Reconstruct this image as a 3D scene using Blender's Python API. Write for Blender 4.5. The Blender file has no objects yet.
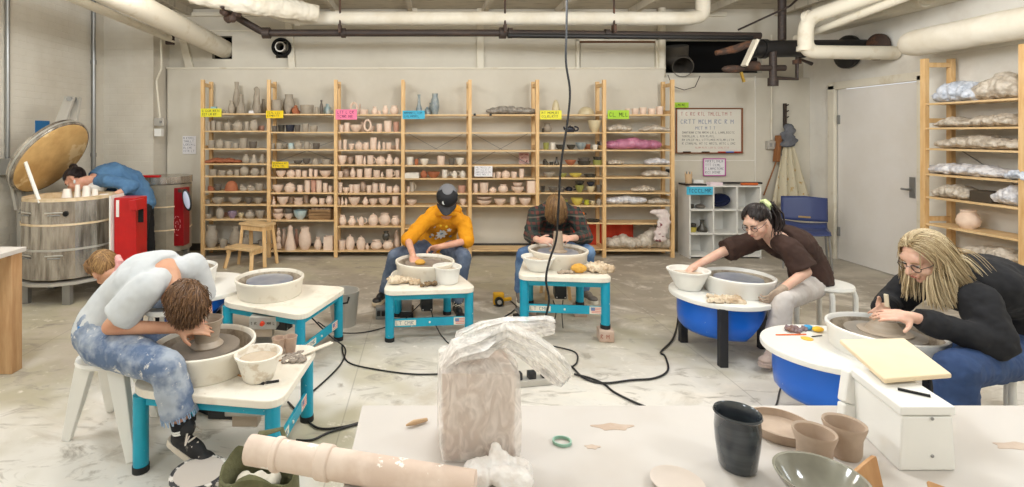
import bpy, bmesh, math, random
from mathutils import Vector, Matrix, noise
R = math.radians
random.seed(7)
sc = bpy.context.scene
col = sc.collection
# ---------------------------------------------------------------- camera
CX, HY, F, H = 425.0, 134.0, 520.0, 1.57      # vanishing point, focal length (pixels of 1024x487), eye height
cam_d = bpy.data.cameras.new('camera'); cam = bpy.data.objects.new('camera', cam_d); col.objects.link(cam)
cam.location = (0, 0, H); cam.rotation_euler = (R(90), 0, 0)
cam_d.sensor_width = 36; cam_d.lens = 36 * F / 1024
cam_d.shift_x = (512 - CX) / 1024; cam_d.shift_y = -(243.5 - HY) / 1024
cam_d.clip_start = .05; cam_d.clip_end = 60
sc.camera = cam
# ---------------------------------------------------------------- world, lamps, exposure
w = bpy.data.worlds.new('world'); sc.world = w; w.use_nodes = True
w.node_tree.nodes['Background'].inputs[0].default_value = (.95, .97, 1, 1)
w.node_tree.nodes['Background'].inputs[1].default_value = .75
def tube_light(x, y, z, power, colr=(.98, .985, 1)):      # bare ceiling tubes shine all round
    l = bpy.data.lights.new('ceiling_tube_light', 'POINT'); l.shadow_soft_size = .3
    l.energy = power; l.color = colr
    o = bpy.data.objects.new('ceiling_tube_light', l); col.objects.link(o); o.location = (x, y, z)
    return o
WARM, COOL = (1, .97, .93), (.86, .93, 1)
for (x, y, p, c_) in ((-2.3, 4.1, 50, WARM), (.4, 4.2, 44, WARM), (2.9, 4.1, 52, WARM), (-2.3, 2.2, 74, COOL), (.4, 2.3, 60, COOL), (3.0, 2.2, 74, COOL), (-2.2, -.2, 70, COOL), (2.4, -.2, 62, COOL)):
    tube_light(x, y, 2.9, p, c_)
sc.view_settings.view_transform = 'Standard'; sc.view_settings.look = 'None'
sc.view_settings.gamma = 1; sc.view_settings.use_curve_mapping = False
sc.view_settings.exposure = 0.32
try:
    sc.cycles.max_bounces = 6; sc.cycles.transparent_max_bounces = 12
except Exception: pass

# ---------------------------------------------------------------- helpers
def V(*a): return Vector(a)
def at(px, py, Y): return Vector(((px - CX) * Y / F, Y, H - (py - HY) * Y / F))
def gr(px, py, z=0.0):
    return at(px, py, (H - z) * F / (py - HY))
def lin(c):
    return tuple(((x / 255) / 12.92 if x / 255 <= .04045 else ((x / 255 + .055) / 1.055) ** 2.4) for x in c) + (1,)
ORD = ['first', 'second', 'third', 'fourth', 'fifth', 'sixth', 'seventh', 'eighth', 'ninth', 'tenth', 'eleventh', 'twelfth', 'thirteenth', 'fourteenth', 'fifteenth']

MATS = {}
def mat(name, c, rough=.6, c2=None, scale=6, thr=(.35, .65), bump=0, bscale=None, metal=0, spec=.5, var=0, stretch=None, detail=4, coat=0, trans=0, sss=0, c3=None, s3=30, thr3=(.6, .64)):
    """principled material: base colour c, patches of c2 and of c3 from noise, bump, per-object value variation"""
    if name in MATS: return MATS[name]
    m = bpy.data.materials.new(name); m.use_nodes = True; MATS[name] = m
    nt = m.node_tree; N = nt.nodes; L = nt.links; b = N['Principled BSDF']
    b.inputs['Base Color'].default_value = lin(c); b.inputs['Roughness'].default_value = rough
    b.inputs['Metallic'].default_value = metal; b.inputs['Specular IOR Level'].default_value = spec
    if coat: b.inputs['Coat Weight'].default_value = coat
    if trans: b.inputs['Transmission Weight'].default_value = trans
    if sss:
        b.inputs['Subsurface Weight'].default_value = sss; b.inputs['Subsurface Radius'].default_value = (.02, .008, .004)
    tc = None
    def coord(st):
        nonlocal tc
        if tc is None: tc = N.new('ShaderNodeTexCoord')
        if st:
            mp = N.new('ShaderNodeMapping'); mp.inputs['Scale'].default_value = st
            L.new(tc.outputs['Object'], mp.inputs[0]); return mp.outputs[0]
        return tc.outputs['Object']
    def layer(prev, cc, s, th, st=None, det=detail):
        n = N.new('ShaderNodeTexNoise'); n.inputs['Scale'].default_value = s; n.inputs['Detail'].default_value = det
        n.inputs['Roughness'].default_value = .62
        L.new(coord(st), n.inputs['Vector'])
        r = N.new('ShaderNodeMapRange'); r.inputs[1].default_value = th[0]; r.inputs[2].default_value = th[1]
        L.new(n.outputs[0], r.inputs[0])
        x = N.new('ShaderNodeMix'); x.data_type = 'RGBA'
        L.new(r.outputs[0], x.inputs[0])
        if prev is None: x.inputs[6].default_value = lin(c)
        else: L.new(prev, x.inputs[6])
        x.inputs[7].default_value = lin(cc)
        return x.outputs[2]
    out = None
    if c2: out = layer(out, c2, scale, thr, stretch)
    if c3: out = layer(out, c3, s3, thr3)
    if var:
        oi = N.new('ShaderNodeObjectInfo'); r = N.new('ShaderNodeMapRange'); r.inputs[3].default_value = 1 - var; r.inputs[4].default_value = 1 + var * .6
        L.new(oi.outputs['Random'], r.inputs[0])
        h = N.new('ShaderNodeHueSaturation'); L.new(r.outputs[0], h.inputs['Value'])
        if out: L.new(out, h.inputs['Color'])
        else: h.inputs['Color'].default_value = lin(c)
        out = h.outputs[0]
    if out: L.new(out, b.inputs['Base Color'])
    if bump:
        n = N.new('ShaderNodeTexNoise'); n.inputs['Scale'].default_value = bscale or scale * 4; n.inputs['Detail'].default_value = 5
        L.new(coord(stretch), n.inputs['Vector'])
        bp = N.new('ShaderNodeBump'); bp.inputs['Strength'].default_value = bump; bp.inputs['Distance'].default_value = .01
        L.new(n.outputs[0], bp.inputs['Height']); L.new(bp.outputs[0], b.inputs['Normal'])
    return m

class MB:
    """collects solids in one bmesh; build() links them as ONE mesh object"""
    def __init__(s): s.bm = bmesh.new()
    def _xf(s, vs, M):
        for v in vs: v.co = M @ v.co
    def box(s, c, size, rz=0, M=None):
        r = bmesh.ops.create_cube(s.bm, size=1)['verts']
        for v in r: v.co = Vector((v.co.x * size[0], v.co.y * size[1], v.co.z * size[2]))
        s._xf(r, Matrix.Translation(Vector(c)) @ (M.to_4x4() if M else Matrix.Rotation(rz, 4, 'Z'))); return s
    def bar(s, p, q, wd, th, up=(0, 0, 1)):
        p = Vector(p); q = Vector(q); d = (q - p); n = d.length; d.normalize(); u = Vector(up)
        x = d.cross(u)
        if x.length < 1e-4: x = d.cross(Vector((1, 0, 0)))
        x.normalize(); y = x.cross(d)
        M = Matrix((x, y, d)).transposed()
        return s.box((p + q) / 2, (wd, th, n), M=M)
    def ring_loft(s, rings, cap=True):
        bm = s.bm; rv = [[bm.verts.new(p) for p in r] for r in rings]; n = len(rv[0])
        for a, b in zip(rv, rv[1:]):
            for i in range(n): bm.faces.new((a[i], a[(i + 1) % n], b[(i + 1) % n], b[i]))
        if cap:
            bm.faces.new(rv[0][::-1]); bm.faces.new(rv[-1])
        return s
    def cyl(s, p, q, r, r2=None, seg=16, cap=True):
        return s.tube([p, q], [r, r if r2 is None else r2], seg, cap)
    def tube(s, pts, r, seg=8, cap=True, flat=1.0):
        pts = [Vector(p) for p in pts]; n = len(pts)
        rs = r if isinstance(r, (list, tuple)) else [r] * n
        rings = []; ref = None
        for i in range(n):
            d = (pts[min(i + 1, n - 1)] - pts[max(i - 1, 0)])
            if d.length < 1e-9: d = Vector((0, 0, 1))
            d.normalize()
            if ref is None:
                ref = d.cross(Vector((0, 0, 1)))
                if ref.length < .1: ref = d.cross(Vector((0, 1, 0)))
            x = ref - d * ref.dot(d)
            if x.length < 1e-6: x = d.orthogonal()
            x.normalize(); ref = x; y = d.cross(x)
            rings.append([pts[i] + x * rs[i] * math.cos(2 * math.pi * k / seg) + y * rs[i] * flat * math.sin(2 * math.pi * k / seg) for k in range(seg)])
        return s.ring_loft(rings, cap)
    def lathe(s, prof, c=(0, 0, 0), seg=24, M=None, sx=1, sy=1):
        c = Vector(c); bm = s.bm; rings = []
        for (r, z) in prof:
            if r < 1e-6: vs = [bm.verts.new((0, 0, z))]
            else: vs = [bm.verts.new((r * sx * math.cos(2 * math.pi * k / seg), r * sy * math.sin(2 * math.pi * k / seg), z)) for k in range(seg)]
            rings.append(vs)
        allv = [v for r in rings for v in r]
        for a, b in zip(rings, rings[1:]):
            if len(a) == 1 and len(b) == 1: continue
            for i in range(seg):
                j = (i + 1) % seg
                if len(a) == 1: bm.faces.new((a[0], b[j], b[i]))
                elif len(b) == 1: bm.faces.new((a[i], a[j], b[0]))
                else: bm.faces.new((a[i], a[j], b[j], b[i]))
        T = Matrix.Translation(c)
        s._xf(allv, T @ M.to_4x4() if M else T)
        return s
    def ell(s, c, r, M=None, sub=3):
        vs = bmesh.ops.create_icosphere(s.bm, subdivisions=sub, radius=1)['verts']
        for v in vs: v.co = Vector((v.co.x * r[0], v.co.y * r[1], v.co.z * r[2]))
        T = Matrix.Translation(Vector(c)); s._xf(vs, T @ M.to_4x4() if M else T); return s
    def capsule(s, p, q, r1, r2, seg=16, dome=(True, True)):
        p = Vector(p); q = Vector(q); d = q - p
        if d.length < 1e-5: return s.ell(p, (r1, r1, r1), sub=2)
        d.normalize(); pts = []; rs = []
        if dome[0]:
            for a in (80, 55, 28): pts.append(p - d * r1 * math.sin(R(a))); rs.append(r1 * math.cos(R(a)))
        pts += [p, q]; rs += [r1, r2]
        if dome[1]:
            for a in (28, 55, 80): pts.append(q + d * r2 * math.sin(R(a))); rs.append(r2 * math.cos(R(a)))
        return s.tube(pts, rs, seg)
    def prism(s, poly, z0, z1):
        return s.ring_loft([[Vector((x, y, z0)) for x, y in poly], [Vector((x, y, z1)) for x, y in poly]])
    def grid(s, f, nu, nv):
        vs = [[s.bm.verts.new(f(i / nu, j / nv)) for j in range(nv + 1)] for i in range(nu + 1)]
        for i in range(nu):
            for j in range(nv): s.bm.faces.new((vs[i][j], vs[i + 1][j], vs[i + 1][j + 1], vs[i][j + 1]))
        return s
    def build(s, name, m, parent=None, smooth=False, bevel=0, kind=None, world=False, label=None, solid=0):
        bmesh.ops.recalc_face_normals(s.bm, faces=s.bm.faces)
        me = bpy.data.meshes.new(name); s.bm.to_mesh(me); s.bm.free()
        return link(name, me, m, parent, smooth, bevel, kind, world, label, solid)

def link(name, me, m, parent=None, smooth=False, bevel=0, kind=None, world=False, label=None, solid=0):
    o = bpy.data.objects.new(name, me); col.objects.link(o)
    for mm in (m if isinstance(m, (list, tuple)) else [m]): me.materials.append(mm)
    if smooth:
        for p in me.polygons: p.use_smooth = True
        try: me.set_sharp_from_angle(angle=R(40))
        except Exception: pass
    if bevel:
        b = o.modifiers.new('bevel', 'BEVEL'); b.width = bevel; b.segments = 2; b.limit_method = 'ANGLE'; b.angle_limit = R(40)
    if solid:
        b = o.modifiers.new('solid', 'SOLIDIFY'); b.thickness = solid; b.offset = 0
    if parent is not None:
        if world: me.transform(Matrix.LocRotScale(parent_loc(parent), None, None).inverted())
        o.parent = parent
    if kind: o['kind'] = kind
    if label: o['label'] = label
    return o
def parent_loc(o):
    l = Vector(o.location)
    while o.parent: o = o.parent; l += Vector(o.location)
    return l
def tag(o, label, cat, group=None, kind=None):
    o['label'] = label; o['category'] = cat
    if group: o['group'] = group
    if kind: o['kind'] = kind
    return o
def thing(name, label, cat, loc=(0, 0, 0), rz=0, group=None):
    o = bpy.data.objects.new(name, None); col.objects.link(o); o.location = loc; o.rotation_euler = (0, 0, rz)
    o.empty_display_size = .1
    return tag(o, label, cat, group)
def structure(name, mb, m, **k): return mb.build(name, m, kind='structure', **k)
def copy_tree(o, parent=None):
    c = o.copy(); col.objects.link(c)
    if parent: c.parent = parent
    for ch in [x for x in bpy.data.objects if x.parent == o]: copy_tree(ch, c)
    return c
def rounded_poly(pts, r, n=6):
    out = []; m = len(pts)
    for i in range(m):
        p = Vector(pts[i]); a = Vector(pts[i - 1]); b = Vector(pts[(i + 1) % m])
        rr = r[i] if isinstance(r, (list, tuple)) else r
        u = (a - p).normalized(); v = (b - p).normalized(); rr = min(rr, (a - p).length * .48, (b - p).length * .48)
        s, e = p + u * rr, p + v * rr
        for k in range(n + 1):
            t = k / n; out.append(tuple(s * (1 - t) ** 2 + p * 2 * t * (1 - t) + e * t * t))
    return out
TEX = {}
def clouds(size):
    k = round(size, 4)
    if k not in TEX:
        t = bpy.data.textures.new('cloth_noise', 'CLOUDS'); t.noise_scale = size; t.noise_depth = 2; TEX[k] = t
    return TEX[k]
def blob(name, mb, m, parent=None, voxel=.008, smooth=4, wrinkle=0, wsize=.06, world=True, label=None, kind=None, solid=0):
    """fuse the collected solids into one continuous smooth surface"""
    bmesh.ops.recalc_face_normals(mb.bm, faces=mb.bm.faces)
    me = bpy.data.meshes.new(name); mb.bm.to_mesh(me); mb.bm.free()
    o = bpy.data.objects.new(name, me); col.objects.link(o)
    r = o.modifiers.new('r', 'REMESH'); r.mode = 'VOXEL'; r.voxel_size = voxel
    if smooth:
        s = o.modifiers.new('s', 'SMOOTH'); s.factor = .5; s.iterations = smooth
    if wrinkle:
        for sz, st in ((wsize, wrinkle), (wsize * .4, wrinkle * .45)):
            d = o.modifiers.new('d', 'DISPLACE'); d.texture = clouds(sz); d.strength = st; d.mid_level = .5
    dg = bpy.context.evaluated_depsgraph_get(); dg.update()
    me2 = bpy.data.meshes.new_from_object(o.evaluated_get(dg)); me2.name = name
    bpy.data.objects.remove(o); bpy.data.meshes.remove(me)
    for p in me2.polygons: p.use_smooth = True
    me2.materials.clear()
    return link(name, me2, m, parent, False, 0, kind, world, label)

# ---------------------------------------------------------------- materials
M_wall = mat('painted_wall', (214, 208, 194), .85, c2=(206, 199, 184), scale=1.3, bump=.15, bscale=18)
M_wall_low = mat('cracked_plaster', (228, 224, 215), .85, c2=(214, 207, 196), scale=2.5, thr=(.5, .75), bump=.3, bscale=12)
M_ceil = mat('ceiling_boards', (196, 187, 170), .9, c2=(120, 108, 90), scale=3, thr=(.55, .75), stretch=(1, 9, 1), bump=.3)
M_white = mat('white_plastic', (236, 234, 228), .35)
M_whitepaint = mat('white_pipe_paint', (226, 219, 202), .6, c2=(205, 192, 165), scale=5, thr=(.55, .75), bump=.15)
M_pine = mat('pine_wood', (226, 190, 138), .55, c2=(206, 160, 100), scale=3, thr=(.4, .75), stretch=(9, 9, 1.2), c3=(150, 100, 55), s3=14, thr3=(.74, .78))
M_pine_h = mat('pine_board', (226, 196, 150), .55, c2=(206, 168, 115), scale=3, thr=(.4, .75), stretch=(1.2, 9, 9))
M_pine_y = mat('pine_board_lengthwise', (226, 196, 150), .55, c2=(206, 168, 115), scale=3, thr=(.4, .75), stretch=(9, 1.2, 9))
M_teal = mat('teal_paint', (16, 164, 190), .4, c2=(12, 148, 178), scale=4, c3=(200, 215, 212), s3=26, thr3=(.68, .71))
M_top = mat('cream_laminate', (236, 229, 215), .45, c2=(222, 210, 192), scale=7, thr=(.52, .72), c3=(198, 182, 162), s3=22, thr3=(.66, .74))
M_pan = mat('cream_pan_plastic', (233, 226, 212), .4, c2=(215, 204, 186), scale=9, thr=(.56, .7))
M_panin = mat('slip_splashed_pan', (196, 182, 162), .5, c2=(150, 135, 118), scale=14, thr=(.45, .62))
M_head = mat('wheel_head_metal', (150, 148, 144), .35, c2=(172, 160, 146), scale=6, metal=.4)
M_headclay = mat('slip_coated_wheel_head', (146, 134, 122), .4, c2=(120, 112, 104), scale=5)
M_headblue = mat('blue_grey_wheel_head', (126, 132, 150), .3, c2=(160, 162, 168), scale=5, metal=.2)
M_clay = mat('wet_clay', (176, 158, 138), .38, c2=(160, 142, 122), scale=8, bump=.2)
M_black = mat('black_plastic', (22, 22, 24), .4)
M_rubber = mat('black_rubber', (26, 25, 26), .6)
M_blue = mat('blue_plastic', (8, 98, 205), .3, c3=(190, 210, 225), s3=34, thr3=(.72, .74))
M_blackleg = mat('black_leg', (34, 34, 38), .5, c3=(170, 165, 158), s3=40, thr3=(.7, .74))
M_sponge = mat('yellow_sponge', (222, 172, 80), .9, c2=(205, 150, 62), scale=20, bump=.8, bscale=60)
M_towel = mat('clay_stained_towel', (222, 205, 180), .95, c2=(190, 165, 135), scale=12, thr=(.45, .6), bump=.4, bscale=90)
M_slip = mat('slip_water', (206, 190, 170), .25, c2=(190, 172, 150), scale=8)
M_steel = mat('streaked_steel', (196, 190, 180), .25, c2=(116, 108, 98), scale=3, thr=(.4, .7), stretch=(6, 6, .8), metal=.75)  # upright reflection streaks are put into the steel colour
M_steel2 = mat('pale_metal', (190, 186, 178), .4, metal=.4)
M_red = mat('red_enamel', (196, 24, 26), .35, c2=(176, 20, 24), scale=4)
M_darkred = mat('dark_red_enamel', (136, 12, 20), .35)
M_brickfire = mat('kiln_brick', (214, 176, 116), .9, c2=(190, 150, 92), scale=5, thr=(.4, .7), c3=(228, 200, 150), s3=3)
M_firerim = mat('kiln_rim_brick', (226, 206, 176), .9, c2=(205, 180, 140), scale=14)
M_cone = mat('white_kiln_pot', (240, 234, 226), .6)
M_rust = mat('rusty_iron', (66, 50, 42), .7, c2=(110, 72, 48), scale=12, thr=(.5, .7), bump=.4)
M_iron = mat('dark_iron_pipe', (52, 42, 38), .6, c2=(78, 60, 50), scale=6, thr=(.5, .7), stretch=(.6, 8, 8))
M_dark = mat('dark_void', (14, 13, 13), .95)
M_blackpipe = mat('black_pipe', (28, 27, 28), .5)
M_grey = mat('galvanised_conduit', (150, 150, 148), .35, metal=.6)
M_table = mat('dusted_table_top', (205, 198, 191), .6, c2=(196, 186, 176), scale=2.2, thr=(.5, .75))
M_wall_brick = None
def brick_mat():
    m = mat('painted_brick', (220, 214, 201), .8, c2=(208, 200, 185), scale=1.5)
    nt = m.node_tree; N = nt.nodes; L = nt.links; b = N['Principled BSDF']
    tc = N.new('ShaderNodeTexCoord'); sp = N.new('ShaderNodeSeparateXYZ'); cb = N.new('ShaderNodeCombineXYZ')
    L.new(tc.outputs['Object'], sp.inputs[0]); ad = N.new('ShaderNodeMath'); L.new(sp.outputs[0], ad.inputs[0]); L.new(sp.outputs[1], ad.inputs[1])
    L.new(ad.outputs[0], cb.inputs[0]); L.new(sp.outputs[2], cb.inputs[1])
    br = N.new('ShaderNodeTexBrick'); br.inputs['Scale'].default_value = 1; br.inputs['Brick Width'].default_value = .21; br.inputs['Row Height'].default_value = .072
    br.inputs['Mortar Size'].default_value = .006; br.inputs['Mortar Smooth'].default_value = .6
    L.new(cb.outputs[0], br.inputs['Vector'])
    iv = N.new('ShaderNodeMath'); iv.operation = 'SUBTRACT'; iv.inputs[0].default_value = 1; L.new(br.outputs['Fac'], iv.inputs[1])
    bp = N.new('ShaderNodeBump'); bp.inputs['Strength'].default_value = .35; bp.inputs['Distance'].default_value = .01
    L.new(iv.outputs[0], bp.inputs['Height']); L.new(bp.outputs[0], b.inputs['Normal'])
    return m
M_wall_brick = brick_mat()
def floor_mat():
    m = bpy.data.materials.new('worn_concrete'); m.use_nodes = True
    nt = m.node_tree; N = nt.nodes; L = nt.links; b = N['Principled BSDF']; b.inputs['Roughness'].default_value = .55
    tc = N.new('ShaderNodeTexCoord')
    def nz(s, d, st=(1, 1, 1), loc=(0, 0, 0), dist=0):
        mp = N.new('ShaderNodeMapping'); mp.inputs['Scale'].default_value = st; mp.inputs['Location'].default_value = loc
        L.new(tc.outputs['Object'], mp.inputs[0])
        n = N.new('ShaderNodeTexNoise'); n.inputs['Scale'].default_value = s; n.inputs['Detail'].default_value = d; n.inputs['Roughness'].default_value = .65
        n.inputs['Distortion'].default_value = dist
        L.new(mp.outputs[0], n.inputs['Vector']); return n.outputs[0]
    def rng(i, a, c):
        r = N.new('ShaderNodeMapRange'); r.inputs[1].default_value = a; r.inputs[2].default_value = c; L.new(i, r.inputs[0]); return r.outputs[0]
    def mix(f, a, c):
        x = N.new('ShaderNodeMix'); x.data_type = 'RGBA'; L.new(f, x.inputs[0])
        if isinstance(a, tuple): x.inputs[6].default_value = lin(a)
        else: L.new(a, x.inputs[6])
        x.inputs[7].default_value = lin(c); return x.outputs[2]
    o = mix(rng(nz(.7, 6), .35, .65), (150, 141, 127), (172, 163, 149))
    # pale at the near end of the floor, browner towards the shelving, broken up by noise
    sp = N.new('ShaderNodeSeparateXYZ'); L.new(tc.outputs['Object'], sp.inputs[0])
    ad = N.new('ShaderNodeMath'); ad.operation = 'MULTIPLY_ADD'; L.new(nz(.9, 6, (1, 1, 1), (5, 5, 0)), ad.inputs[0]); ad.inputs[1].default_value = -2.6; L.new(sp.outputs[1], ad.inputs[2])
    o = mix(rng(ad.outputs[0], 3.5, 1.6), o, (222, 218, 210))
    o = mix(rng(nz(1.6, 8, (1, 1.6, 1), (3, 1, 0), .6), .52, .66), o, (226, 219, 208))
    o = mix(rng(nz(.55, 4, (1, 1, 1), (9, 4, 0)), .5, .6), o, (184, 177, 154))
    o = mix(rng(nz(3.2, 9, (1, 2.2, 1), (1, 7, 0), 1.2), .55, .68), o, (156, 148, 136))
    o = mix(rng(nz(9, 8, (1, 1, 1), (2, 2, 0)), .6, .72), o, (232, 226, 216))
    o = mix(rng(nz(1.2, 9, (1, 1.5, 1), (12, 3, 0), .8), .5, .64), o, (192, 183, 168))
    # slab joints
    br = N.new('ShaderNodeTexBrick'); br.offset = 0; br.inputs['Scale'].default_value = 1; br.inputs['Brick Width'].default_value = 2.4; br.inputs['Row Height'].default_value = 2.35
    br.inputs['Mortar Size'].default_value = .006; br.inputs['Mortar Smooth'].default_value = 1
    mp = N.new('ShaderNodeMapping'); mp.inputs['Location'].default_value = (.45, .72, 0); L.new(tc.outputs['Object'], mp.inputs[0]); L.new(mp.outputs[0], br.inputs['Vector'])
    mu = N.new('ShaderNodeMath'); mu.operation = 'MULTIPLY'; mu.inputs[1].default_value = .5; L.new(br.outputs['Fac'], mu.inputs[0])
    o = mix(mu.outputs[0], o, (130, 122, 112))
    L.new(o, b.inputs['Base Color'])
    L.new(rng(nz(2, 5), .3, .7), b.inputs['Roughness'])
    rr = [n for n in N if n.type == 'MAP_RANGE'][-1]; rr.inputs[3].default_value = .38; rr.inputs[4].default_value = .7
    bp = N.new('ShaderNodeBump'); bp.inputs['Strength'].default_value = .12; bp.inputs['Distance'].default_value = .01
    L.new(nz(14, 8), bp.inputs['Height']); L.new(bp.outputs[0], b.inputs['Normal'])
    return m
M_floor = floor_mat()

# ---------------------------------------------------------------- the setting
BW, RW, LW = 7.0, 5.18, -4.14
CEIL = 3.28
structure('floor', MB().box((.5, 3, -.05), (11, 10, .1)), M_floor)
mb = MB().box((.5, 3, CEIL + .05), (11, 10, .1))
structure('ceiling', mb, M_ceil)
# back wall : lower drywall and the recessed upper wall, with the two openings left free
mb = MB().box(((-3.47 + 3.22) / 2, BW + .06, 1.23), (6.69, .12, 2.46))
mb.box(((3.22 + RW) / 2, BW + .06, 1.165), (RW - 3.22, .12, 2.33))
structure('wall_back', mb, M_wall, bevel=.004)
UB = BW + .12
def uX(px): return (px - CX) * UB / F
def uZ(py): return H - (py - HY) * UB / F
def hole_wall(x0, x1, z0, z1, holes):
    mb = MB(); xs = sorted({x0, x1, *[h[0] for h in holes], *[h[1] for h in holes]}); zs = sorted({z0, z1, *[h[2] for h in holes], *[h[3] for h in holes]})
    for a, b in zip(xs, xs[1:]):
        for c, d in zip(zs, zs[1:]):
            mx, mz = (a + b) / 2, (c + d) / 2
            if any(h[0] < mx < h[1] and h[2] < mz < h[3] for h in holes): continue
            mb.box((mx, UB + .05, mz), (b - a, .1, d - c))
    bmesh.ops.remove_doubles(mb.bm, verts=mb.bm.verts, dist=1e-5)
    return mb
HO = [(uX(212), uX(232), uZ(59), uZ(36)), (uX(276), uX(291), uZ(58), uZ(41)), (uX(664), uX(762), uZ(73), uZ(40))]
structure('wall_back_upper', hole_wall(-3.6, RW, 2.2, CEIL, HO), M_wall)
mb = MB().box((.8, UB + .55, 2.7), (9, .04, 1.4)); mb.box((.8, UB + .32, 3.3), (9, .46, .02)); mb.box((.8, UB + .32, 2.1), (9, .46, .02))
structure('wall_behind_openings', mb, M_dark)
structure('wall_left', MB().box((LW - .06, 3, 1.65), (.12, 10, 3.3)), M_wall_brick)
structure('wall_left_column', MB().box(((LW - 3.5) / 2, 6.7 + .25, 1.65), (-3.5 - LW, .5, 3.3)), M_wall_brick)
mb = MB()
DY0, DY1 = 5.44, 6.54
mb.box((RW + .06, (-2 + DY0) / 2, 1.65), (.12, DY0 + 2, 3.3)); mb.box((RW + .06, (DY1 + 7.3) / 2, 1.65), (.12, 7.3 - DY1, 3.3)); mb.box((RW + .06, (DY0 + DY1) / 2, 2.72), (.12, DY1 - DY0, 1.16))
structure('wall_right', mb, M_wall_low)
structure('wall_rear', MB().box((.5, -2.06, 1.65), (11, .12, 3.3)), M_wall)
M_door = mat('door_paint', (232, 228, 223), .6, c2=(226, 221, 214), scale=2)
d = structure('door_1', MB().box((RW + .035, (DY0 + DY1) / 2, 1.065), (.05, DY1 - DY0 - .02, 2.11)), M_door)
mb = MB().tube([(RW - .01, 5.53, .98), (RW - .05, 5.53, .98), (RW - .05, 5.6, .98)], .012)
mb.box((RW + .003, 5.53, 1.0), (.012, .06, .22)); mb.build('door_handle', M_grey, d, world=False)
mb = MB(); 
for z in (.35, 1.75): mb.box((RW, DY1 - .03, z), (.03, .02, .11))
mb.build('hinge', M_grey, d)
mb = MB().box((RW - .015, DY1 + .05, 1.09), (.05, .1, 2.18)).box((RW - .015, DY0 - .05, 1.09), (.05, .1, 2.18)).box((RW - .015, (DY0 + DY1) / 2, 2.175), (.05, DY1 - DY0 + .2, .09))
structure('trim_1', mb, M_whitepaint, bevel=.004)
# thin trims : drywall ledge, seam strips, ceiling shadow boards
structure('trim_2', MB().box((-.12, BW - .012, 2.455), (6.7, .03, .02)), M_whitepaint)
mb = MB().box((at(755, 0, BW).x, BW - .004, 1.2), (.012, .012, 2.3)).box((3.9, BW - .004, uZ(160)), (1.1, .01, .012))
structure('trim_3', mb, M_wall_low)
# slanted and upright studs on the upper wall
mb = MB()
mb.bar((uX(177), UB - .03, CEIL), (uX(191), UB - .03, 2.46), .1, .05, up=(0, 1, 0))
mb.bar((uX(288), UB - .03, CEIL), (uX(293), UB - .03, 2.46), .09, .05, up=(0, 1, 0))
mb.bar((uX(414), UB - .03, CEIL), (uX(414), UB - .03, 3.05), .09, .05, up=(0, 1, 0))
mb.bar((uX(480), UB - .03, CEIL), (uX(480), UB - .03, 2.46), .09, .05, up=(0, 1, 0))
structure('trim_4', mb, M_whitepaint, bevel=.004)
mb = MB().box((.3, UB - .03, 3.2), (7.6, .06, .05)).box((-1.9, UB - .015, uZ(31)), (2.4, .03, .02))
structure('trim_5', mb, M_whitepaint)
# ceiling joists seen at the top of the frame
mb = MB()
for x in (-3.2, -2.2, -1.2, -.2, .8, 1.8, 2.8, 3.8, 4.8): mb.box((x, 4, CEIL - .05), (.06, 6.2, .1))
structure('trim_6', mb, M_ceil)
# framed panel in the upper wall
t = structure('window_1', MB().box(((uX(580) + uX(653)) / 2, UB - .01, (uZ(68) + uZ(43)) / 2 - .02), (uX(653) - uX(580), .02, uZ(43) - uZ(68) + .04)), M_wall)
mb = MB()
x0, x1, z0, z1 = uX(577), uX(656), 2.44, uZ(40)
mb.box((x0, UB - .02, (z0 + z1) / 2), (.04, .05, z1 - z0)).box((x1, UB - .02, (z0 + z1) / 2), (.04, .05, z1 - z0)).box(((x0 + x1) / 2, UB - .02, z1), (x1 - x0 + .04, .05, .035))
mb.build('window_frame', M_whitepaint, t)
mb = MB().box(((x0 + x1) / 2, UB - .015, z1 - .025), (x1 - x0 - .05, .03, .04)); mb.build('window_shadow_gap', mat('shadow_gap_brown', (96, 62, 34), .7), t)  # brown strip painted as the shadow gap under the top bar
# dark strip painted as the shade in the low gap behind the shelf foot
structure('gap_shade_strip', MB().box((0, BW - .006, .05), (6.6, .012, .1)), mat('dark_gap_shade', (70, 64, 58), .8))

# ================================================================ shelving on the back wall
SY = 6.6
def sx(px): return (px - CX) * SY / F
def sz(py): return H - (py - HY) * SY / F
POSTX = [202.2, 268.5, 335.6, 402.8, 470, 537.6, 604.6, 673]
LV = [[114, 131.4, 149.2, 164.3, 176.7, 192, 205.3, 220, 249.5],
      [114.5, 132.5, 150, 165.5, 178, 193.5, 206, 221, 251.5],
      [115, 132.5, 150.5, 165.5, 178.5, 194, 206.5, 227, 251.5],
      [115, 133, 151, 166, 179, 194, 206.5, 229, 251.5],
      [115, 133, 151, 166, 179, 194, 206.5, 251],
      [115, 133, 150.5, 166, 178.5, 193.5, 206.5, 223.5, 250],
      [115, 132.5, 150.5, 166, 178, 193.5, 206, 224, 251]]
t = thing('wooden_shelving', 'long pine shelving along the back wall with seven bays of pottery', 'shelving', (sx(437), SY + .15, 0))
for px in POSTX:
    x = sx(px); mb = MB()
    mb.box((x, SY + .022, 1.13), (.044, .044, 2.26)).box((x, SY + .278, 1.13), (.044, .044, 2.26))
    for z in (.12, .75, 1.4, 1.85, 2.2): mb.box((x, SY + .15, z), (.03, .22, .044))
    mb.build('side_frame', M_pine, t, world=True, bevel=.002)
for b in range(7):
    x0, x1 = sx(POSTX[b]) + .022, sx(POSTX[b + 1]) - .022
    for y in LV[b]:
        MB().box(((x0 + x1) / 2, SY + .15, sz(y)), (x1 - x0, .28, .018)).build('shelf_board', M_pine_h, t, world=True, bevel=.0015)
mb = MB()
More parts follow.
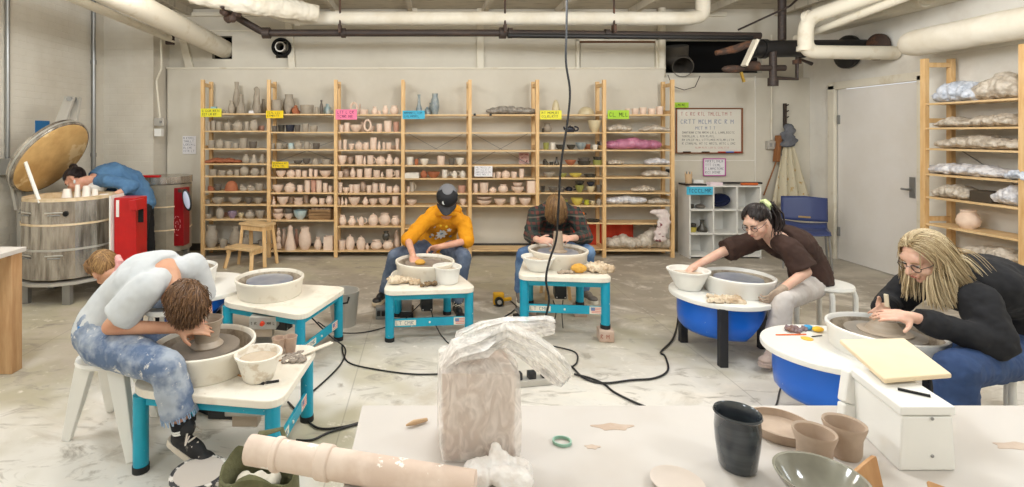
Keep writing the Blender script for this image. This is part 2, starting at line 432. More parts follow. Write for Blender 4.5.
for b, za, zb in ((3, 1.6, .95), (4, 1.6, .95), (1, 1.5, 1.0)):
    x0, x1 = sx(POSTX[b]) + .02, sx(POSTX[b + 1]) - .02
    mb.cyl((x0, SY + .292, za), (x1, SY + .292, zb + .2), .004, seg=6).cyl((x1, SY + .294, za), (x0, SY + .294, zb + .2), .004, seg=6)
mb.build('cross_brace', M_grey, t, world=True)

# ================================================================ pots
POTM = {
 'g': (mat('grey_greenware', (176, 165, 149), .8, c2=(160, 149, 133), scale=14, var=.1), 'grey clay'),
 'G': (mat('dark_grey_ware', (112, 104, 94), .6, c2=(96, 88, 80), scale=14, var=.12), 'dark grey'),
 'p': (mat('pink_bisque', (234, 211, 192), .8, c2=(224, 198, 178), scale=14, var=.08), 'pale pink clay'),
 'w': (mat('white_ware', (228, 220, 206), .5, var=.05), 'off white'),
 'k': (mat('rose_ware', (196, 150, 130), .75, var=.06), 'rosy brown'),
 'r': (mat('terracotta_ware', (176, 110, 76), .8, c2=(160, 94, 64), scale=14, var=.06), 'reddish brown'),
 'n': (mat('navy_glaze', (46, 50, 62), .25, var=.2), 'dark blue'),
 'd': (mat('dark_glaze', (54, 50, 46), .25, c2=(84, 80, 70), scale=20, var=.2), 'dark glazed'),
 'o': (mat('olive_glaze', (150, 150, 82), .3, var=.1), 'olive green'),
 'l': (mat('lime_glaze', (178, 178, 60), .3, var=.06), 'lime green'),
 'y': (mat('yellow_glaze', (206, 188, 88), .3, var=.05), 'yellow'),
 'c': (mat('cream_glaze', (206, 192, 158), .4, c2=(196, 178, 140), scale=9, var=.08), 'cream'),
 'b': (mat('pale_blue_glaze', (160, 190, 196), .35, c2=(200, 206, 200), scale=10), 'pale blue'),
 'v': (mat('lilac_glaze', (150, 130, 150), .35), 'lilac'),
 'B': (mat('blue_grey_ware', (118, 132, 138), .35, c2=(160, 166, 164), scale=18), 'blue grey'),
}
KINDS = {'c': ('cup', 'cup'), 'b': ('bowl', 'bowl'), 'm': ('mug', 'mug'), 'j': ('lidded jar', 'jar'), 'v': ('vase', 'vase'), 'p': ('plate', 'plate'),
         't': ('teapot', 'teapot'), 'q': ('bottle', 'bottle'), 's': ('sculpted form', 'sculpture'), 'D': ('domed form', 'sculpture'), 'l': ('low dish', 'dish'),
         'V': ('round belly pot', 'pot'), 'C': ('tapering cone form', 'sculpture'), 'x': ('square vessel', 'pot'), 'B': ('stacked ball form', 'sculpture'), 'T': ('ring shaped form', 'sculpture')}
def pot_solid(mb, k, w, h, c, seg=16):
    r = w / 2
    P = {'c': [(0, 0), (.8, 0), (.86, .05), (1, 1), (.9, 1), (.76, .12), (0, .1)],
         'm': [(0, 0), (.8, 0), (.95, .1), (.93, .5), (.98, 1), (.88, 1), (.8, .12), (0, .1)],
         'b': [(0, 0), (.42, 0), (.46, .08), (.76, .34), (.95, .75), (1, 1), (.92, 1), (.84, .72), (.6, .34), (0, .16)],
         'l': [(0, 0), (.8, 0), (1, 1), (.93, 1), (.75, .3), (0, .25)],
         'p': [(0, 0), (.6, 0), (1, .8), (1, 1), (.9, .95), (.55, .35), (0, .3)],
         'j': [(0, 0), (.7, 0), (1, .28), (.97, .56), (.72, .7), (.78, .74), (.45, .85), (.12, .87), (.2, .95), (0, 1)],
         't': [(0, 0), (.6, 0), (.8, .28), (.76, .56), (.55, .7), (.6, .74), (.35, .85), (.1, .87), (.16, .95), (0, 1)],
         'v': [(0, 0), (.62, 0), (.96, .25), (1, .4), (.66, .68), (.42, .82), (.56, 1), (.46, 1), (.3, .8), (0, .7)],
         'V': [(0, 0), (.55, 0), (.9, .2), (1, .42), (.86, .68), (.6, .84), (.68, 1), (.58, 1), (.5, .82), (0, .6)],
         'q': [(0, 0), (.9, 0), (1, .08), (.9, .3), (.42, .55), (.38, .92), (.52, 1), (.4, 1), (.28, .9), (0, .6)],
         'C': [(0, 0), (.95, 0), (1, .06), (.7, .4), (.48, .62), (.36, .8), (.4, .9), (.16, 1), (0, 1)],
         'B': [(0, 0), (.9, .03), (1, .14), (.8, .27), (.5, .3), (.85, .42), (.82, .52), (.4, .6), (.7, .7), (.6, .8), (.3, .85), (.4, .92), (0, 1)],
         'D': [(0, 0), (1, 0), (.98, .3), (.8, .65), (.45, .92), (0, 1)]}
    c = Vector(c)
    if k in P: mb.lathe([(a * r * (.82 if k in 'mt' else 1), z * h) for a, z in P[k]], c, seg)
    if k in 'mt':
        pts = [c + V(.8 * r + .32 * w * math.sin(a), 0, h * (.5 + .3 * math.cos(a))) for a in (0, .6, 1.2, 1.9, 2.5, 3.14)]
        mb.tube(pts, w * .055, 6)
    if k == 't': mb.tube([c + V(-.5 * r, 0, .3 * h), c + V(-.9 * r, 0, .45 * h), c + V(-1.05 * r, 0, .8 * h)], [w * .1, w * .07, w * .045], 6)
    if k == 's':
        n0 = len(mb.bm.verts); off = V(c.x * 9, c.z * 7, 3)
        mb.bm.verts.ensure_lookup_table()
        prof = [(.3, 0), (.9, .02), (1, .25), (.75, .5), (.8, .62), (.45, .8), (.5, .92), (.12, 1)]
        mb.lathe([(0, 0)] + [(a * r, z * h) for a, z in prof] + [(0, h)], c, 14)
        mb.bm.verts.ensure_lookup_table()
        for v in list(mb.bm.verts)[n0:]:
            d = v.co - c
            if d.z > .01 * h: v.co += noise.noise_vector(v.co * 14 + off) * w * .22 * V(1, 1, .35)
    if k == 'x':
        a, b = w, h
        mb.ring_loft([[c + V(sx_ * q / 2, sy_ * q / 2, z) for sx_, sy_ in ((-1, -1), (1, -1), (1, 1), (-1, 1))] for q, z in ((a, 0), (a, b), (a * .84, b), (a * .84, b * .2))])
    if k == 'T':
        for i in range(18):
            a0 = 2 * math.pi * i / 18; a1 = 2 * math.pi * (i + 1) / 18; rr = min(w, h) * .38
            mb.cyl(c + V(rr * math.cos(a0), 0, h / 2 + (h / 2 - w * .12) * math.sin(a0)), c + V(rr * math.cos(a1), 0, h / 2 + (h / 2 - w * .12) * math.sin(a1)), w * .12, seg=8)
BAYPOTS = [
 [ # bay 1
  [(223.5,7,4,'t','g'),(231.5,7,13,'v','g'),(236.6,8,32,'v','g'),(241,9,19,'q','g'),(256.8,9,27,'s','g'),(263.2,5,15,'v','g')],
  [(208.6,4,9,'c','g'),(213.5,5,10,'c','g'),(219,6,9,'c','g'),(227.5,9,8,'m','g'),(228.5,4,12,'v','g'),(238,10,11,'j','g'),(247,5,9,'c','g'),(254,9,11,'V','g'),(261,7,5,'c','k')],
  [(211.5,7,8,'c','g'),(220,8,10,'j','g'),(228,7,7,'c','g'),(236,7,5,'m','g'),(243.5,8,10,'c','g'),(253,8,7,'c','G')],
  [(246,8,9,'v','g'),(254,8,9,'C','g'),(262.4,6,9,'v','g')],
  [(213,8,6,'c','g'),(222,8,5,'c','g'),(230,7,6,'v','g'),(237,6,6,'c','g'),(244.5,9,10,'V','g'),(255,9,9,'j','g'),(263,5,8,'v','g')],
  [(211,7,5,'s','r'),(218,7,6,'c','G'),(231.5,13,10,'D','r'),(243,7,6,'s','g'),(251,8,6,'s','g'),(259.6,8,7,'c','g')],
  [(207.8,5,3,'l','g'),(218,12,6,'b','g'),(235,13,6,'b','g'),(248.5,8,6,'b','G'),(258.6,9,6,'b','g')],
  [(208.4,7,4,'c','g'),(211,6,10,'c','g'),(220,8,13,'j','g'),(225.5,5,4,'c','k'),(232.4,9,7,'b','v'),(241,6,5,'b','c'),(250,10,8,'v','g'),(260.3,10,8,'b','g')],
  [(212,12,7,'j','g'),(211.5,13,22,'V','g'),(223.6,8,8,'c','g'),(235.3,12,21,'v','g'),(246,9,12,'v','g'),(261.5,7,7,'b','g')]],
 [
  [(276.6,11,14,'c','g'),(289,12,20,'V','g'),(288,7,6,'b','g'),(295.6,8,9,'s','r'),(307,14,9,'c','g'),(316.6,4,7,'c','g'),(321.4,4,14,'v','G'),(327.4,9,11,'s','b')],
  [(274.6,5,6,'c','G'),(281.5,7,7,'c','d'),(290,9,7,'c','n'),(297.4,6,7,'c','G'),(305.5,7,8,'c','g'),(313.7,8,6,'c','g')],
  [(272.5,5,6,'c','g'),(279,7,6,'m','g'),(285,6,5,'m','g'),(291,7,6,'m','b'),(298.5,8,9,'j','g'),(307,7,7,'m','g'),(316.4,7,6,'c','G')],
  [(274,6,5,'s','c'),(298,9,4,'b','G'),(306.5,8,6,'b','G'),(315.4,7,6,'D','g'),(326.5,9,5,'l','g')],
  [(281,10,6,'b','p'),(291,9,8,'j','p'),(298.3,6,7,'c','p'),(304.6,5,6,'c','p'),(310.7,4,8,'c','p'),(315.8,4,7,'c','p'),(325.5,12,6,'b','p')],
  [(278,11,7,'b','p'),(290,11,10,'j','p'),(300,7,7,'m','p'),(307.5,6,12,'c','p'),(313.5,5,12,'c','k'),(319,6,12,'c','p'),(325.3,5,9,'c','p'),(330.3,4,6,'c','p')],
  [(273.7,4,8,'q','p'),(283,12,8,'b','p'),(291,6,6,'c','p'),(298.5,10,3.5,'l','p'),(306,6,8,'c','p'),(314,8,8,'j','p'),(321.8,6,6,'c','p'),(329.6,8,9,'V','p')],
  [(278.5,11,6,'b','p'),(288.6,9,6,'b','p'),(300.4,14,9,'b','b'),(303,5,4,'c','w')],
  [(278.5,6,22,'B','p'),(284,6,18,'v','p'),(290.3,12,24,'C','p'),(296.4,5,18,'v','k'),(305,13,22,'V','p'),(318,8,12,'v','p'),(328.8,9,13,'x','p')]],
 [
  [(354,10,13,'T','p'),(360,4,11,'q','p'),(363.8,9,5,'l','p'),(374.8,7,8,'v','p'),(379.6,3,4,'c','p'),(385.3,6,9,'V','p'),(394.3,9,9,'V','p')],
  [(341,6,7,'c','p'),(347,6,9,'c','p'),(356,12,7,'b','p'),(362.5,6,12,'j','p'),(367.6,9,13,'T','p'),(371.8,7,6,'b','p'),(379.4,6,8,'c','p'),(387.8,8,11,'c','p'),(396.2,6,10,'c','k')],
  [(339.6,4,9,'c','p'),(345,4,10,'c','p'),(351.4,6,6,'b','p'),(359,8,9,'j','p'),(366,6,7,'c','p'),(373.4,7,12,'c','p'),(379.2,3,8,'v','p'),(383.8,3,7,'c','p'),(388.8,6,7,'c','p'),(393.4,5,4,'c','p'),(397.4,4,11,'c','p')],
  [(342,10,9,'b','p'),(350.2,8,7,'b','p'),(359,8,9,'c','p'),(364.6,3,8,'v','p'),(370.5,8,9,'m','p'),(380.6,10,9,'j','p'),(389.4,7,10,'v','p'),(396.8,6,8,'j','p')],
  [(340.2,6,6,'c','p'),(346.4,8,10,'j','p'),(352.8,6,10,'v','p'),(359.6,6,8,'c','p'),(368,8,9,'c','p'),(376.6,7,7,'c','p'),(382,3,5,'v','p'),(389.5,9,8,'m','p'),(397.6,5,7,'c','p')],
  [(340,5,10,'c','p'),(346,7,5,'b','p'),(351.3,4,8,'c','p'),(356.5,7,8,'c','p'),(363,7,10,'V','p'),(369,5,7,'c','p'),(375,7,9,'m','p'),(382.5,6,9,'c','p'),(389.5,6,6,'c','p'),(396.3,7,8,'j','p')],
  [(338.8,2.4,8,'v','p'),(342.2,3,8,'v','p'),(346,3,7,'v','p'),(354.3,12,8,'b','p'),(365.4,6,8,'v','p'),(373.2,9,6,'b','p'),(384.2,12,7,'b','p'),(395.3,7,9,'c','p')],
  [(342.6,8,10,'V','p'),(352,8,9,'v','p'),(361.3,9,9,'t','p'),(373.3,10,12,'j','p'),(384.6,12,12,'V','p'),(395.5,9,9,'V','p')],
  [(342,8,9,'c','p'),(350.2,9,15,'j','p'),(361,9,14,'j','p'),(367.3,4,6,'v','p'),(376.5,12,9,'V','p'),(388,11,9,'V','p'),(396.4,7,17,'s','p')]],
 [
  [(419,7,20,'q','B'),(427.5,6,8,'s','B'),(431,6,12,'v','B'),(435,9,21,'V','B')],
  [], [],
  [(409.7,8,8,'c','w'),(416.5,4,6,'c','r'),(424.3,9,6,'b','w'),(441,8,9,'c','p'),(451.6,6,6,'c','G'),(460,9,7,'b','w')],
  [(412,14,5,'x','w'),(423.8,7,8,'j','r'),(433.6,13,6,'b','r'),(444.6,7,8,'m','w'),(454.6,8,8,'t','w'),(462.8,6,8,'j','w')],
  [(408.2,3,6,'c','p'),(411.8,6,10,'m','w'),(461.8,8,7,'c','k')],
  [(411.5,11,5,'b','p'),(463,7,6,'b','p')], [], []],
 [
  [], [], [],
  [],
  [(493.8,3,5,'c','p'),(498.4,5,6,'c','p'),(505.7,9,8,'j','p'),(514,6,6,'c','p'),(521.6,5,9,'c','p')],
  [(475.5,5,9,'c','p'),(484,9,10,'c','p'),(492.8,7,6,'j','p'),(503,10,8,'V','p'),(517.6,13,6,'b','p'),(531.2,9,12,'x','p')],
  [(484,17,5,'b','p'),(500,12,6,'b','p'),(512.8,7,8,'m','p'),(525,12,7,'b','p')], []],
 [
  [(555.8,8,15,'D','c'),(586,18,8,'D','c')],
  [(547.4,9,9,'V','g'),(543,3,4,'c','d'),(570,20,7,'t','n'),(594.6,13,12,'b','c')],
  [(546,6,7,'c','o'),(552.6,5,7,'c','w'),(560,9,5,'b','d'),(571,9,5,'b','d'),(581,11,7,'b','B'),(587.5,6,5,'c','r'),(595,5,5,'c','w'),(598.6,5,8,'v','d')],
  [(545.4,6,6,'s','d'),(551.4,4,3,'c','d'),(556.6,5,8,'q','d'),(570.5,11,5,'b','r'),(584,13,4,'l','d'),(597.4,10,5,'l','o')],
  [(549,12,5,'b','g'),(563,8,4,'b','o'),(575.5,13,4,'b','y'),(590,12,3,'l','d')],
  [(543,4,6,'c','d'),(553,9,5,'b','G'),(561.5,6,5,'c','G'),(569,11,5,'t','n'),(579.6,9,7,'b','o'),(590.6,9,6,'b','c'),(599.3,6,7,'c','G')],
  [(563,10,5,'b','o'),(577,12,7,'b','y'),(586.6,6,5,'m','l'),(592.6,5,4,'b','c'),(599.2,6,7,'j','g')], [(593,14,2,'l','d')], []],
 [
  [(627.6,5,6,'c','p'),(635.2,7,6,'c','p'),(643,7,7,'c','p'),(651.6,7,6,'c','p'),(659.6,7,8,'c','p')]]]
cnt = {}
for b, shelves in enumerate(BAYPOTS):
    for s, row in enumerate(shelves):
        zb = sz(LV[b][s]) + .009
        row = sorted(row, key=lambda q: q[0]); prev = -1; back = False
        for i, (px, wd, hh, k, cc) in enumerate(row):
            back = (px - wd / 2 < prev - .3) and not back
            deep = 6.82 if back else 6.69
            if not back: prev = px + wd / 2
            sc_ = deep / F; x = (px - CX) * sc_; rad = min(wd * sc_, .2)
            if deep + rad / 2 > 6.94: deep = 6.94 - rad / 2
            m_, cw = POTM[cc]; kw, cat = KINDS[k]
            mb = MB(); pot_solid(mb, k, rad, hh * sc_ * (1 if not back else 1.0), (0, 0, 0))
            o = mb.build(('clay_' if cc in 'gGpwkr' else 'glazed_') + kw.replace(' ', '_'), m_, smooth=True)
            o.location = (x, deep, zb); o.rotation_euler.z = random.uniform(-.5, .5) if k != 'x' else 0
            tag(o, f"{cw} {kw}, {ORD[i]} from left on {ORD[s]} shelf down in {ORD[b]} bay", cat, f"pottery in the {ORD[b]} shelving bay")
# small pots standing on other pots
def on_shelf(px, b, s, up, wd, hh, k, cc, label, deep=6.69):
    sc_ = deep / F; mb = MB(); pot_solid(mb, k, wd * sc_, hh * sc_, (0, 0, 0))
    o = mb.build(('clay_' if cc in 'gGpwkr' else 'glazed_') + KINDS[k][0].replace(' ', '_'), POTM[cc][0], smooth=True)
    o.location = ((px - CX) * sc_, deep, sz(LV[b][s]) + .009 + up * sc_); tag(o, label, KINDS[k][1], f"pottery in the {ORD[b]} shelving bay"); return o
on_shelf(288.6, 1, 7, 6, 8, 5, 'c', 'G', 'dark cup nested in pink bowl on eighth shelf of second bay')
on_shelf(278.5, 1, 7, 5.9, 10, 4.6, 'b', 'p', 'pink bowl stacked on another bowl on eighth shelf of second bay')
on_shelf(386, 2, 8, 8.9, 8, 9, 'V', 'd', 'black pot stacked on a round pink pot on the bottom shelf')
on_shelf(517.6, 4, 5, 5.9, 10, 4, 'b', 'p', 'pink bowl stacked in a wider bowl in the fifth bay')
on_shelf(484, 4, 6, 4.9, 15, 3.5, 'b', 'p', 'wide pink bowl stacked on another bowl in the fifth bay')
on_shelf(579.6, 5, 5, 6.9, 9, 4, 'b', 'd', 'dark bowl stacked on olive bowl in the sixth bay')
on_shelf(590.6, 5, 5, 5.9, 8, 4, 'b', 'n', 'dark blue bowl stacked on cream bowl in the sixth bay')
on_shelf(584, 5, 3, 4, 12, 3, 'l', 'G', 'grey dish stacked on dark dish in the sixth bay')
on_shelf(597.4, 5, 3, 5, 9, 3, 'l', 'd', 'dark dish stacked on olive dish in the sixth bay')
on_shelf(298.5, 1, 6, 3.5, 9, 3.2, 'l', 'p', 'pink dish stacked on another dish on seventh shelf of second bay')
# thrown slabs and cloths
def lump(name, x0, x1, b, s, h, m_, label, cat, deep=6.72, dy=.1, seed=0, vox=.008, wr=.02, group=None, up=0):
    sc_ = deep / F; z = sz(LV[b][s]) + .009 + up * sc_; c = at((x0 + x1) / 2, 134, deep); wdt = (x1 - x0) * sc_; hh = h * sc_
    rnd = random.Random(seed + int(x0)); mb = MB(); n = 5
    for i in range(n):
        f = (i + .5) / n; q = hh * (.55 + .45 * math.sin(f * math.pi)) * rnd.uniform(.75, 1.0)
        mb.ell((c.x - wdt / 2 + f * wdt * .96 + .02 * wdt, deep + rnd.uniform(-.02, .02), z + q / 2), (wdt / n * .95, dy * rnd.uniform(.8, 1), q / 2), sub=3)
    o = blob(name, mb, m_, None, vox, 3, wr, .05)
    me = o.data; me.transform(Matrix.Translation((-c.x, -deep, -z)))
    for v in me.vertices:
        if v.co.z < 0: v.co.z = 0
        v.co.y = max(-.1 if not up else -.2, min(.19, v.co.y))
    o.location = (c.x, deep, z); return tag(o, label, cat, group)
lump('clay_slab', 206, 240, 0, 3, 6, POTM['r'][0], 'rumpled reddish brown clay slab on the fourth shelf of the first bay', 'clay')
M_bag = mat('clear_plastic_bag', (206, 196, 182), .3, c2=(178, 166, 150), scale=22, thr=(.42, .6), bump=.6, bscale=30)
M_bagwhite = mat('white_plastic_bag', (226, 224, 226), .3, c2=(190, 190, 196), scale=16, thr=(.45, .6), bump=.6, bscale=30)
M_bagpink = mat('pink_plastic_bag', (196, 130, 156), .35, c2=(170, 104, 132), scale=8, thr=(.42, .62), bump=.5)
lump('plastic_wrapped_bundle', 489, 533, 4, 0, 10, mat('grey_wrapped_bundle', (168, 160, 150), .35, c2=(130, 122, 112), scale=26, bump=.7), 'grey plastic wrapped bundle on top shelf of the fifth bay', 'bundle')
for (x0, x1, s, h, m_, lb) in ((607, 630, 1, 9, M_bag, 'clear plastic bag over pots, left on second shelf of seventh bay'), (640, 668, 1, 7, M_bag, 'flat grey plastic bag, right on second shelf of seventh bay'),
        (607, 658, 2, 14, M_bagpink, 'pink plastic bag heaped on third shelf of seventh bay'), (607, 622, 3, 6, M_bag, 'small clear plastic bag, left on fourth shelf of seventh bay'),
        (646, 668, 3, 8, M_bagwhite, 'white plastic bag on right of fourth shelf of seventh bay'), (643, 666, 4, 8, M_bag, 'clear plastic bag alone on fifth shelf of seventh bay'),
        (633, 653, 5, 7, M_bag, 'clear plastic bag alone on sixth shelf of seventh bay'), (607, 644, 6, 11, M_bagwhite, 'long white plastic bag on left of seventh shelf of seventh bay'),
        (648, 668, 6, 7, M_bag, 'clear plastic bag on right of seventh shelf of seventh bay'), (607, 640, 8, 16, M_bag, 'slumped clear bag on left of the bottom shelf of seventh bay'),
        (639, 669, 8, 22, M_bag, 'tall pale bag on right of the bottom shelf of seventh bay')):
    lump('plastic_bag', x0, x1, 6, s, h, m_, lb, 'bag', group='bags on the seventh shelving bay')
# patterned sack hanging on the last post
mb = MB()
for i in range(9):
    f = i / 8; mb.ell(at(662 + 2 * math.sin(f * 5), 212 + f * 27, 6.56), (.085 + .012 * math.sin(i * 2.4), .04, .04), sub=2)
mb.ell(at(655, 212, 6.56), (.07, .035, .035), sub=2)
M_sack = mat('patterned_sack', (228, 218, 212), .7, c2=(214, 196, 192), scale=12, c3=(120, 40, 50), s3=9, thr3=(.6, .62), bump=.3)
o = blob('patterned_sack', mb, M_sack, None, .01, 3, .012); tag(o, 'white sack with dark red marks hanging from the last shelf post', 'sack')
# red cloth behind the lower shelves
mb = MB().grid(lambda u, v: V(sx(548) + u * (sx(642) - sx(548)), SY + .27 + .012 * math.sin(u * 40) , sz(251) + .02 + v * .31), 60, 6)
o = mb.build('red_cloth', mat('red_cloth', (204, 66, 36), .8, c2=(186, 54, 28), scale=4), smooth=True, solid=.004); tag(o, 'red orange cloth hung behind the lowest shelves of sixth and seventh bays', 'cloth')
# wooden crate of bisque
cx_ = at(321, 134, 6.73); z = sz(LV[1][7]) + .009
t = thing('wooden_crate', 'slatted wooden crate at right end of eighth shelf in second bay', 'crate', (cx_.x, 6.73, z)); W_ = .3
mb = MB().box((cx_.x, 6.73, z + .01), (W_, .18, .02))
for zz in (.035, .075, .115):
    for yy in (6.645, 6.815): mb.box((cx_.x, yy, z + zz), (W_, .01, .034))
for xx in (-W_ / 2, W_ / 2): mb.box((cx_.x + xx * .97, 6.73, z + .065), (.012, .18, .13))
mb.build('crate_body', mat('rough_crate_wood', (158, 124, 84), .8, c2=(120, 90, 58), scale=5, stretch=(1, 6, 9)), t, world=True)
mb = MB()
for i in range(5): mb.ell((cx_.x - .1 + .05 * i, 6.73, z + .125 + .006 * (i % 2)), (.028, .05, .022), sub=2)
o = blob('bisque_pieces', mb, POTM['p'][0], None, .006, 1); tag(o, 'small pale bisque pieces heaped in the wooden crate', 'pottery')
# orange drill lying on the shelf
c = at(581, 134, 6.7); z = sz(LV[5][7]) + .009
t = thing('hand_drill', 'orange power tool standing on eighth shelf of the sixth bay', 'drill', (c.x, 6.7, z))
mb = MB().bar((c.x, 6.7, z), (c.x - .01, 6.7, z + .09), .035, .03); mb.cyl((c.x - .06, 6.7, z + .1), (c.x + .04, 6.7, z + .1), .022)
mb.build('drill_body', mat('orange_plastic', (222, 120, 30), .4), t, world=True, bevel=.003)
MB().cyl((c.x + .04, 6.7, z + .1), (c.x + .07, 6.7, z + .1), .012).build('chuck', M_black, t, world=True)

# ---------------------------------------------------------------- paper signs with hand lettering (too small to read: marks only)
def marks(mb, x0, x1, z, h, y, seed, axis='x', X=None):
    rnd = random.Random(seed); x = x0
    def P(a, b): return V(a, y, b) if axis == 'x' else V(X, a, b)
    while x < x1 - h * .4:
        wch = h * rnd.uniform(.4, .75); k = rnd.randint(0, 4); t_ = h * .14
        seqs = {0: [(0, 0), (0, 1), (.5, .45), (1, 1), (1, 0)], 1: [(1, .85), (.3, 1), (0, .5), (.3, 0), (1, .15)], 2: [(0, 1), (0, 0), (1, 0)],
                3: [(0, 0), (0, 1), (1, .9), (.1, .5), (1, 0)], 4: [(0, 1), (1, 1), (.5, 1), (.5, 0)]}[k]
        pts = [P(x + a * wch, z + b * h) for a, b in seqs]
        for p, q in zip(pts, pts[1:]): mb.bar(p, q, t_, .001, up=(0, 1, 0) if axis == 'x' else (1, 0, 0))
        x += wch + h * (.3 if rnd.random() > .18 else .9)
def sign(px0, py0, px1, py1, Y, m_, ink, label, lines=2, name='paper_sign', group=None, thick=.002, inkw=.09):
    a, b = at(px0, py0, Y), at(px1, py1, Y); cx, cz = (a.x + b.x) / 2, (a.z + b.z) / 2; wd, hh = abs(b.x - a.x), abs(a.z - b.z)
    t = thing(name, label, 'sign', (cx, Y, cz), group=group)
    MB().box((cx, Y, cz), (wd, thick, hh)).build('sheet', m_, t, world=True)
    mb = MB(); lh = hh / (lines * 1.7 + .5)
    for i in range(lines): marks(mb, cx - wd * .42, cx + wd * (.42 if i % 2 == 0 else .3), cz + hh / 2 - (i + 1) * lh * 1.6, lh, Y - thick / 2 - .0008, seed=int(px0 * 7 + i))
    mb.build('lettering', ink, t, world=True); return t
INK = mat('black_ink', (70, 62, 50), .7); INKB = mat('blue_ink', (40, 92, 120), .7); INKP = mat('purple_ink', (140, 50, 96), .7); INKG = mat('green_ink', (70, 96, 24), .7)
INKR = mat('red_ink', (190, 110, 96), .7); INKL = mat('faint_ink', (140, 140, 150), .7)
Ysg = SY - .004
sign(200.6, 108.5, 221.5, 117, Ysg, mat('yellow_paper', (226, 218, 52), .7), INK, 'yellow paper sign at the top left of the first shelving bay')
sign(266, 110.6, 283.3, 118.2, Ysg, mat('amber_paper', (240, 208, 26), .7), INK, 'golden yellow sign on the top shelf of the second bay')
sign(272, 161.6, 288.6, 168, Ysg, mat('amber_paper2', (226, 196, 24), .7), INK, 'golden yellow sign on the fourth shelf of the second bay')
sign(335.6, 109.4, 357, 119.6, Ysg, mat('pink_paper', (240, 130, 166), .7), INKP, 'pink paper sign on the top shelf of the third bay')
sign(402.6, 110.6, 424.8, 119, Ysg, mat('blue_paper', (74, 178, 210), .7), INKB, 'sky blue paper sign on the top shelf of the fourth bay')
sign(540, 110.4, 561.6, 119.4, Ysg, mat('lemon_paper', (232, 226, 70), .7), INK, 'pale yellow paper sign on the top shelf of the sixth bay')
sign(607.6, 110.2, 629, 119, Ysg, mat('lime_paper', (168, 208, 60), .7), INKG, 'lime green sign on the top shelf of the seventh bay', lines=1)
sign(474.5, 166, 492.4, 176.6, Ysg, mat('white_paper', (232, 230, 232), .7), INKL, 'white printed notice on the fifth shelf of the fifth bay', lines=4)
sign(519, 152.4, 529, 164, 6.9, mat('pinkish_paper', (228, 196, 190), .7), mat('crimson_ink', (150, 30, 40), .7), 'small pinkish notice with red marks at back of the fifth bay', lines=3)
sign(674.8, 102.4, 688.6, 107.6, 6.97, mat('lime_paper', (168, 208, 60), .7), INKG, 'lime green slip above the whiteboard corner', lines=1)
sign(182.6, 136, 196, 154, 6.985, mat('white_paper', (232, 230, 232), .7), INKL, 'white notice sheet on the wall left of the shelving', lines=5)
sign(686.6, 186.8, 713, 194.8, 6.54, mat('blue_paper', (74, 178, 210), .7), INKB, 'sky blue sign on top left of the white cubby shelf', lines=1)
a = at(214, 105, 6.68); o = MB().box((a.x, 6.68, sz(114) + .009 + .045), (.07, .05, .09)).build('tissue_packet', mat('pale_blue_packet', (150, 186, 192), .5), bevel=.004); tag(o, 'pale blue packet behind the yellow sign on the top shelf', 'packet')
a = at(251.5, 0, 6.66); o = MB().box((a.x, 6.66, sz(114) + .009 + .018), (.07, .004, .036)).build('price_card', mat('white_paper', (232, 230, 232), .7)); tag(o, 'small white card below the sculpted form on the top shelf', 'card')
# black clips on the top board of the fifth bay
for i, px in enumerate((474.7, 490.7)):
    a = at(px, 114.6, SY); o = MB().box((a.x, SY + .006, a.z), (.03, .014, .03)).build('black_clip', M_black, bevel=.003)
    tag(o, ('left' if i == 0 else 'right') + ' black clip on the top board of the fifth bay', 'clip', 'black clips on the top board')
# whiteboard
wb0, wb1 = at(675.5, 108, 6.97), at(742.4, 153.6, 6.97)
cx, cz, wd, hh = (wb0.x + wb1.x) / 2, (wb0.z + wb1.z) / 2, wb1.x - wb0.x, wb0.z - wb1.z
t = thing('whiteboard', 'wood framed whiteboard covered in coloured handwriting on the back wall', 'whiteboard', (cx, 6.97, cz))
MB().box((cx, 6.982, cz), (wd, .02, hh)).build('board', mat('whiteboard_face', (222, 218, 206), .3), t, world=True)
mb = MB()
M_brownframe = mat('brown_frame', (128, 78, 44), .5)
for s_ in (-1, 1): mb.box((cx + s_ * (wd / 2 - .008), 6.965, cz), (.016, .025, hh)).box((cx, 6.965, cz + s_ * (hh / 2 - .008)), (wd, .025, .016))
mb.build('frame', M_brownframe, t, world=True, bevel=.002)
BI = mat('faded_board_ink', (150, 146, 142), .7); BR = mat('faded_red_board_ink', (206, 158, 150), .7); BL = mat('faded_blue_board_ink', (166, 170, 186), .7)
rows = [(.87, .045, BR, .08, .9), (.7, .055, BL, .08, .92), (.56, .04, BL, .3, .62), (.46, .028, BI, .1, .9), (.38, .026, BI, .1, .58), (.3, .026, BI, .1, .9), (.22, .028, BI, .1, .9), (.13, .022, BR, .3, .8)]
for i, (f, lh, ink, a0, a1) in enumerate(rows):
    mb = MB(); marks(mb, cx - wd / 2 + a0 * wd, cx - wd / 2 + a1 * wd, cz - hh / 2 + f * hh - lh / 2, lh, 6.9705, 40 + i); mb.build('handwriting', ink, t, world=True)
for i, (f, m_) in enumerate(((.1, M_black), (.38, M_black), (.62, M_red), (.74, M_blue), (.86, M_red))):
    o = MB().cyl((cx - wd / 2 + f * wd, 6.945, cz - hh / 2 + .022), (cx - wd / 2 + f * wd + .1, 6.945, cz - hh / 2 + .022), .008, seg=10).build('marker_pen', m_, smooth=True)
    tag(o, f"{['black', 'black', 'red', 'blue', 'red'][i]} marker pen, {ORD[i]} from left on the whiteboard ledge", 'pen', 'markers on the whiteboard ledge')
mb = MB().box((cx, 6.947, cz - hh / 2 + .009), (wd, .03, .008)); mb.build('ledge', M_brownframe, t, world=True)
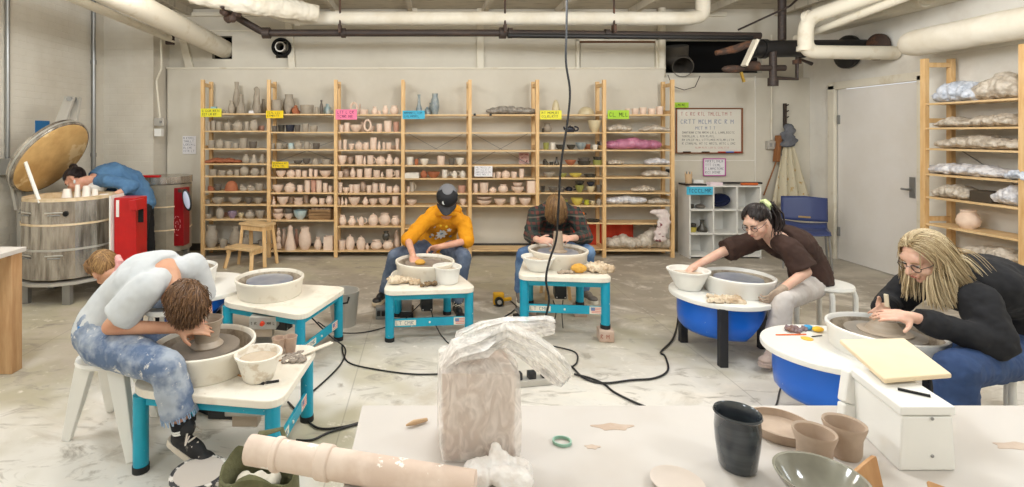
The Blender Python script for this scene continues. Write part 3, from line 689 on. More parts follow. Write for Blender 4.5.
# pink framed notice
t = sign(703.6, 158.8, 725.4, 175.6, 6.975, mat('white_paper', (232, 230, 232), .7), INKL, 'white notice with magenta border under the whiteboard', lines=4, name='framed_notice')
mb = MB(); a, b = at(703.6, 158.8, 6.972), at(725.4, 175.6, 6.972)
for x in (a.x, b.x): mb.box((x, 6.972, (a.z + b.z) / 2), (.014, .006, a.z - b.z + .014))
for z in (a.z, b.z): mb.box(((a.x + b.x) / 2, 6.972, z), (b.x - a.x, .006, .014))
mb.build('border', mat('magenta_paper', (190, 96, 160), .6), t, world=True)

# ================================================================ step stool
c = V(-2.07, 6.2, 0); t = thing('step_stool', 'pine two-step stool standing in front of the first shelving bay', 'stool', c, R(-24))
for (nm, yy, z, dd) in (('upper_step', .1, .485, .2), ('lower_step', -.12, .24, .2)):
    MB().box((0, yy, z), (.4, dd, .03)).build(nm, M_pine_h, t, bevel=.004)
for s_ in (-1, 1):
    for (nm, y0, y1, z) in (('leg', .17, .22, .47), ('leg', .03, .0, .47), ('leg', -.17, -.22, .225)):
        MB().bar((s_ * .165, y0, z), (s_ * .2, y1, 0), .042, .035).build(nm, M_pine, t, bevel=.003)
for p_, q_ in (((-.165, .1, .44), (.025, .16, .05)), ((.165, .1, .44), (.025, .16, .05)), ((-.175, -.08, .2), (.025, .26, .045)), ((.175, -.08, .2), (.025, .26, .045)), ((0, .02, .44), (.33, .02, .05)), ((0, .17, .44), (.33, .02, .05))): MB().box(p_, q_).build('rail', M_pine, t, bevel=.002)

# ================================================================ cubby shelf and what stands on it
x0, x1, cz1, cy = 3.34, 4.23, .91, 6.55
M_cub = mat('white_laminate', (226, 224, 218), .5)
t = thing('cubby_shelf', 'white nine-compartment cubby shelf beside the shelving', 'shelf', ((x0 + x1) / 2, cy + .15, 0))
mb = MB()
for i in range(4): mb.box((x0 + (x1 - x0) * i / 3, cy + .15, cz1 / 2), (.018, .3, cz1))
for z in (.03, .31, .61, cz1): mb.box(((x0 + x1) / 2, cy + .15, z), (x1 - x0 + .018, .3, .018))
mb.build('cabinet_body', M_cub, t, world=True, bevel=.002)
MB().box(((x0 + x1) / 2, cy + .305, cz1 / 2), (x1 - x0, .008, cz1)).build('back_panel', M_cub, t, world=True)
top = cz1 + .009
def small(name, mb, m_, label, cat, group=None, smooth=True, bevel=0):
    o = mb.build(name, m_, smooth=smooth, bevel=bevel); return tag(o, label, cat, group)
small('wooden_tray', MB().box((3.42, cy + .1, top + .01), (.26, .2, .02)), M_black, 'thin black tray on the left top of the cubby shelf', 'tray', smooth=False)
t = thing('brush_pot', 'tan pot of brushes on the black tray on the cubby shelf', 'pot', (3.37, cy + .1, top + .02))
mb = MB(); pot_solid(mb, 'c', .09, .12, (3.37, cy + .1, top + .02)); mb.build('pot_body', mat('tan_pot', (206, 176, 140), .7), t, smooth=True, world=True)
for i in range(5): MB().cyl((3.35 + .01 * i, cy + .1, top + .04), (3.325 + .022 * i, cy + .1 + .01 * (i % 2), top + .17), .004, seg=6).build('brush', (M_black if i % 2 else M_pine), t, world=True)
small('clear_box', MB().box((3.52, cy + .2, top + .03), (.13, .12, .06)), M_white, 'white box behind the black tray on the cubby shelf', 'box', smooth=False, bevel=.004)
small('white_paper_pad', MB().box((3.68, cy + .06, top + .02), (.16, .1, .04)), mat('pale_pink_paper', (232, 214, 220), .7), 'pale pink paper pad on the cubby shelf above the blue sign', 'pad', smooth=False, bevel=.003)
small('black_tool_bar', MB().bar((3.75, cy + .12, top + .025), (4.3, cy + .1, top + .025), .06, .022), M_black, 'long black bar lying on top of the cubby shelf', 'tool', smooth=False, bevel=.004)
small('orange_handle_saw', MB().bar((4.0, cy + .03, top + .02), (4.2, cy + .02, top + .02), .04, .03), mat('orange_plastic2', (200, 96, 40), .5), 'orange handled tool on top right of the cubby shelf', 'tool', smooth=False, bevel=.006)
# contents of the cubbies
mb = MB(); 
M_ = Matrix.Rotation(R(-30), 3, 'Y') @ Matrix.Rotation(R(24), 3, 'X')
mb.lathe([(0, -.012), (.11, -.012), (.135, .01), (.12, .012), (.1, -.002), (0, -.002)], (3.785, cy + .14, .715), 28, M=M_, sx=.9)
small('blue_platter', mb, mat('deep_blue_glaze', (24, 32, 62), .25), 'dark blue oval platter with white rim leaning in the top middle cubby', 'platter')
for i, (x, z, kd, cc, wd, hh, lb) in enumerate(((3.42, .619, 'c', 'd', .06, .05, 'small dark cup in the top left cubby'), (3.53, .619, 'j', 'G', .12, .06, 'grey lidded dish in the top left cubby'),
        (3.43, .319, 'c', 'y', .1, .06, 'yellow and black cup in the middle left cubby'), (3.555, .319, 'q', 'd', .13, .15, 'black round bottle with tall neck in the middle left cubby'))):
    mb = MB(); pot_solid(mb, kd, wd, hh, (x, cy + .12, z)); small('glazed_' + KINDS[kd][0].replace(' ', '_'), mb, POTM[cc][0], lb, KINDS[kd][1])
mb = MB(); pot_solid(mb, 'c', .09, .045, (3.43, cy + .12, .379)); small('glazed_cup', mb, POTM['d'][0], 'black cup stacked on the yellow cup in the middle left cubby', 'cup')
small('wall_hook', MB().cyl((3.25, 6.99, .99 + .09), (3.25, 6.93, .99 + .09), .02).box((3.25, 6.93, 1.07), (.05, .03, .03)), M_black, 'small black hook on the wall beside the cubby shelf', 'hook')
# socket boxes
def wall_box(x, y, z, w_, h_, label, m_=M_steel2):
    t = thing('socket_box', label, 'socket', (x, y, z)); MB().box((x, y, z), (w_, .06, h_)).build('box_body', m_, t, world=True, bevel=.004)
    mb = MB()
    for s_ in (-1, 1): mb.box((x + s_ * w_ * .22, y - .032, z), (w_ * .22, .008, h_ * .45))
    mb.build('outlet', M_grey, t, world=True); return t
wall_box(at(772, 145, 6.96).x, 6.965, at(772, 145, 6.96).z, .14, .11, 'metal socket box on the back wall beside the apron')
small('wall_conduit', MB().cyl((at(772, 0, 6.97).x, 6.98, at(0, 140, 6.97).z), (at(772, 0, 6.97).x, 6.98, 2.9), .012), M_whitepaint, 'thin white conduit above the socket box right of the whiteboard', 'pipe')
# hanging aprons
ax = at(790, 134, 6.9).x
t = thing('stained_apron', 'paint stained cream apron hanging on the back wall by the door', 'apron', (ax, 6.93, 1.6))
mb = MB()
mb.grid(lambda u, v: V(ax + (u - .5) * (.12 + .42 * (1 - v) ** .8) + .03 * (1 - v), 6.95 - .035 * (1 + math.sin(u * 22 + v * 2)) * (1 - v * .4), .62 + v * .82), 40, 12)
mb.build('apron_cloth', mat('paint_stained_cloth', (208, 198, 172), .9, c2=(186, 150, 90), scale=9, thr=(.58, .64), c3=(60, 76, 110), s3=13, thr3=(.66, .68)), t, smooth=True, world=True, solid=.006)
MB().tube([(ax - .03, 6.93, 1.42), (ax - .01, 6.94, 1.7), (ax + .03, 6.93, 1.42)], .008).build('neck_strap', M_grey, t, world=True)
mb = MB()
for i in range(6): mb.ell((ax - .02 + .03 * math.sin(i * 2), 6.9, 1.66 - i * .045), (.07 + .008 * i, .035, .045), sub=2)
o = blob('grey_apron', mb, mat('grey_cloth', (112, 114, 120), .9, c2=(90, 92, 98), scale=9), None, .01, 3, .02); tag(o, 'bunched grey cloth hanging over the stained apron', 'cloth')
mb = MB().bar((ax - .02, 6.97, 1.66), (ax - .02, 6.97, 1.98), .05, .02).cyl((ax - .02, 6.96, 1.7), (ax - .02, 6.9, 1.7), .01)
for z in (1.78, 1.86, 1.94): mb.cyl((ax - .02, 6.96, z), (ax - .02, 6.9, z + .02), .008)
small('coat_hook_rail', mb, M_iron, 'upright dark metal hook rail above the hanging aprons', 'hook rail', smooth=False)
mb = MB().bar((ax - .13, 6.93, 1.55), (ax - .17, 6.92, 1.2), .07, .05).bar((ax - .17, 6.92, 1.2), (ax - .33, 6.93, .75), .02, .015)
small('hanging_brush', mb, mat('brown_bristle', (142, 92, 52), .8), 'brown long handled brush hanging left of the aprons', 'brush', smooth=False, bevel=.01)
# blue chair
cc = V(4.5, 6.15, 0); t = thing('blue_chair', 'blue plastic stacking chair with metal legs below the aprons', 'chair', cc, R(-32))
M_chair = mat('blue_chair_plastic', (58, 70, 116), .4)
mb = MB().grid(lambda u, v: V((u - .5) * .46, .2 - .05 * math.cos((u - .5) * 3) + v * .04, .52 + v * .3 - .02 * abs(u - .5) * 2 * v), 16, 8)
mb.build('backrest', M_chair, t, smooth=True, solid=.012)
mb = MB().grid(lambda u, v: V((u - .5) * .44, -.24 + v * .43, .45 - .02 * math.cos((u - .5) * 3.1) - (.02 if v < .12 else 0) + (.06 * max(0, v - .85) / .15)), 16, 12)
mb.build('seat', M_chair, t, smooth=True, solid=.012)
for s_ in (-1, 1):
    MB().tube([(s_ * .2, -.2, .42), (s_ * .23, -.24, 0)], .011).build('leg', M_grey, t); MB().tube([(s_ * .2, .16, .43), (s_ * .23, .24, 0)], .011).build('leg', M_grey, t)
MB().box((0, .142, .57), (.12, .004, .02)).build('label_strip', mat('gold_label', (170, 140, 90), .5), t)

# ================================================================ shelf on the right wall
RX = 4.83
t = thing('wooden_shelving', 'pine shelf unit near the right wall holding plastic wrapped work', 'shelving', (RX + .15, 4.64, 0))
for y in (5.05, 4.21):
    mb = MB(); mb.box((RX + .022, y, 1.15), (.044, .05, 2.3)).box((RX + .278, y, 1.15), (.044, .05, 2.3))
    for z in (.12, .75, 1.7, 2.24): mb.box((RX + .15, y, z), (.22, .03, .044))
    mb.build('side_frame', M_pine, t, world=True, bevel=.002)
RL = [1.857, 1.622, 1.424, 1.18, .96, .70, .475, .12]
for z in RL: MB().box((RX + .15, 4.63, z), (.28, .8, .018)).build('shelf_board', M_pine_y, t, world=True, bevel=.0015)
mb = MB().cyl((RX + .295, 5.03, 1.45), (RX + .295, 4.23, .95), .004, seg=6); mb.build('cross_brace', M_grey, t, world=True)
def rlump(x0, x1, z, h, m_, label, seed=0, name='plastic_bag', cat='bag', depth=.13, wr=.03, group='bags on the right wall shelves'):
    # x0,x1 in pixels along the shelf front; y from the shelf plane
    y0, y1 = RX * F / (x0 - CX), RX * F / (x1 - CX); rnd = random.Random(seed); mb = MB(); n = 5
    c = V(RX + .14, (y0 + y1) / 2, z + .009)
    for i in range(n):
        f = (i + .5) / n; q = h * (.5 + .5 * math.sin(f * math.pi)) * rnd.uniform(.8, 1)
        mb.ell((c.x + rnd.uniform(-.02, .02), y0 + (y1 - y0) * f, c.z + q / 2), (depth, abs(y1 - y0) / n * .95, q / 2))
    o = blob(name, mb, m_, None, .008, 3, wr, .05)
    for v in o.data.vertices: v.co = v.co - c; v.co.z = max(0, v.co.z)
    o.location = c; return tag(o, label, cat, group)
M_bagblue = mat('blue_white_bag', (214, 220, 232), .3, c2=(176, 184, 198), scale=16, thr=(.45, .6), bump=.7, bscale=26)
rlump(927, 968, RL[0], .22, M_bagblue, 'bluish white bag at left of the top right-wall shelf', 1)
rlump(965, 1012, RL[0], .25, M_bag, 'tall clear crumpled bag at right of the top right-wall shelf', 2)
rlump(929, 962, RL[1], .11, M_bag, 'clear bag at left of second right-wall shelf', 3); rlump(960, 1004, RL[1], .13, M_bag, 'greyish bag at right of second right-wall shelf', 4)
rlump(930, 1010, RL[2], .14, M_bag, 'long clear plastic bag filling third right-wall shelf', 5)
rlump(918, 992, RL[3], .13, M_bagwhite, 'white folded plastic sheet on fourth right-wall shelf', 6)
rlump(1006, 1030, RL[3], .12, M_bagblue, 'pale blue bag poking past the near post of the right shelf', 16, depth=.19)
rlump(929, 962, RL[4], .15, M_bag, 'clear bag at left of fifth right-wall shelf', 7); rlump(986, 1011, RL[4], .2, M_bagwhite, 'cloudy white bag at right of fifth right-wall shelf', 8)
mb = MB(); mb.box((0, 0, .05), (.16, .18, .1)); o = mb.build('dark_box', mat('dark_brown_box', (70, 60, 48), .7), bevel=.01); o.location = (RX + .12, RX * F / (975 - CX), RL[4] + .009); tag(o, 'dark box between two bags on fifth right-wall shelf', 'box')
rlump(958, 1004, RL[6], .13, M_bag, 'knotted clear bag on the seventh right-wall shelf', 9)
mb = MB(); pot_solid(mb, 'V', .17, .17, (0, 0, 0), 24); o = mb.build('clay_round_belly_pot', POTM['p'][0], smooth=True); o.location = (RX + .13, RX * F / (941 - CX) - .12, RL[5] + .009); tag(o, 'rounded clay vase standing alone on the right-wall shelf', 'pot')

# ================================================================ ceiling services
def pipe(name, pts, r, m_, label, cat='pipe', seg=16, rings=(), group=None, bends=None):
    P = [Vector(p) for p in pts]; Q = [P[0]]
    for i in range(1, len(P) - 1):        # rounded bends
        a, b, c = P[i - 1], P[i], P[i + 1]; rr = min(r * 1.8, (a - b).length * .45, (c - b).length * .45)
        s_, e = b + (a - b).normalized() * rr, b + (c - b).normalized() * rr
        for k in range(6): u = k / 5; Q.append(s_ * (1 - u) ** 2 + b * 2 * u * (1 - u) + e * u * u)
    Q.append(P[-1])
    if not rings:
        return tag(MB().tube(Q, r, seg).build(name, m_, smooth=True), label, cat, group)
    t = thing(name, label, cat, P[0], group=group); MB().tube(Q, r, seg).build('pipe_run', m_, t, smooth=True, world=True)
    for (i, f, k, l) in rings:
        a, b = P[i], P[i + 1]; d = (b - a).normalized(); c = a.lerp(b, f); MB().cyl(c - d * l / 2, c + d * l / 2, r * k).build('coupling', m_, t, smooth=True, world=True)
    return t
pipe('air_duct', [(-2.77, 7.2, 2.74), (-2.77, 4.2, 2.83)], .125, M_whitepaint, 'fat round duct running from the wall opening towards the top left', 'duct', 24)
pipe('conduit', [(-3.28, 6.66, 2.8), (-3.28, 3.5, 2.86)], .045, M_whitepaint, 'slim pale conduit left of the fat round duct')
mb = MB().box((-3.28, 6.69, 2.78), (.1, .05, .12)); small('junction_box', mb, M_rust, 'dark junction box at the end of the slim conduit', 'box', smooth=False, bevel=.004)
c = at(161, 37, 6.66); c2 = at(160, 118, 6.66)
pipe('wall_conduit', [(c.x + .18, 6.66, 2.75), (c.x, 6.66, c.z - .02), (c.x + .005, 6.66, 2.4), (c.x - .06, 6.66, 2.25), (c2.x, 6.66, c2.z)], .013, M_whitepaint, 'thin white conduit dropping down the left column', seg=8)
t = thing('switch_box', 'grey switch box with two parts on the left column', 'switch', at(161, 126, 6.67))
a = at(160, 122, 6.67); b = at(159, 132.5, 6.67); MB().box(a, (.13, .06, .1)).build('box_body', M_steel2, t, world=True, bevel=.005); MB().box(b, (.09, .07, .1)).build('lower_box', M_white, t, world=True, bevel=.005); MB().box((a.x + .03, 6.63, a.z), (.02, .03, .03)).build('lever', M_grey, t, world=True)
pipe('grey_conduit', [(LW + .03, 6.45, 0), (LW + .03, 6.45, CEIL)], .025, M_grey, 'galvanised conduit running up the left brick wall', rings=((0, .4, 1.3, .05), (0, .75, 1.3, .05)))
pipe('grey_conduit', [(LW + .03, 5.12, 1.3), (LW + .03, 5.12, CEIL)], .02, M_grey, 'galvanised conduit at the far left edge of the brick wall')
tag(MB().box((LW + .06, 5.12, 1.25), (.12, .16, .16)).build('junction_box', M_grey, bevel=.004), 'grey junction box on the far left conduit', 'box')
a = at(41, 130, 5.65); tag(MB().box((LW + .006, 5.62, a.z), (.01, .2, .2)).build('blue_wall_plate', mat('blue_card', (20, 110, 172), .5)), 'small bright blue card on the brick wall behind the kiln lid', 'card')
# insulated white main and the dark pipe under it
PY = 6.3
def pp(px, py, Y=PY): return tuple(at(px, py, Y))
t = pipe('insulated_pipe', [pp(232, -6, 5.9), pp(290, 18), pp(690, 18.5), (pp(703, 18.5)[0], PY, 3.0), (pp(703, 18.5)[0], PY, CEIL)], .082, mat('canvas_lagging', (226, 220, 206), .8, c2=(212, 203, 184), scale=3, bump=.3), 'long white lagged pipe across the ceiling', rings=((1, .02, 1.12, .06), (1, .12, 1.1, .05), (1, .46, 1.08, .02)))
mb = MB().tube([pp(190, -8, 5.7), pp(250, 2, 5.8), pp(318, 14, 6.15)], [.13, .14, .1], 14); o = blob('pipe_wrap', mb, MATS['canvas_lagging'], t, .015, 2, .04, .1)
pipe('dark_iron_pipe', [pp(222, 4, 5.7), pp(238, 18, 6.1), pp(264, 33, 6.3), pp(505, 33, 6.3), pp(760, 36, 6.3)], .043, M_iron, 'dark iron pipe running under the white lagged pipe', rings=((2, .01, 1.6, .09), (2, .33, 1.4, .05), (2, .99, 1.6, .08), (3, .4, 1.4, .06), (3, .02, 1.5, .05)))
mb = MB()
for k in range(6): mb.ell(V(*pp(231, 13, 5.85)) + V(.07 * math.cos(k), .05 * math.sin(k * 2), .07 * math.sin(k)), (.055, .05, .05), sub=2)
tag(blob('pipe_fitting', mb, M_rust, None, .008, 2, .02), 'lumpy rusty fitting at the left bend of the dark pipe', 'pipe fitting')
for i, (px, lb) in enumerate(((340, 'left'), (505, 'middle'), (614, 'right'))):
    mb = MB().cyl(pp(px, 33, 6.24), (pp(px, 0, 6.24)[0], 6.24, CEIL), .012, seg=8).box(pp(px, 29, 6.25), (.03, .1, .1))
    tag(mb.build('pipe_hanger', M_rust), lb + ' dark hanger rod holding the dark iron pipe', 'pipe hanger', 'pipe hangers')
pipe('black_pipe', [pp(508, 35.5, 6.22), pp(752, 38, 6.22)], .03, M_blackpipe, 'black pipe beside the dark iron pipe above the framed panel')
a = at(284, 49, 7.16); t = thing('vent_stub', 'small round vent stub in the dark opening right of the fat duct', 'vent', a)
MB().lathe([(.055, 0), (.07, 0), (.07, .2), (.055, .2), (.055, 0)], a, 20, M=Matrix.Rotation(R(90), 3, 'X')).build('vent_tube', M_steel2, t, world=True, smooth=True)
mb = MB().lathe([(.1, 0), (.13, 0), (.13, .12), (.1, .12), (.1, 0)], V(a.x, 7.13, a.z), 24, M=Matrix.Rotation(R(90), 3, 'X')); mb.build('collar', M_dark, t, world=True, smooth=True)
# right opening: flexible duct
mb = MB().tube([at(676, 46, 7.35), at(676, 60, 7.4), at(683, 67, 7.25), at(683, 67, 7.05)], [.16, .16, .14, .13], 20, cap=False); tag(mb.build('flexible_duct', mat('dusty_duct', (96, 90, 82), .7), smooth=True, solid=.006), 'grey flexible duct ending in the dark ceiling opening', 'duct')
pipe('white_post', [(uX(660), UB - .05, 2.35), (uX(660), UB - .05, CEIL)], .05, M_whitepaint, 'white upright pipe left of the dark ceiling opening')
# big black pipe with flange discs
BY = 6.1
pipe('black_main', [pp(752, 49, BY), (RW - .02, BY, H - (48 - HY) * BY / F)], .1, M_blackpipe, 'thick black main running into the right wall', rings=((0, .1, 1.15, .05), (0, .45, 1.1, .04)))
for i, (px, py, rr) in enumerate(((846, 52, .2), (876, 47, .15))):
    Yf = RW * F / (px - CX) * .985; a = at(px, py, Yf)
    mb = MB().lathe([(0, -.02), (rr, -.02), (rr, .02), (rr * .6, .05), (0, .05)], (RW - .06, Yf, a.z), 28, M=Matrix.Rotation(R(-90), 3, 'Y'))
    tag(mb.build('pipe_flange', M_blackpipe if i == 0 else M_rust, smooth=True), ('large black' if i == 0 else 'smaller rusty') + ' wall flange where the ceiling pipes meet the right wall', 'pipe flange')
# valves
t = thing('valve_assembly', 'rusty valve assembly with handles hanging under the black main', 'valve', pp(770, 60, 6.0))
mb = MB().tube([pp(742, 68, 6.0), pp(785, 68, 6.0)], .035, 10); mb.cyl(pp(773, 52, 6.0), pp(773, 84, 6.0), .04).cyl(pp(773, 78, 6.0), pp(773, 86, 6.0), .055)
mb.build('valve_body', M_iron, t, world=True, smooth=True)
MB().tube([pp(776, 78, 6.0), pp(797, 79, 6.0), pp(797, 58, 6.0), pp(812, 64, 6.0)], .022, 8).build('branch_pipe', M_iron, t, world=True, smooth=True)
MB().cyl(pp(797, 60, 6.0), pp(797, 64, 6.0), .045).build('union', M_rust, t, world=True, smooth=True)
MB().ell(pp(733, 69, 5.95), (.13, .05, .045)).build('cast_elbow', M_rust, t, world=True, smooth=True)
MB().cyl(pp(745, 66, 6.0), pp(758, 66, 6.0), .055).build('union', M_rust, t, world=True, smooth=True)
MB().tube([pp(716, 53, 6.0), pp(735, 49, 6.0), pp(752, 43, 6.0)], [.03, .05, .04], 10).build('upper_elbow', M_rust, t, world=True, smooth=True)
MB().bar(pp(744, 66, 5.9), pp(756, 40, 5.9), .09, .03).build('bracket', M_whitepaint, t, world=True)
MB().bar(pp(741, 72, 5.9), pp(744, 82, 5.9), .03, .02).build('yellow_handle', mat('brass', (170, 140, 60), .4, metal=.4), t, world=True)
pipe('iron_riser', [pp(782, 40, 6.2), (pp(782, 0, 6.2)[0], 6.2, CEIL)], .045, M_iron, 'dark upright iron pipe above the valve assembly')
pipe('bent_white_pipe', [(4.6, 4.6, 3.02), at(806, 19, 5.7), at(805, 52, 5.7), (RW - .02, 5.7, H - (53 - HY) * 5.7 / F)], .075, M_whitepaint, 'white pipe bending down and back beside the right wall', rings=((0, .98, 1.12, .05), (1, .9, 1.1, .05)))
pipe('slanted_white_pipe', [at(796, 38.5, 6.1), (4.55, 4.3, 2.92)], .042, M_whitepaint, 'slender white pipe slanting up towards the top right')
pipe('ceiling_white_pipe', [(5.0, 6.3, 2.9), (5.0, 3.3, 2.92)], .05, M_whitepaint, 'white pipe along the top of the right wall', rings=((0, .35, 1.4, .1),))
t = thing('lagged_main', 'fat white lagged pipe along the right wall above the shelf', 'pipe', (4.82, 5.15, 2.47))
mb = MB().capsule((4.8, 5.1, 2.46), (4.8, 2.2, 2.47), .13, .13, 24); o = blob('pipe_run', mb, MATS['canvas_lagging'], t, .02, 2, .012, .2)
structure('trim_7', MB().box((RW - .1, 3.2, 3.06), (.2, 7.0, .4)), M_whitepaint)
structure('trim_8', MB().box((RW - .012, 2.6, 2.36), (.02, 5.4, .012)), M_wall_low)
for px, py, Y0 in ((744, 25, 6.3), (735, 10, 6.2)):
    pass
pipe('thin_dark_rod', [pp(738, 30, 6.35), pp(790, 6, 6.0), (3.9, 4.9, 3.2)], .012, M_iron, 'thin dark rod slanting across the ceiling above the valves', seg=6)
pipe('hanging_wire', [at(668, 75, 6.9), at(672, 86, 6.9), at(684, 90, 6.9), at(695, 87, 6.9), at(700, 76, 6.9)], .005, M_iron, 'thin wire looping below the dark ceiling opening', 'wire', 6)

# ================================================================ pottery wheels
def teal_wheel(label, x, y, rot, lift=0, panel=None, head=M_head, dirty=False, L=.39, hw=.36):
    t = thing('pottery_wheel', label, 'pottery wheel', (x, y, lift), rot, 'teal framed pottery wheels')
    poly = rounded_poly([(-.25, .27), (.25, .27), (hw, -L), (-hw, -L)], [.16, .16, .1, .1]); lx0, ly0 = hw - .055, L - .055
    top_ = MB().prism(poly, .357, .395).build('table_top', M_top, t, bevel=.006)
    mb = MB()
    for a, b in (((-lx0, -ly0), (lx0, -ly0)), ((lx0, -ly0), (.21, .2)), ((.21, .2), (-.21, .2)), ((-.21, .2), (-lx0, -ly0))):
        mb.bar((*a, .335), (*b, .335), .03, .044)
    mb.build('frame', M_teal, t)
    for (lx, ly) in ((-lx0, -ly0), (lx0, -ly0), (-.215, .2), (.215, .2)):
        l = MB().cyl((lx, ly, .012), (lx, ly, .357), .034, seg=20).build('leg', M_teal, t, smooth=True)
        MB().cyl((lx, ly, 0), (lx, ly, .03), .037, seg=20).build('rubber_foot', M_rubber, l, smooth=True)
    br = MB().box((0, -ly0, .135), (2 * lx0, .012, .062)).build('brace', M_teal, t)
    MB().box((-lx0 + .12, -ly0 - .0075, .135), (.16, .002, .04)).build('name_sticker', M_whitepaint, br)
    mb = MB(); marks(mb, -lx0 + .048, -lx0 + .192, .122, .026, -ly0 - .009, 5); mb.build('sticker_lettering', mat('grey_blue_ink', (120, 140, 150), .6), br)
    MB().box((lx0 - .075, -ly0 - .0075, .135), (.088, .002, .056)).build('flag_sticker', M_whitepaint, br)
    mb = MB()
    for i in range(4): mb.box((lx0 - .07, -ly0 - .009, .117 + i * .012), (.07, .001, .006))
    mb.build('flag_stripes', mat('faded_red', (216, 130, 120), .6), br)
    MB().box((lx0 - .094, -ly0 - .0095, .145), (.03, .001, .024)).build('flag_canton', mat('faded_blue', (110, 130, 170), .6), br)
    MB().cyl((-.0, -ly0 - .012, .135), (0, -ly0 - .004, .135), .008, seg=8).build('rivet', M_whitepaint, br)
    m = MB().box((0, -.1, .255), (.09, .13, .2)).build('motor_box', M_black, t, bevel=.006)
    MB().box((.0, -.1655, .31), (.045, .002, .022)).build('rating_plate', M_whitepaint, m)
    mb = MB()
    for sx_ in (-1, 1): mb.ell((sx_ * .033, -.166, .17), (.007, .004, .007), sub=1)
    mb.build('screw', M_steel2, m)
    MB().cyl((0, .02, .2), (0, .02, .36), .03).build('shaft_housing', M_teal, t, smooth=True)
    pan(t, M_pan, .395, .245, head, dirty=dirty)
    if panel:
        px_, py_, ang = panel
        c = MB(); M_ = Matrix.Translation((px_, py_, .3)) @ Matrix.Rotation(ang, 4, 'Z')
        c.box((0, 0, 0), (.18, .09, .085)); b_ = c.build('control_box', M_steel2, t, bevel=.006); b_.matrix_local = M_
        MB().lathe([(0, -.02), (.013, -.02), (.016, 0), (0, 0)], (.0, -.047, 0), 16, M=Matrix.Rotation(R(-90), 3, 'X')).build('knob', mat('red_knob', (220, 70, 40), .4), b_, smooth=True)
        mb = MB(); marks(mb, -.078, -.03, -.01, .018, -.046, 3); marks(mb, .03, .08, -.01, .018, -.046, 4); mb.build('panel_lettering', INK, b_)
        MB().box((.0, 0, -.07), (.12, .06, .055)).build('lower_housing', mat('tan_housing', (178, 160, 140), .7), b_, bevel=.004)
    return t
def pan(t, m_, z0, r, head, inner=M_panin, dirty=False, hgt=.128, rh=.165):
    prof = [(0, z0), (r * .9, z0), (r * .93, z0 + .01), (r * .965, z0 + hgt - .03), (r * 1.0, z0 + hgt - .018), (r * 1.0, z0 + hgt), (r * .955, z0 + hgt + .004), (r * .925, z0 + hgt - .006)]
    p = MB().lathe(prof + [(r * .88, z0 + .02), (0, z0 + .015)], (0, 0, 0), 48).build('splash_pan', m_, t, smooth=True)
    MB().lathe([(r * .915, z0 + hgt - .02), (r * .875, z0 + .024), (0, z0 + .022), (0, z0 + .019), (r * .88, z0 + .021), (r * .92, z0 + hgt - .02)], (0, 0, 0), 48).build('slip_coating', inner, p, smooth=True)
    MB().lathe([(0, z0 + hgt - .045), (rh, z0 + hgt - .045), (rh, z0 + hgt - .022), (rh * .97, z0 + hgt - .02), (rh * .6, z0 + hgt - .0205), (0, z0 + hgt - .02)], (0, 0, 0), 48).build('wheel_head', head, t, smooth=True)
W1 = teal_wheel('teal pottery wheel in front of the person in the mustard sweatshirt', .0, 4.31, R(6), head=M_headclay)
W2 = teal_wheel('teal pottery wheel raised on blocks before the person in plaid', 1.107, 4.33, R(-6), lift=.09, head=M_headblue)
W3 = teal_wheel('unused teal pottery wheel with an empty pan, left of the middle', -1.139, 3.82, R(73), L=.47, hw=.335, head=M_headblue, panel=(-.26, -.13, R(-72 - 0)))
W4 = teal_wheel('nearest teal pottery wheel, used by the person in the grey t-shirt', -1.11, 2.625, R(86), L=.5, hw=.315, head=M_headclay, panel=(-.15, -.28, R(-86)))
def world_of(t, p): return Matrix.Translation(t.location) @ Matrix.Rotation(t.rotation_euler.z, 4, 'Z') @ Vector(p)
# blocks under W2
for i, (lx, ly) in enumerate(((-.305, -.335), (.305, -.335), (-.215, .2), (.215, .2))):
    p = world_of(W2, (lx, ly, 0)); mb = MB().box((0, 0, .045), (.11, .11, .09)); o = mb.build('plaster_block', mat('pink_plaster_block', (206, 184, 168), .9, c2=(190, 160, 140), scale=9), bevel=.008); o.location = (p.x, p.y, 0); o.rotation_euler.z = R(-6)
    tag(o, 'pinkish block under the ' + ['front left', 'front right', 'rear left', 'rear right'][i] + ' leg of the raised wheel', 'block', 'blocks under the raised wheel')
    if i == 1:
        mb = MB(); marks(mb, -.045, .045, .03, .03, -.0565, 8); mb.build('lettering', mat('rust_ink', (170, 110, 96), .8), o)
def round_wheel(label, x, y, rot, ex=0, ey=0, rt=.36, legs=((-.22, .12), (-.16, -.27), (.29, -.02)), belly=True, legw=.055, zt=.42, hr=.235, dark_far=None):
    t = thing('pottery_wheel', label, 'pottery wheel', (x, y, 0), rot, 'blue bellied pottery wheels')
    n = 48; poly = [((rt + ex * (math.cos(a) < 0)) * math.cos(a) * (1 if math.cos(a) > 0 else 1.0), (rt + ey) * math.sin(a)) for a in [2 * math.pi * k / n for k in range(n)]]
    poly = [(px_ - .0, py_) for px_, py_ in poly]
    MB().prism(poly, zt - .035, zt).build('table_top', M_white, t, bevel=.008)
    sc2 = lambda k: [(a * k, b * k) for a, b in poly]
    mb = MB(); rings = []
    for (k, dz) in ((.84, 0), (.84, .5), (.82, .8), (.74, .93), (.5, 1.0)):
        rings.append([V(a * k, b * k, zt - .034 - .25 * dz * (1 if a < .05 else max(.08, 1 - (a - .05) / (rt * .85)))) for a, b in poly])
    mb.ring_loft(rings[::-1]); mb.build('belly_housing', M_blue, t, smooth=True)
    for (lx, ly) in legs:
        MB().box((lx, ly, (zt - .03) / 2), (legw, legw * .8, zt - .03), rz=-rot).build('leg', M_blackleg, t, bevel=.004)
    return t
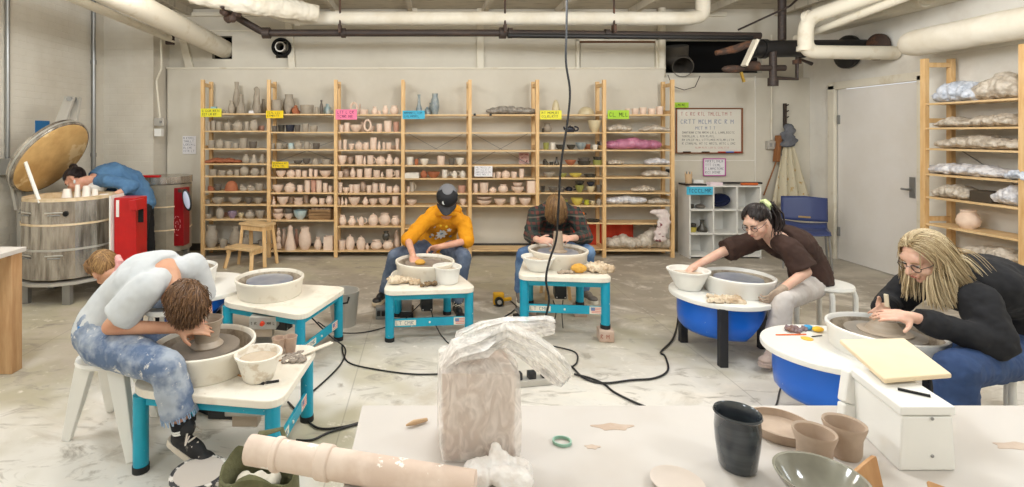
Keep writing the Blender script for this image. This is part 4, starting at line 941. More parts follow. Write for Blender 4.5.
W5 = round_wheel('round white pottery wheel with blue belly used by the person in brown', 2.16, 3.80, 0, rt=.345, legs=((-.21, .13), (-.15, -.29), (.31, .01)))
mb_t = W5
g5 = bpy.data.objects.new('pan_mount', None); bpy.data.objects.remove(g5)
def pan_at(t, dx, dy, z0, r, head, hgt=.13, rh=.16):
    pan(t, M_white, z0, r, head, hgt=hgt, rh=rh)
    for o in [o for o in bpy.data.objects if o.parent == t and o.name.split('.')[0] in ('splash_pan', 'wheel_head')]:
        o.location = (dx, dy, 0)
pan_at(W5, .13, .0, .42, .238, M_headblue, hgt=.12)
W6 = round_wheel('round white pottery wheel with blue belly before the person in black', 2.25, 2.82, 0, rt=.38, ey=-.05, zt=.42, legs=((-.16, -.12), (.3, -.2), (.25, .25)))
pan_at(W6, .18, -.07, .42, .252, M_head, hgt=.125, rh=.17)
W7 = round_wheel('white round wheel top behind the person in the grey t-shirt', -1.70, 3.98, 0, rt=.36, legs=((-.25, -.15), (.25, -.15), (0, .28)))
pan_at(W7, -.13, .02, .42, .22, M_headblue)

# ================================================================ kilns
def place(o, label, cat, group=None): return tag(o, label, cat, group)
KX, KY, KR = -3.47, 5.1, .40
t = thing('kiln', 'large open steel kiln with red control box and lid tipped back', 'kiln', (KX, KY, 0))
mb = MB().lathe([(KR - .09, .26), (KR, .24), (KR, .95), (KR - .09, .95), (KR - .09, .26)], (KX, KY, 0), 14); mb.build('steel_jacket', M_steel, t, world=True, smooth=False)
MB().lathe([(KR - .1, .3), (KR - .005, .94), (KR - .005, .975), (KR - .1, .975), (KR - .1, .3)], (KX, KY, 0), 14).build('fire_brick_rim', M_firerim, t, world=True)
MB().lathe([(0, .26), (KR - .09, .26), (KR - .09, .24), (0, .24)], (KX, KY, 0), 14).build('kiln_floor', M_brickfire, t, world=True)
for z in (.5, .73):
    MB().lathe([(KR + .002, z), (KR + .008, z), (KR + .008, z + .018), (KR + .002, z + .018), (KR + .002, z)], (KX, KY, 0), 14).build('brick_seam', M_firerim if z > .7 else M_steel2, t, world=True)
for z in (.84, .45):
    for a in (-115, -150, -75):
        p = V(KX + KR * 1.0 * math.cos(R(a)), KY + KR * 1.0 * math.sin(R(a)), z); tn = V(-math.sin(R(a)), math.cos(R(a)), 0)
        MB().cyl(p - tn * .07 + V(0, 0, .012), p + tn * .07 + V(0, 0, .012), .006, seg=6).build('latch', M_steel2, t, world=True); MB().cyl(p - tn * .05 - V(0, 0, .012), p + tn * .05 - V(0, 0, .012), .006, seg=6).build('latch', M_grey, t, world=True)
a = R(-62); p = V(KX + KR * math.cos(a), KY + KR * math.sin(a), .84); MB().ell(p, (.025, .015, .025)).build('peep_plug', M_dark, t, world=True, smooth=True)
MB().lathe([(0, .19), (KR + .03, .19), (KR + .03, .215), (0, .215)], (KX, KY, 0), 14).build('stand_plate', M_steel2, t, world=True)
for a in (-60, -130, 40, 150):
    MB().box((KX + .36 * math.cos(R(a)), KY + .36 * math.sin(R(a)), .098), (.07, .05, .19)).build('stand_leg', M_grey, t, world=True)
# lid
n = V(.83, -.04, -.55).normalized(); d1 = (V(0, 0, 1) - n * n.z).normalized(); d2 = n.cross(d1); ML = Matrix((d1, d2, -n)).transposed()
LC = at(53, 158, 5.2)
lid = MB().lathe([(0, -.0), (.41, 0), (.42, .01), (.42, .065), (0, .065)], LC, 40, M=ML).build('lid', M_steel, t, world=True, smooth=True)
MB().lathe([(0, -.012), (.385, -.012), (.4, 0), (0, 0)], LC, 40, M=ML).build('lid_brick', M_brickfire, lid, world=True, smooth=True)
MB().lathe([(.42, .02), (.427, .02), (.427, .035), (.42, .035), (.42, .02)], LC, 40, M=ML).build('lid_band', M_steel2, lid, world=True)
a0 = LC + d1 * .3 - n * .12
MB().bar(a0, at(70, 97, 5.35), .1, .03, up=(0, 1, 0)).build('counterweight_arm', M_steel2, t, world=True, bevel=.004)
MB().bar(LC + d1 * .36 - n * .1 + V(.06, .05, 0), at(77, 99, 5.45), .09, .03, up=(0, 1, 0)).build('counterweight_arm', M_steel2, t, world=True, bevel=.004)
MB().cyl(at(69, 99, 5.3), at(78, 100, 5.5), .025, seg=12).build('arm_pivot', M_grey, t, world=True)
MB().bar(at(22, 153, 4.9), at(40, 203, 4.72), .028, .02).build('lid_prop', M_white, t, world=True, bevel=.003)
MB().bar(at(21, 190, 5.2), at(22, 286, 5.2), .06, .05).build('hinge_post', M_steel2, t, world=True, bevel=.003)
MB().bar(at(21, 190, 5.22), at(36, 186, 5.4), .05, .04).build('hinge_plate', M_steel2, t, world=True, bevel=.003)
MB().bar(at(12, 184, 5.1), at(17, 210, 5.1), .03, .03).build('hinge_lever', M_steel2, t, world=True)
a, b = at(114, 198, 4.95), at(136, 262, 4.95)
cb_ = MB().box(((a.x + b.x) / 2, 5.05, (a.z + b.z) / 2), (b.x - a.x, .2, a.z - b.z)).build('control_box', M_red, t, world=True, bevel=.006)
MB().box(((a.x + .035), 4.948, a.z - .1), (.028, .004, .16)).build('white_label', M_white, cb_, world=True)
MB().bar(at(134, 205, 4.9), at(141, 204, 4.9), .16, .1, up=(0, 0, 1)).build('controller_face', M_red, cb_, world=True, bevel=.006)
MB().box((at(138.5, 225, 4.9).x, 4.94, .8), (.05, .004, .14)).build('vent_slots', M_dark, cb_, world=True)
MB().box((a.x - .015, 5.02, (a.z + b.z) / 2), (.015, .22, a.z - b.z + .05)).build('mounting_strip', M_white, cb_, world=True)
for i, (px, py, ww, hh) in enumerate(((67, 185, .1, .1), (77.5, 182, .06, .14), (86.5, 183, .09, .13), (95, 185, .07, .1), (104, 188, .12, .05))):
    Y = 5.12; a = at(px, 197, Y); mb = MB(); mb.lathe([(0, 0), (ww / 2, 0), (ww * .32, hh), (ww * .2, hh), (0, hh * .9)], (0, 0, 0), 18)
    o = mb.build('white_clay_pot', M_cone, smooth=True); o.location = (a.x, Y, .93); tag(o, f'white unfired pot, {ORD[i]} from left in the top of the open kiln', 'pot', 'white pots inside the open kiln')
tag(MB().lathe([(0, .9), (KR - .1, .9), (KR - .1, .925), (0, .925)], (KX, KY, 0), 24).build('kiln_shelf', M_firerim), 'round kiln shelf under the white pots in the open kiln', 'shelf')
# second kiln
K2 = (-3.13, 6.25); t = thing('kiln', 'smaller closed kiln with dark red control box behind the big kiln', 'kiln', (K2[0], K2[1], 0))
MB().lathe([(0, .2), (.3, .2), (.3, .98), (0, .98)], (*K2, 0), 12).build('steel_jacket', mat('dull_steel', (150, 142, 126), .5, c2=(132, 124, 108), scale=5, metal=.3), t, world=True)
MB().lathe([(0, .99), (.31, .99), (.31, 1.07), (0, 1.07)], (*K2, 0), 12).build('lid', M_steel, t, world=True)
MB().box((K2[0] - .02, K2[1] - .28, 1.085), (.22, .06, .025)).build('lid_handle', M_red, t, world=True, bevel=.004)
for i in range(5):
    z = .92 - i * .13; MB().cyl((K2[0] - .05, K2[1] - .27, z), (K2[0] - .05, K2[1] - .36, z), .026, .02, seg=14).build('peep_plug', M_white, t, world=True, smooth=True)
for z in (.72, .45): MB().lathe([(.3, z), (.306, z), (.306, z + .014), (.3, z + .014), (.3, z)], (*K2, 0), 12).build('seam_band', M_firerim, t, world=True)
for a_ in (20, 140, 260): MB().box((K2[0] + .24 * math.cos(R(a_)), K2[1] + .24 * math.sin(R(a_)), .1), (.05, .05, .2)).build('stand_leg', M_grey, t, world=True)
a, b = at(160.5, 188, 6.05), at(183.5, 246, 6.05)
rb = MB().box(((a.x + b.x) / 2, 6.13, (a.z + b.z) / 2), (b.x - a.x, .16, a.z - b.z)).build('control_box', M_darkred, t, world=True, bevel=.006)
MB().box((a.x + .1, 6.045, a.z - .13), (.075, .006, .09)).build('grey_plate', M_grey, rb, world=True)
MB().box((b.x - .03, 6.045, a.z - .03), (.06, .01, .04)).build('top_latch', M_rust, rb, world=True)
mb = MB()
for k in range(14):
    q = R(k * 47); r0 = .02 + .006 * k; mb.bar((b.x - .07 + r0 * .55 * math.cos(q), 6.047, b.z + .25 + r0 * 1.3 * math.sin(q)), (b.x - .07 + r0 * .55 * math.cos(q + .5), 6.047, b.z + .25 + r0 * 1.3 * math.sin(q + .5)), .008, .002, up=(0, 1, 0))
mb.build('chalk_scribble', mat('chalk', (196, 130, 130), .9), rb, world=True)
a = at(187, 200, 5.98); mb = MB().ell(a, (.05, .02, .13), M=Matrix.Rotation(R(-12), 3, 'Y')); o = mb.build('hand_mirror', M_black, smooth=True); 
tag(o, 'oval black hand mirror hanging on the dark red control box', 'mirror'); MB().ell(a - V(0, .012, 0), (.036, .012, .105), M=Matrix.Rotation(R(-12), 3, 'Y')).build('mirror_glass', mat('pale_mirror', (196, 204, 226), .15), o, smooth=True)

# ================================================================ left wooden bench
t = thing('wooden_bench', 'rough pine worktable with white top at the far left edge', 'table', (-3.1, 3.2, 0))
tp = at(22, 250, 3.47); MB().box((tp.x - .45, 3.2, .795), (.9, .62, .03)).build('table_top', M_table, t, world=True, bevel=.003)
M_rough = mat('rough_pine_post', (206, 168, 124), .7, c2=(184, 140, 96), scale=3, stretch=(8, 8, 1), c3=(130, 86, 50), s3=12, thr3=(.72, .76))
for (x, y) in ((tp.x - .055, 3.44), (tp.x - .8, 3.44), (tp.x - .055, 2.95), (tp.x - .8, 2.95)): MB().box((x, y, .39), (.09, .09, .78)).build('leg', M_rough, t, world=True, bevel=.003)
MB().box((tp.x - .45, 3.44, .7), (.74, .03, .11)).build('apron_board', M_rough, t, world=True, bevel=.002)

# ================================================================ front worktable
TZ = .90
def ft(px, py, z=TZ): return gr(px, py, z)
t = thing('worktable', 'long pale worktable with a dusty board top across the foreground', 'table', (.7, 1.0, 0))
x0 = ft(362, 405).x; x1 = 1.9; y1 = ft(362, 405).y; y0 = .35
mt = mat('dusted_table_top', (238, 226, 212), .6)
MB().box(((x0 + x1) / 2, (y0 + y1) / 2, TZ - .015), (x1 - x0, y1 - y0, .03)).build('table_top', M_table, t, world=True, bevel=.003)
for (x, y) in ((x0 + .06, y0 + .06), (x1 - .06, y0 + .06), (x0 + .06, y1 - .25), (x1 - .06, y1 - .25)): MB().box((x, y, (TZ - .03) / 2), (.09, .09, TZ - .03)).build('leg', M_rough, t, world=True, bevel=.003)
M_stain = mat('clay_stain', (190, 166, 146), .6, c2=(200, 180, 162), scale=24, thr=(.4, .6))
for i, (px, py, rx, ry, lb) in enumerate(((613, 427, .045, .014, 'long'), (592, 447, .016, .008, 'small'), (1016, 446, .05, .014, 'right edge'))):
    c = ft(px, py); poly = [(c.x + rx * math.cos(a) * (1 + .25 * math.sin(3 * a + i)), c.y + ry * math.sin(a) * (1 + .2 * math.sin(5 * a + i))) for a in [2 * math.pi * k / 28 for k in range(28)]]
    MB().prism(poly, TZ + .0002, TZ + .0006).build('clay_stain', M_stain, t, world=True)
# clay block
M_clayblk = mat('pinkish_clay_block', (208, 180, 160), .5, c2=(192, 163, 144), scale=9, bump=.2)
c0, c1 = ft(443, 466), ft(519, 466); cxx = (c0.x + c1.x) / 2; ww = (c1.x - c0.x) * 1.08
bx = (cxx, c0.y + .075, TZ)
mb = MB().box((bx[0], bx[1], TZ + .09), (ww - .02, .128, .178)); o = blob('clay_block', mb, M_clayblk, None, .006, 6, .006, .05)
tag(o, 'block of pinkish clay inside the clear plastic bag on the worktable', 'clay block')
# the bag around it
M_film = bpy.data.materials.new('clear_film'); M_film.use_nodes = True
nt = M_film.node_tree; N = nt.nodes; L = nt.links; b_ = N['Principled BSDF']; b_.inputs['Base Color'].default_value = lin((255, 250, 244)); b_.inputs['Roughness'].default_value = .35; b_.inputs['Specular IOR Level'].default_value = .5
tr = N.new('ShaderNodeBsdfTransparent'); mx = N.new('ShaderNodeMixShader'); out = N['Material Output']
nz = N.new('ShaderNodeTexNoise'); nz.inputs['Scale'].default_value = 42; nz.inputs['Distortion'].default_value = 1.5; tc = N.new('ShaderNodeTexCoord'); mp = N.new('ShaderNodeMapping'); mp.inputs['Scale'].default_value = (1, 1, .5); mp.inputs['Rotation'].default_value = (0, .6, .3)
L.new(tc.outputs['Object'], mp.inputs[0]); L.new(mp.outputs[0], nz.inputs['Vector'])
rg = N.new('ShaderNodeMapRange'); rg.inputs[1].default_value = .4; rg.inputs[2].default_value = .68; rg.inputs[3].default_value = .34; rg.inputs[4].default_value = .6
L.new(nz.outputs[0], rg.inputs[0]); L.new(rg.outputs[0], mx.inputs[0]); L.new(tr.outputs[0], mx.inputs[1]); L.new(b_.outputs[0], mx.inputs[2]); L.new(mx.outputs[0], out.inputs['Surface'])
def bag_ring(c, rx, ry, z, n=64, fold=.0, ph=0, sq=.86):
    pts = []
    for k in range(n):
        a = 2 * math.pi * k / n; s = 1 / max(abs(math.cos(a)), abs(math.sin(a))); rr = (1 - sq) + sq * s
        f = 1 + fold * (math.sin(a * 9 + ph) * .6 + math.sin(a * 17 + ph * 2) * .4)
        pts.append(V(c[0] + rx * rr * f * math.cos(a), c[1] + ry * rr * f * math.sin(a), z))
    return pts
t = thing('plastic_bag', 'clear plastic bag knotted around the clay block, ends flopping right', 'bag', (bx[0], bx[1], TZ))
hw = ww / 2; rings = []
for (z, rx, ry, fo, dx) in ((.001, .8, .8, .0, 0), (.004, 1.0, 1.0, .01, 0), (.03, 1.06, 1.06, .02, 0), (.09, 1.06, 1.05, .025, 0), (.15, 1.05, 1.05, .03, 0), (.184, 1.02, 1.02, .04, 0), (.194, .8, .8, .07, .005), (.205, .5, .5, .14, .012), (.216, .3, .3, .22, .02), (.226, .22, .24, .25, .03)):
    rings.append(bag_ring((bx[0] + dx, bx[1]), hw * .97 * rx, .07 * ry, TZ + z, fold=fo, ph=z * 20))
body = MB().ring_loft(rings, cap=True).build('bag_body', M_film, t, world=True, smooth=True)
def flap(name, path, wid, thick, ph, m_=M_film, seg=40):
    mb = MB(); rings = []; P = [Vector(p) for p in path]
    for i, p in enumerate(P):
        d = (P[min(i + 1, len(P) - 1)] - P[max(i - 1, 0)]).normalized(); sd = d.cross(V(0, 1, 0)); sd.normalize(); nn = d.cross(sd)
        rings.append([p + sd * wid[i] * math.cos(a) * (1 + .06 * math.sin(a * 11 + ph)) + nn * (thick[i] * math.sin(a) * (1 + .5 * math.sin(a * 9 + i)) + .006 * math.sin(6 * math.cos(a) * 2 + ph + i * .8)) for a in [2 * math.pi * k / seg for k in range(seg)]])
    return mb.ring_loft(rings, cap=True)
nk = V(bx[0] + .02, bx[1], TZ + .218)
f1 = flap('x', [nk + V(-.06, -.01, -.02), nk + V(-.045, 0, .0), nk + V(0, .01, .014), nk + V(.05, .02, .024), nk + V(.095, .02, .026), nk + V(.135, .02, .03), nk + V(.152, .02, .03)], [.016, .026, .03, .026, .022, .02, .017], [.02, .03, .026, .02, .014, .012, .006], 1)
f1.build('upper_flap', M_film, t, world=True, smooth=True)
f2 = flap('x', [nk + V(-.01, -.01, .0), nk + V(.04, -.02, .025), nk + V(.09, -.03, .0), nk + V(.13, -.03, -.03), nk + V(.155, -.03, -.055), nk + V(.165, -.03, -.066)], [.016, .028, .03, .03, .027, .018], [.016, .018, .014, .012, .01, .004], 3)
f2.build('lower_flap', M_film, t, world=True, smooth=True)
f3 = flap('x', [V(bx[0] - .075, bx[1] - .03, TZ + .18), V(bx[0] - .045, bx[1] - .03, TZ + .215), V(bx[0], bx[1] - .02, TZ + .222), nk + V(.03, 0, .02)], [.012, .022, .024, .016], [.015, .03, .03, .016], 5)
f3.build('gathered_shoulder', M_film, t, world=True, smooth=True)
# crumpled white film in front of the block
mb = MB(); rnd = random.Random(4)
for i in range(9): 
    c = ft(488 + rnd.uniform(-16, 34), 482 + rnd.uniform(-8, 10)); mb.ell((c.x, c.y, TZ + rnd.uniform(.008, .022)), (.03, .022, .02), sub=2)
mb.capsule(ft(500, 478) + V(0, 0, .02), ft(497, 470) + V(0, 0, .045), .022, .012)
o = blob('crumpled_plastic', mb, mat('milky_film', (250, 248, 245), .3, c2=(238, 230, 224), scale=26, bump=.6, bscale=50), None, .0035, 2, .02, .035)
for v in o.data.vertices: v.co.z = max(v.co.z, TZ + .001)
tag(o, 'crumpled milky plastic film in front of the bagged clay block', 'plastic film')
# clay dusted pipe with couplings
p0, p1, p2 = V(-.38, 1.085, TZ + .045), V(-.1, 1.03, TZ + .036), V(.115, .955, TZ + .036)
t = thing('dusty_pipe', 'clay dusted pipe with a collar lying across the table corner, lower left', 'pipe', p1)
M_dust = mat('clay_dusted_pipe', (230, 211, 196), .8, c2=(216, 193, 176), scale=8, thr=(.45, .6), c3=(244, 238, 230), s3=22, thr3=(.62, .64), bump=.2)
A = ft(252, 452); 
pa = at(250, 451, 1.055); pc = at(475, 491, .94); pa.z = pc.z = TZ + .03; pb = (pa + pc) / 2
MB().tube([pa, pb, pc], [.028, .028, .029], 28).build('pipe_tube', M_dust, t, world=True, smooth=True)
for (f, l, r_) in ((.14, .014, .032), (.36, .028, .032)):
    c = pa.lerp(pc, f); d = (pc - pa).normalized(); MB().cyl(c - d * l / 2, c + d * l / 2, r_, seg=28).build('collar', M_dust, t, world=True, smooth=True, bevel=.003)
# things standing on the worktable
def lathe_thing(name, prof, loc, m_, label, cat, seg=40, sx=1, sy=1, rz=0, group=None):
    o = MB().lathe(prof, (0, 0, 0), seg, sx=sx, sy=sy).build(name, m_, smooth=True); o.location = loc; o.rotation_euler.z = rz; return tag(o, label, cat, group)
c = V(.628, 1.045, TZ)
M_tumb = mat('slate_glaze', (62, 68, 72), .2, c2=(48, 52, 58), scale=3, stretch=(1, 1, 12), thr=(.4, .6), coat=.5)
lathe_thing('tumbler', [(0, 0), (.03, 0), (.034, .006), (.04, .05), (.042, .08), (.0405, .104), (.044, .109), (.0425, .113), (.039, .109), (.037, .085), (.034, .02), (0, .012)], c, M_tumb, 'tall dark slate glazed tumbler standing on the worktable', 'cup')
M_beige = mat('beige_stoneware', (186, 164, 144), .6, c2=(172, 150, 130), scale=16)
lathe_thing('clay_ring_dish', [(0, 0), (.06, 0), (.064, .004), (.066, .022), (.061, .023), (.058, .008), (0, .006)], V(.80, 1.17, TZ), M_beige, 'shallow beige dish behind the slate tumbler', 'dish')
cupp = [(0, 0), (.026, 0), (.03, .01), (.031, .04), (.0385, .064), (.038, .069), (.034, .066), (.028, .04), (.026, .01), (0, .008)]
lathe_thing('clay_cup', cupp, V(.79, 1.055, TZ), M_beige, 'beige flared cup between the tumbler and its twin on the worktable', 'cup', group='beige flared cups')
lathe_thing('clay_cup', cupp, V(.875, 1.085, TZ), M_beige, 'beige flared cup touching the white box on the worktable', 'cup', group='beige flared cups')
M_celadon = mat('grey_green_glaze', (150, 148, 134), .12, c2=(120, 116, 104), scale=7, coat=.8)
lathe_thing('glazed_bowl', [(0, 0), (.03, 0), (.034, .006), (.055, .025), (.072, .052), (.0735, .056), (.069, .055), (.05, .026), (.028, .01), (0, .008)], V(.712, .935, TZ), M_celadon, 'glossy grey green bowl at the bottom edge of the worktable', 'bowl')
lathe_thing('plaster_saucer', [(0, 0), (.03, 0), (.045, .012), (.048, .013), (.044, .009), (.028, .004), (0, .004)], V(.478, .985, TZ), mat('plaster', (218, 205, 194), .8), 'pale plaster saucer at the bottom of the worktable', 'saucer')
lathe_thing('glaze_elastic', [(.0175, 0), (.0205, 0), (.0205, .006), (.0175, .006), (.0175, 0)], V(ft(562, 443).x, ft(562, 443).y, TZ + .0005), mat('green_rubber', (150, 190, 170), .5), 'small pale green ring lying on the worktable', 'ring', sx=1, sy=.85)
mb = MB().tube([ft(406, 428) + V(0, 0, .006), ft(414, 426) + V(0, 0, .008), ft(427, 422) + V(0, 0, .006)], [.002, .006, .004], 8); tag(mb.build('clay_scrap', mat('tan_scrap', (200, 168, 132), .8), smooth=True), 'tan clay scrap near the left back of the worktable', 'clay scrap')
# wooden tools
M_tool = mat('tool_wood', (198, 152, 104), .5, c2=(176, 128, 80), scale=3, stretch=(10, 2, 2))
a = V(.775, .94, TZ); mb = MB(); poly = [(-.03, -.03), (.03, -.04), (.034, .022), (.0, .012), (-.026, .03)]
M_ = Matrix.Translation(V(.806, .955, TZ + .042)) @ Matrix.Rotation(R(12), 4, 'Z') @ Matrix.Rotation(R(72), 4, 'X')
mb.prism(rounded_poly([(-.034, -.046), (.03, -.046), (.036, .03), (.012, .022), (-.022, .008)], .004, 3), -.004, .004)
for v in mb.bm.verts: v.co = M_ @ v.co
tag(mb.build('wooden_rib', M_tool, bevel=.001), 'upright wooden throwing rib beside the grey green bowl', 'tool')
M_ = Matrix.Translation(V(.925, .93, TZ + .02)) @ Matrix.Rotation(R(-20), 4, 'Z') @ Matrix.Rotation(R(40), 4, 'X')
mb = MB().prism(rounded_poly([(-.02, -.02), (.02, -.02), (.018, .016), (-.014, .024)], .004, 3), -.003, .003)
for v in mb.bm.verts: v.co = M_ @ v.co
tag(mb.build('wooden_rib', M_tool, bevel=.001), 'small wooden tool corner right of the upright rib', 'tool')
# white box with board on it
bxL, bxR, bf, bb, bh = .945, 1.055, 1.035, 1.2, .128
t = thing('white_box', 'white plastic box with two screws standing on the worktable', 'box', ((bxL + bxR) / 2, 1.1, TZ))
mb = MB().ring_loft([[V(bxL - .003, bf - .002, TZ), V(bxR, bf - .002, TZ), V(bxR + .03, bb, TZ), V(bxL + .04, bb, TZ)], [V(bxL + .005, bf, TZ + bh - .02), V(bxR - .004, bf, TZ + bh - .02), V(bxR + .03, bb, TZ + bh - .02), V(bxL + .042, bb, TZ + bh - .02)]])
mb.build('box_body', M_white, t, world=True, bevel=.004)
MB().ring_loft([[V(bxL, bf - .002, q), V(bxR, bf - .002, q), V(bxR + .034, bb, q), V(bxL + .038, bb, q)] for q in (TZ + bh - .018, TZ + bh)]).build('box_lid', M_white, t, world=True, bevel=.003)
for z in (.104, .03): MB().ell(((bxL + bxR) / 2 + .008, bf - .002, TZ + z), (.0035, .002, .0035), sub=2).build('screw', M_grey, t, world=True, smooth=True)
mb = MB(); P = [V(.968, 1.195, TZ + .002), V(.974, 1.2, TZ + .05), V(.992, 1.21, TZ + .118)]
mb.bar(P[0], P[1], .024, .03, up=(1, 0, 0)).bar(P[1], P[2], .026, .03, up=(1, 0, 0)); mb.build('curved_side_bracket', M_white, t, world=True, bevel=.005)
z = TZ + bh + .006
mb = MB().ring_loft([[V(.985, 1.115, z), V(1.155, 1.14, z), V(1.235, 1.34, z), V(1.06, 1.33, z)], [V(.985, 1.115, z + .011), V(1.155, 1.14, z + .011), V(1.235, 1.34, z + .011), V(1.06, 1.33, z + .011)]])
tag(mb.build('ware_board', mat('cream_board', (238, 218, 184), .6, c2=(228, 206, 170), scale=4), bevel=.003), 'cream wooden ware board lying across the white box', 'board')
tag(MB().cyl((1.0, 1.1, TZ + bh + .003), (1.04, 1.07, TZ + bh + .003), .003, seg=8).build('pencil_stub', M_black), 'dark pencil lying on the white box under the board', 'pencil')

# ================================================================ things on the wheels
def bowl_at(x, y, z, r, h, m_, label, name='water_bowl', rim=.006, scal=0, inside=M_slip, base=.6):
    t = thing(name, label, 'bowl', (x, y, z))
    n = 40
    MB().lathe([(0, 0), (r * base, 0), (r * (base + .08), .006), (r * .94, h * .75), (r * .97, h - .012), (r * 1.06, h - .01), (r * 1.07, h), (r * .95, h), (r * .9, h * .75), (r * base, .012), (0, .01)], (x, y, z), n).build('bowl_body', m_, t, smooth=True, world=True)
    MB().lathe([(0, h * .72), (r * .9, h * .72), (r * .9, h * .75), (0, h * .76)], (x, y, z), n).build('slip_water', inside, t, smooth=True, world=True)
    return t
tt = .395
b = at(452, 283, 4.06); bowl_at(.175, 4.12, tt, .108, .13, M_white, 'white round bucket on the wheel table of the mustard sweatshirt person', 'water_bucket', base=.72)
bowl_at(.9, 4.14, .485, .125, .11, M_white, 'wide white bowl of slip on the raised teal wheel', base=.55)
bowl_at(1.955, 3.86, .42, .14, .145, M_white, 'white bowl on the round wheel table, hand of the person in brown inside', base=.5)
b4 = at(258, 380, 2.5); bowl_at(-.80, 2.50, tt, .105, .125, mat('slip_smeared_plastic', (238, 232, 220), .4, c2=(214, 200, 180), scale=16, thr=(.52, .62)), 'slip smeared white bowl on the nearest teal wheel', base=.6)
def crumple(name, c, sz_, m_, label, cat, seed=0, n=12, vox=.0045, wr=.038, ws=.03):
    rnd = random.Random(seed); mb = MB(); c = Vector(c)
    for i in range(n): mb.ell((c.x + rnd.uniform(-1, 1) * sz_[0], c.y + rnd.uniform(-1, 1) * sz_[1], c.z + sz_[2] * rnd.uniform(.3, .7)), (sz_[0] * .42, sz_[1] * .5, sz_[2] * rnd.uniform(.35, .55)), sub=2)
    o = blob(name, mb, m_, None, vox, 2, wr, ws)
    for v in o.data.vertices: v.co = v.co - c; v.co.z = max(v.co.z, 0)
    o.location = c; return tag(o, label, cat)
crumple('towel', (-.14, 4.1, tt), (.12, .05, .045), M_towel, 'clay stained towel crumpled on the table beside the white bucket', 'towel', 1)
crumple('sponge_scrap', (.03, 4.02, tt), (.05, .03, .03), mat('brown_scrap', (160, 130, 92), .8, c2=(70, 58, 46), scale=20), 'small dark and tan sponge scrap between towel and bucket', 'sponge', 2)
crumple('towel', (1.36, 4.12, .485), (.1, .07, .055), M_towel, 'cream towel hanging over the right corner of the raised wheel', 'towel', 3)
tag(blob('sponge', MB().ell((1.2, 4.06, .522), (.062, .04, .036)), M_sponge, None, .006, 1, .012, .03), 'big yellow sponge beside the towel on the raised wheel', 'sponge')
crumple('clay_scraps', (1.1, 4.05, .485), (.06, .025, .02), M_clay, 'soft clay scraps left of the yellow sponge on the raised wheel', 'clay', 4)
crumple('towel', (2.06, 3.58, .42), (.1, .05, .03), M_towel, 'stained towel draped at the front of the round wheel of the person in brown', 'towel', 5)
tag(blob('towel_fold', MB().capsule((2.0, 3.62, .43), (2.16, 3.52, .43), .02, .018), M_towel, None, .006, 1, .015), 'rolled edge of cloth beside the stained towel on the round wheel', 'cloth')
# clay on the wheel heads
def head_z(zt, hgt): return zt + hgt - .02
c = V(1.107, 4.33, .09 + .395 + .108)
lathe_thing('thrown_clay_cylinder', [(0, 0), (.075, 0), (.075, .006), (.05, .018), (.042, .05), (.038, .12), (.034, .165), (.028, .166), (.03, .12), (0, .1)], c, M_clay, 'tall wet clay cylinder being thrown on the raised wheel', 'clay')
c = V(-1.11, 2.625, .395 + .108)
M_claypot = mat('fresh_thrown_clay', (176, 162, 146), .45, c2=(164, 148, 130), scale=3, stretch=(1, 1, 14), thr=(.4, .6))
lathe_thing('thrown_clay_pot', [(0, 0), (.075, 0), (.078, .008), (.056, .03), (.06, .06), (.07, .12), (.078, .135), (.073, .137), (.064, .12), (.05, .04), (0, .03)], c + V(.01, .0, 0), M_claypot, 'freshly thrown clay pot spinning on the nearest teal wheel', 'pot')
c = W6.location + V(.18, -.07, .42 + .105)
lathe_thing('thrown_clay_mound', [(0, 0), (.115, 0), (.115, .006), (.085, .01), (.06, .04), (.045, .062), (.046, .07), (.0, .066)], c, M_claypot, 'low clay mound with a narrow top on the wheel of the person in black', 'clay')
lathe_thing('sponge', [(0, 0), (.035, 0), (.045, .015), (.03, .032), (0, .036)], V(-.04, 4.27, .395 + .108), M_sponge, 'yellow sponge pressed on the wheel head by the mustard sweatshirt person', 'sponge')
# tools on the nearest teal wheel
def on4(px, py): return gr(px, py, tt)
def rod(name, a, b, r, m_, label, cat='tool', up=None): return tag(MB().cyl(a + V(0, 0, r), b + V(0, 0, r), r, seg=8).build(name, m_, smooth=True), label, cat)
a, b = on4(218, 369), on4(262, 384); t = rod('needle_tool', a, b, .004, M_tool, 'thin wooden tool with black end on the nearest wheel table'); MB().cyl(b + V(-.03, .0, .005), b + V(.012, -.005, .005), .007, seg=8).build('black_grip', M_black, t)
a, b = on4(266, 384), on4(279, 382); rod('black_sponge_tip', a, b, .006, M_black, 'small black tool tip at the front edge of the nearest wheel table')
c = on4(225, 376); tag(blob('wooden_rib', MB().ell(c + V(0, 0, .008), (.04, .024, .007)), M_tool, None, .004, 1), 'kidney shaped wooden rib beside the pan of the nearest wheel', 'tool')
a, b = on4(285, 363), on4(332, 346); t = tag(MB().bar(a + V(0, 0, .01), b + V(0, 0, .02), .03, .008).build('wooden_bat_stick', mat('pale_stick', (224, 214, 198), .6), bevel=.002), 'long pale flat stick lying across the nearest wheel table', 'tool')
a, b = on4(238, 372), on4(300, 356); rod('wooden_dowel', a, b, .004, M_tool, 'thin brown dowel beside the long pale stick')
for i, (px, py) in enumerate(((266, 331), (276, 333))):
    c = gr(px, py + 14, tt)
    lathe_thing('plastic_cup', [(0, 0), (.026, 0), (.036, .085), (.038, .087), (.034, .087), (.024, .006), (0, .005)], V(-.78 + .055 * i, 2.78 + .02 * i, tt), mat('dusty_clear_plastic', (226, 200, 180), .35, c2=(206, 176, 156), scale=14, trans=.3), ('left' if i == 0 else 'right') + ' dusty pinkish plastic cup behind the slip smeared bowl', 'cup', group='dusty plastic cups')
